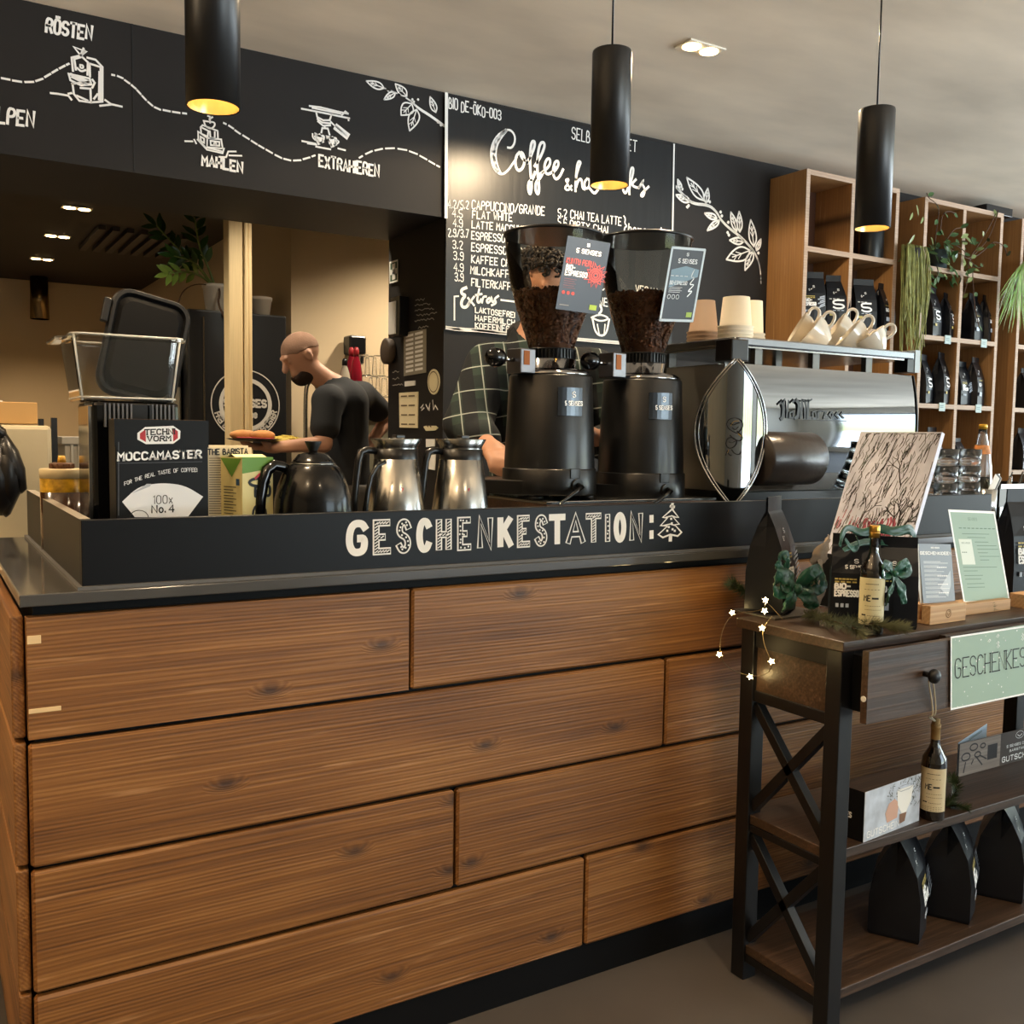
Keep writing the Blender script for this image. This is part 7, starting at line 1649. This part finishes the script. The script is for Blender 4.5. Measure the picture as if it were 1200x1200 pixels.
# steel oven left of the fridge
ox0, ox1 = at_y(213, 450, 5.25).x, at_y(219, 450, 5.25).x
t = thing('kitchen_appliance', (fx0-.12, 5.7, 0), 0, 'tall steel kitchen appliance beside the black fridge', 'appliance')
MB(mat('warm_steel', '#a9a18d', .3, .9)).bx(fx0-.25, fx0-.012, 5.6, 6.1, 0, 1.72).build('housing', t, True, bevel=.01); MB(BLACKP).bx(fx0-.24, fx0-.02, 5.59, 5.6, 1.5, 1.6).bx(fx0-.24, fx0-.02, 5.59, 5.6, .9, 1.0).build('control_band', t, True)
# steel pipe, tap tower, glasses, bottles by the right kitchen wall
WC = slab  # counter in the kitchen
kc = thing('kitchen_counter', (2.7, 5.4, 0), 0, 'pale steel glass washing counter behind the person in black', 'counter')
kz = at_y(437, 487, 5.35).z
b = MB(mat('pale_steel', '#a9a38a', .4, .5)); b.bx(2.06, 3.45, 5.27, 5.62, 0, kz-.02); b.build('body', kc, True); MB(mat('counter_white', '#cfc8b2', .4)).bx(2.04, 3.47, 5.25, 5.625, kz-.02, kz).build('counter_top', kc, True)
p = at_y(415, 440, 5.56); t = thing('drink_dispenser', (p.x, 5.56, kz), 0, 'black drink dispenser tower beside the head of the person in black', 'dispenser')
tz = lambda py: at_y(415, py, 5.56).z-kz
MB(BLACKP).bx(-.028, .012, -.02, .03, 0, tz(418)).build('column', t, bevel=.004); MB(BLACKP).bx(-.052, .055, -.06, .05, tz(416), tz(394)).build('head', t, bevel=.012); MB(BLACKP).bx(.022, .042, -.05, -.02, tz(423), tz(415)).build('nozzle', t)
gl0 = None
rn = random.Random(8)
for k in range(12):
    col_, row = k % 4, k//4; px = 426+col_*8.5+ (4 if row == 1 else 0); 
    px = min(px, 453)
    Yg = 5.33+.07*(k % 2)+.02*row; x = at_y(px, 470, Yg).x; z = kz+.0005+row*.118*(1)
    if gl0 is None:
        gl0 = MB(GLASS).lathe([(.036, 0), (.037, .003), (.031, .108), (.026, .116), (0, .116), (0, .112), (.024, .112), (.029, .106), (.034, .003)], 24, cap0=False, cap1=False).build('upturned_glass', loc=(x, Yg, z)); o = gl0
    else: o = dup(gl0, (x, Yg, z))
    rowname = ('bottom', 'middle', 'top')[row]
    o['label'] = f"upturned glass in the {rowname} row of the kitchen counter, {('first', 'second', 'third', 'last')[col_]} from the bottles"; o['category'] = 'glass'; o['group'] = 'upturned glasses on the kitchen counter'
def pbottle(px, pyt, Y, m, cap, label, r_=.034):
    p = at_y(px, 460, Y); H_ = at_y(px, pyt, Y).z-kz; t = thing('drink_bottle', (p.x, Y, kz+.0003), 0, label, 'bottle', 'bottles on the kitchen counter')
    MB(m).lathe([(r_, 0), (r_, H_*.62), (r_*.8, H_*.74), (r_*.42, H_*.86), (r_*.42, H_*.9), (0, H_*.9)], 24).build('bottle_body', t); MB(cap).lathe([(r_*.48, H_*.87), (r_*.46, H_*.96), (r_*.25, H_), (0, H_)], 16).build('cap', t)
RB = mat('red_syrup', '#9c2233', .1, trans=.5, ior=1.2); RC = mat('red_cap', '#8e1d24', .4)
pbottle(417.5, 407, 5.33, RB, RC, 'red-capped syrup bottle, front one of two beside the glasses'); pbottle(411.5, 407, 5.40, RB, RC, 'red-capped syrup bottle, rear one of two'); pbottle(404, 420, 5.32, mat('clear_syrup', '#cfc6b4', .1, trans=.6, ior=1.2), BLACKP, 'clear bottle with a black cap beside the red syrup bottles')
MB(STEEL).tube(chaikin3([Vector((at_y(358, 560, 5.3).x, 5.3, 0.0)), Vector((at_y(358, 500, 5.3).x, 5.3, 1.2)), at_y(358, 460, 5.3), at_y(361, 448, 5.3), at_y(368, 446, 5.28), at_y(372, 455, 5.26)]), .012, 12).build('tap_pipe', label='chrome swan-neck tap behind the person in black', cat='tap')
p = at_y(454, 412, 4.6); MB(mat('brown_disc', '#4a3d30', .6)).lathe([(0, 0), (.06, 0), (.062, .01), (.062, .03), (.05, .035), (0, .035)], 28, M=Matrix.Translation((XCOL-.002, 4.345, at_y(454, 412, 4.36).z)) @ Matrix.Rotation(-math.pi/2, 4, 'Y')).build('wall_dispenser', label='round brown dispenser at the far edge of the black side wall', cat='dispenser')
# left: plastic-covered trolley, carton, crate, dark cloth
zc_ = at_y(40, 497, 3.2).z; x1_ = at_y(66, 560, 3.2).x
t = thing('covered_trolley', (-.3, 3.4, 0), 0, 'kitchen trolley under a crinkled beige plastic cover', 'trolley')
COV = mat('crinkled_cover', '#b8ac90', .28, noise=.06, nscale=3, bump=.7, bscale=5)
b = MB(COV); b.bx(-.9, x1_-.01, 3.2, 3.62, .06, zc_-.004); b.build('cover', t, True, bevel=.012)
MB(BLACKM).bx(x1_-.008, x1_+.008, 3.22, 3.24, 0, zc_+.02).bx(x1_-.008, x1_+.008, 3.58, 3.6, 0, zc_+.02).build('post', t, True)
cz = zc_+.0; cx1 = at_y(43, 480, 3.25).x
t = thing('cardboard_box', (cx1-.25, 3.35, cz), 0, 'brown cardboard box on the covered trolley at the left edge', 'box')
MB(mat('cardboard', '#b08a55', .8, noise=.06, nscale=5)).bx(cx1-.5, cx1, 3.23, 3.5, cz, at_y(43, 472, 3.25).z).build('carton', t, True, bevel=.002)
MB(PAPERW).bx(cx1-.5, cx1-.09, 3.25, 3.48, at_y(43, 472, 3.25).z, at_y(43, 472, 3.25).z+.004).build('paper', t, True)
p = at_y(90, 560, 4.3); t = thing('grey_crate', (p.x, 4.4, 0), 0, 'grey plastic crate behind the sauce bottle', 'crate')
GC = mat('crate_grey', '#8f8a80', .5); zk = at_y(90, 512, 4.3).z; kx0, kx1 = at_y(76, 530, 4.3).x, at_y(106, 530, 4.3).x+.05
MB(mat('crate_table', '#8f7d5a', .5)).bx(kx0-.1, kx1+.1, 4.28, 4.7, 0, zk-.22).build('trestle', t, True)
b = MB(GC).bx(kx0, kx1, 4.3, 4.6, zk-.219, zk-.03).bx(kx0-.012, kx1+.012, 4.29, 4.61, zk-.03, zk)
for i in range(4): b.bx(kx0+.02+i*(kx1-kx0-.04)/4, kx0+.03+i*(kx1-kx0-.04)/4, 4.29, 4.3, zk-.2, zk-.03)
b.build('crate_wall', t, True, bevel=.003)
MB(BLACKP).ellip((kx0+.13, 4.45, zk+.025), (.05, .05, .026), 18, 10).build('black_bowl', label='small black upturned bowl on the grey crate', cat='bowl')
b = MB(mat('black_leather', '#121112', .35, bump=.4, bscale=20)); yj = 3.1
def gl(pts, rr_): b.tube([at_y(x, y, yj) for x, y in pts], rr_, 10, flat=.6)
gl([(2, 508), (8, 530), (16, 552), (24, 575), (26, 578)], [.02, .05, .052, .03, .006]); gl([(4, 515), (8, 545), (10, 575), (7, 602), (7, 606)], [.03, .06, .055, .02, .004]); gl([(-6, 520), (-3, 560), (2, 590), (1, 604)], [.04, .06, .05, .01])
gl([(-10, 500), (0, 507), (6, 520)], [.03, .03, .02])
b.build('leather_glove', label='black padded glove hanging at the left picture edge', cat='glove')

# ------------------------------------------------------------------ plants on the shelf units
GR = mat('dry_grass_green', '#85874a', .6, noise=.4, nscale=30); PO = mat('pothos_leaf', '#3d5a33', .35, noise=.3, nscale=20); POL = mat('pothos_pale', '#7f8c58', .4, noise=.2, nscale=30); SPG = mat('spider_leaf', '#6f9a3c', .4, noise=.3, nscale=25)
def S_(px, py, d=-.03): return at_y(px, py, YS+d)
xg0, xg1 = S_(1056, 300, .05).x, S_(1084, 300, .05).x
t = thing('hanging_plant', (S_(1068, 290).x, YS-.03, S_(1068, 290).z), 0, 'trailing straw-like plant hanging in the gap between the left and middle shelf units', 'hanging plant')
b = MB(mat('dark_pot', '#26231f', .6)); pq = S_(1068, 292, -.03); b.lathe([(.035, -.09), (.05, 0), (.046, 0), (.03, -.08), (0, -.08)], 20, c=pq, cap1=False); b.build('pot', t, True)
MB(BLACKP).tube([pq+Vector((.048, 0, -.01)), pq+Vector((.075, .02, .03)), Vector((xu2a+.004, YS+.02, pq.z+.035))], .003, 6).build('hook', t, True)
rn = random.Random(31); b = MB(GR)
for i in range(120):
    a = rn.uniform(-.065, .065); x0 = pq.x+a; y0 = pq.y+rn.uniform(-.03, .03); L_ = rn.uniform(.25, .64); pts = [Vector((x0, y0, pq.z+.0)), Vector((x0+a*.5, y0-.02, pq.z+.02)), Vector((x0+a*.75+rn.uniform(-.01, .01), y0-.035, pq.z-L_*.4)), Vector((x0+a*.55+rn.uniform(-.025, .02), y0-.04, pq.z-L_*.75)), Vector((x0+a*.4+rn.uniform(-.03, .02), y0-.04, pq.z-L_))]
    b.tube(chaikin3(pts, 1), .0022, 4, caps=False)
b.build('strands', t, True, kind='stuff')
b = MB(POL)
for px, py, dx, dy in ((1079, 262, 8, -14), (1072, 275, -6, 12), (1066, 258, 6, -10), (1076, 290, 6, 8), (1062, 300, -8, 6), (1074, 240, 3, 9)): q0 = S_(px, py, .0); leafshape(b, q0, S_(px+dx, py+dy, .0)-q0, Vector((.2, -1, .2)), .065, .02)
b.build('leaves', t, True)
def creeper(name, pot_px, label, vines, seed, potm='#3d4a4c', size=.052):
    pq = S_(*pot_px, .10); zb_ = Z2+.0265; t = thing(name, (pq.x, YS+.10, zb_), 0, label, 'potted plant')
    MB(mat('pot_'+potm[1:], potm, .35)).lathe([(.045, 0), (.055, .12), (.05, .12), (.042, .01), (0, .01)], 24, c=(pq.x, YS+.10, zb_), cap1=False).build('pot', t, True)
    rn = random.Random(seed); bl = MB(PO); bv = MB(TWIG)
    for v in vines:
        pts = chaikin3([S_(x, y, d) for x, y, d in v], 2); bv.tube(pts, .0028, 5)
        for i in range(1, len(pts), 3):
            if rn.random() < .6: d = Vector((rn.uniform(-1, 1), rn.uniform(-.8, .1), rn.uniform(-1, .5))); bl.use(PO if rn.random() < .7 else POL); leafshape(bl, pts[i], d, Vector((rn.uniform(-.4, .4), -1, .4)), size*rn.uniform(.7, 1.3), size*.55)
    for i in range(90):
        c = Vector((pq.x+rn.uniform(-.11, .15), YS+.05+rn.uniform(-.1, .08), zb_+.07+rn.uniform(-.13, .13))); bl.use(PO if rn.random() < .75 else POL); leafshape(bl, c, Vector((rn.uniform(-1, 1), rn.uniform(-.8, .2), rn.uniform(-1, .6))), Vector((rn.uniform(-.4, .4), -1, .5)), size*rn.uniform(.8, 1.4), size*.6)
    bv.build('vine', t, True); bl.build('leaves', t, True, kind='stuff')
creeper('pothos', (1100, 295), 'leafy creeper in a blue-grey pot on the top shelf of the middle unit', [[(1095,290,.05),(1098,265,0),(1101,245,-.02),(1097,238,-.02),(1088,232,-.02),(1086,226,-.02)], [(1102,270,0),(1104,250,-.02),(1113,247,-.02),(1119,250,-.02)], [(1110,280,0),(1118,268,-.02),(1126,267,-.02)],
  [(1112,292,.0),(1128,298,-.02),(1135,305,-.02),(1150,290,-.02),(1160,277,-.02),(1168,255,-.02),(1170,246,-.02)], [(1135,305,-.02),(1148,285,-.02),(1160,265,-.02),(1167,250,-.02)], [(1136,305,-.02),(1152,295,-.02),(1163,283,-.02),(1172,285,-.03),(1178,290,-.03),(1180,300,-.03)], [(1136,305,-.02),(1146,315,-.03),(1152,310,-.03)],
  [(1135,306,-.02),(1134,330,-.03),(1128,350,-.03)], [(1140,308,-.02),(1140,335,-.03),(1143,365,-.03),(1148,385,-.03)], [(1088,310,-.02),(1082,330,-.04),(1090,340,-.04)], [(1098,312,-.03),(1100,320,-.04),(1097,326,-.04)], [(1115,285,0),(1125,290,-.02),(1132,296,-.02)]], 41)
t = thing('spider_plant', (S_(1203, 300).x, YS+.05, Z2+.0265), 0, 'grassy bright green spider plant spilling from the right shelf unit', 'potted plant')
pq = Vector((S_(1206, 300, .1).x, YS+.09, Z2+.0265)); MB(POT).lathe([(.05, 0), (.065, .12), (.06, .12), (.045, .01), (0, .01)], 24, c=pq, cap1=False).build('pot', t, True)
b = MB(SPG); rn = random.Random(12)
for i in range(70):
    x1, y1 = rn.uniform(1166, 1206), rn.uniform(345, 392); e = S_(x1, y1, rn.uniform(-.16, -.06)); s0 = pq+Vector((rn.uniform(-.03, .03), rn.uniform(-.03, .02), .12)); m_ = S_(1198+rn.uniform(-6, 6), 312, rn.uniform(-.14, -.06)); pts = chaikin3([s0, s0+Vector((-.01, -.05, .06)), m_, (m_+e)/2+Vector((-.01, 0, 0)), e], 2)
    vs = []
    for k, q_ in enumerate(pts): w_ = .009*math.sin(math.pi*min(.97, .12+.85*k/(len(pts)-1))); vs += [q_-Vector((w_/2, 0, 0)), q_+Vector((w_/2, 0, .002))]
    b.use(SPG if rn.random() < .75 else POL); b.add(vs, [(2*k, 2*k+1, 2*k+3, 2*k+2) for k in range(len(pts)-1)], True)
b.build('leaves', t, True, kind='stuff')
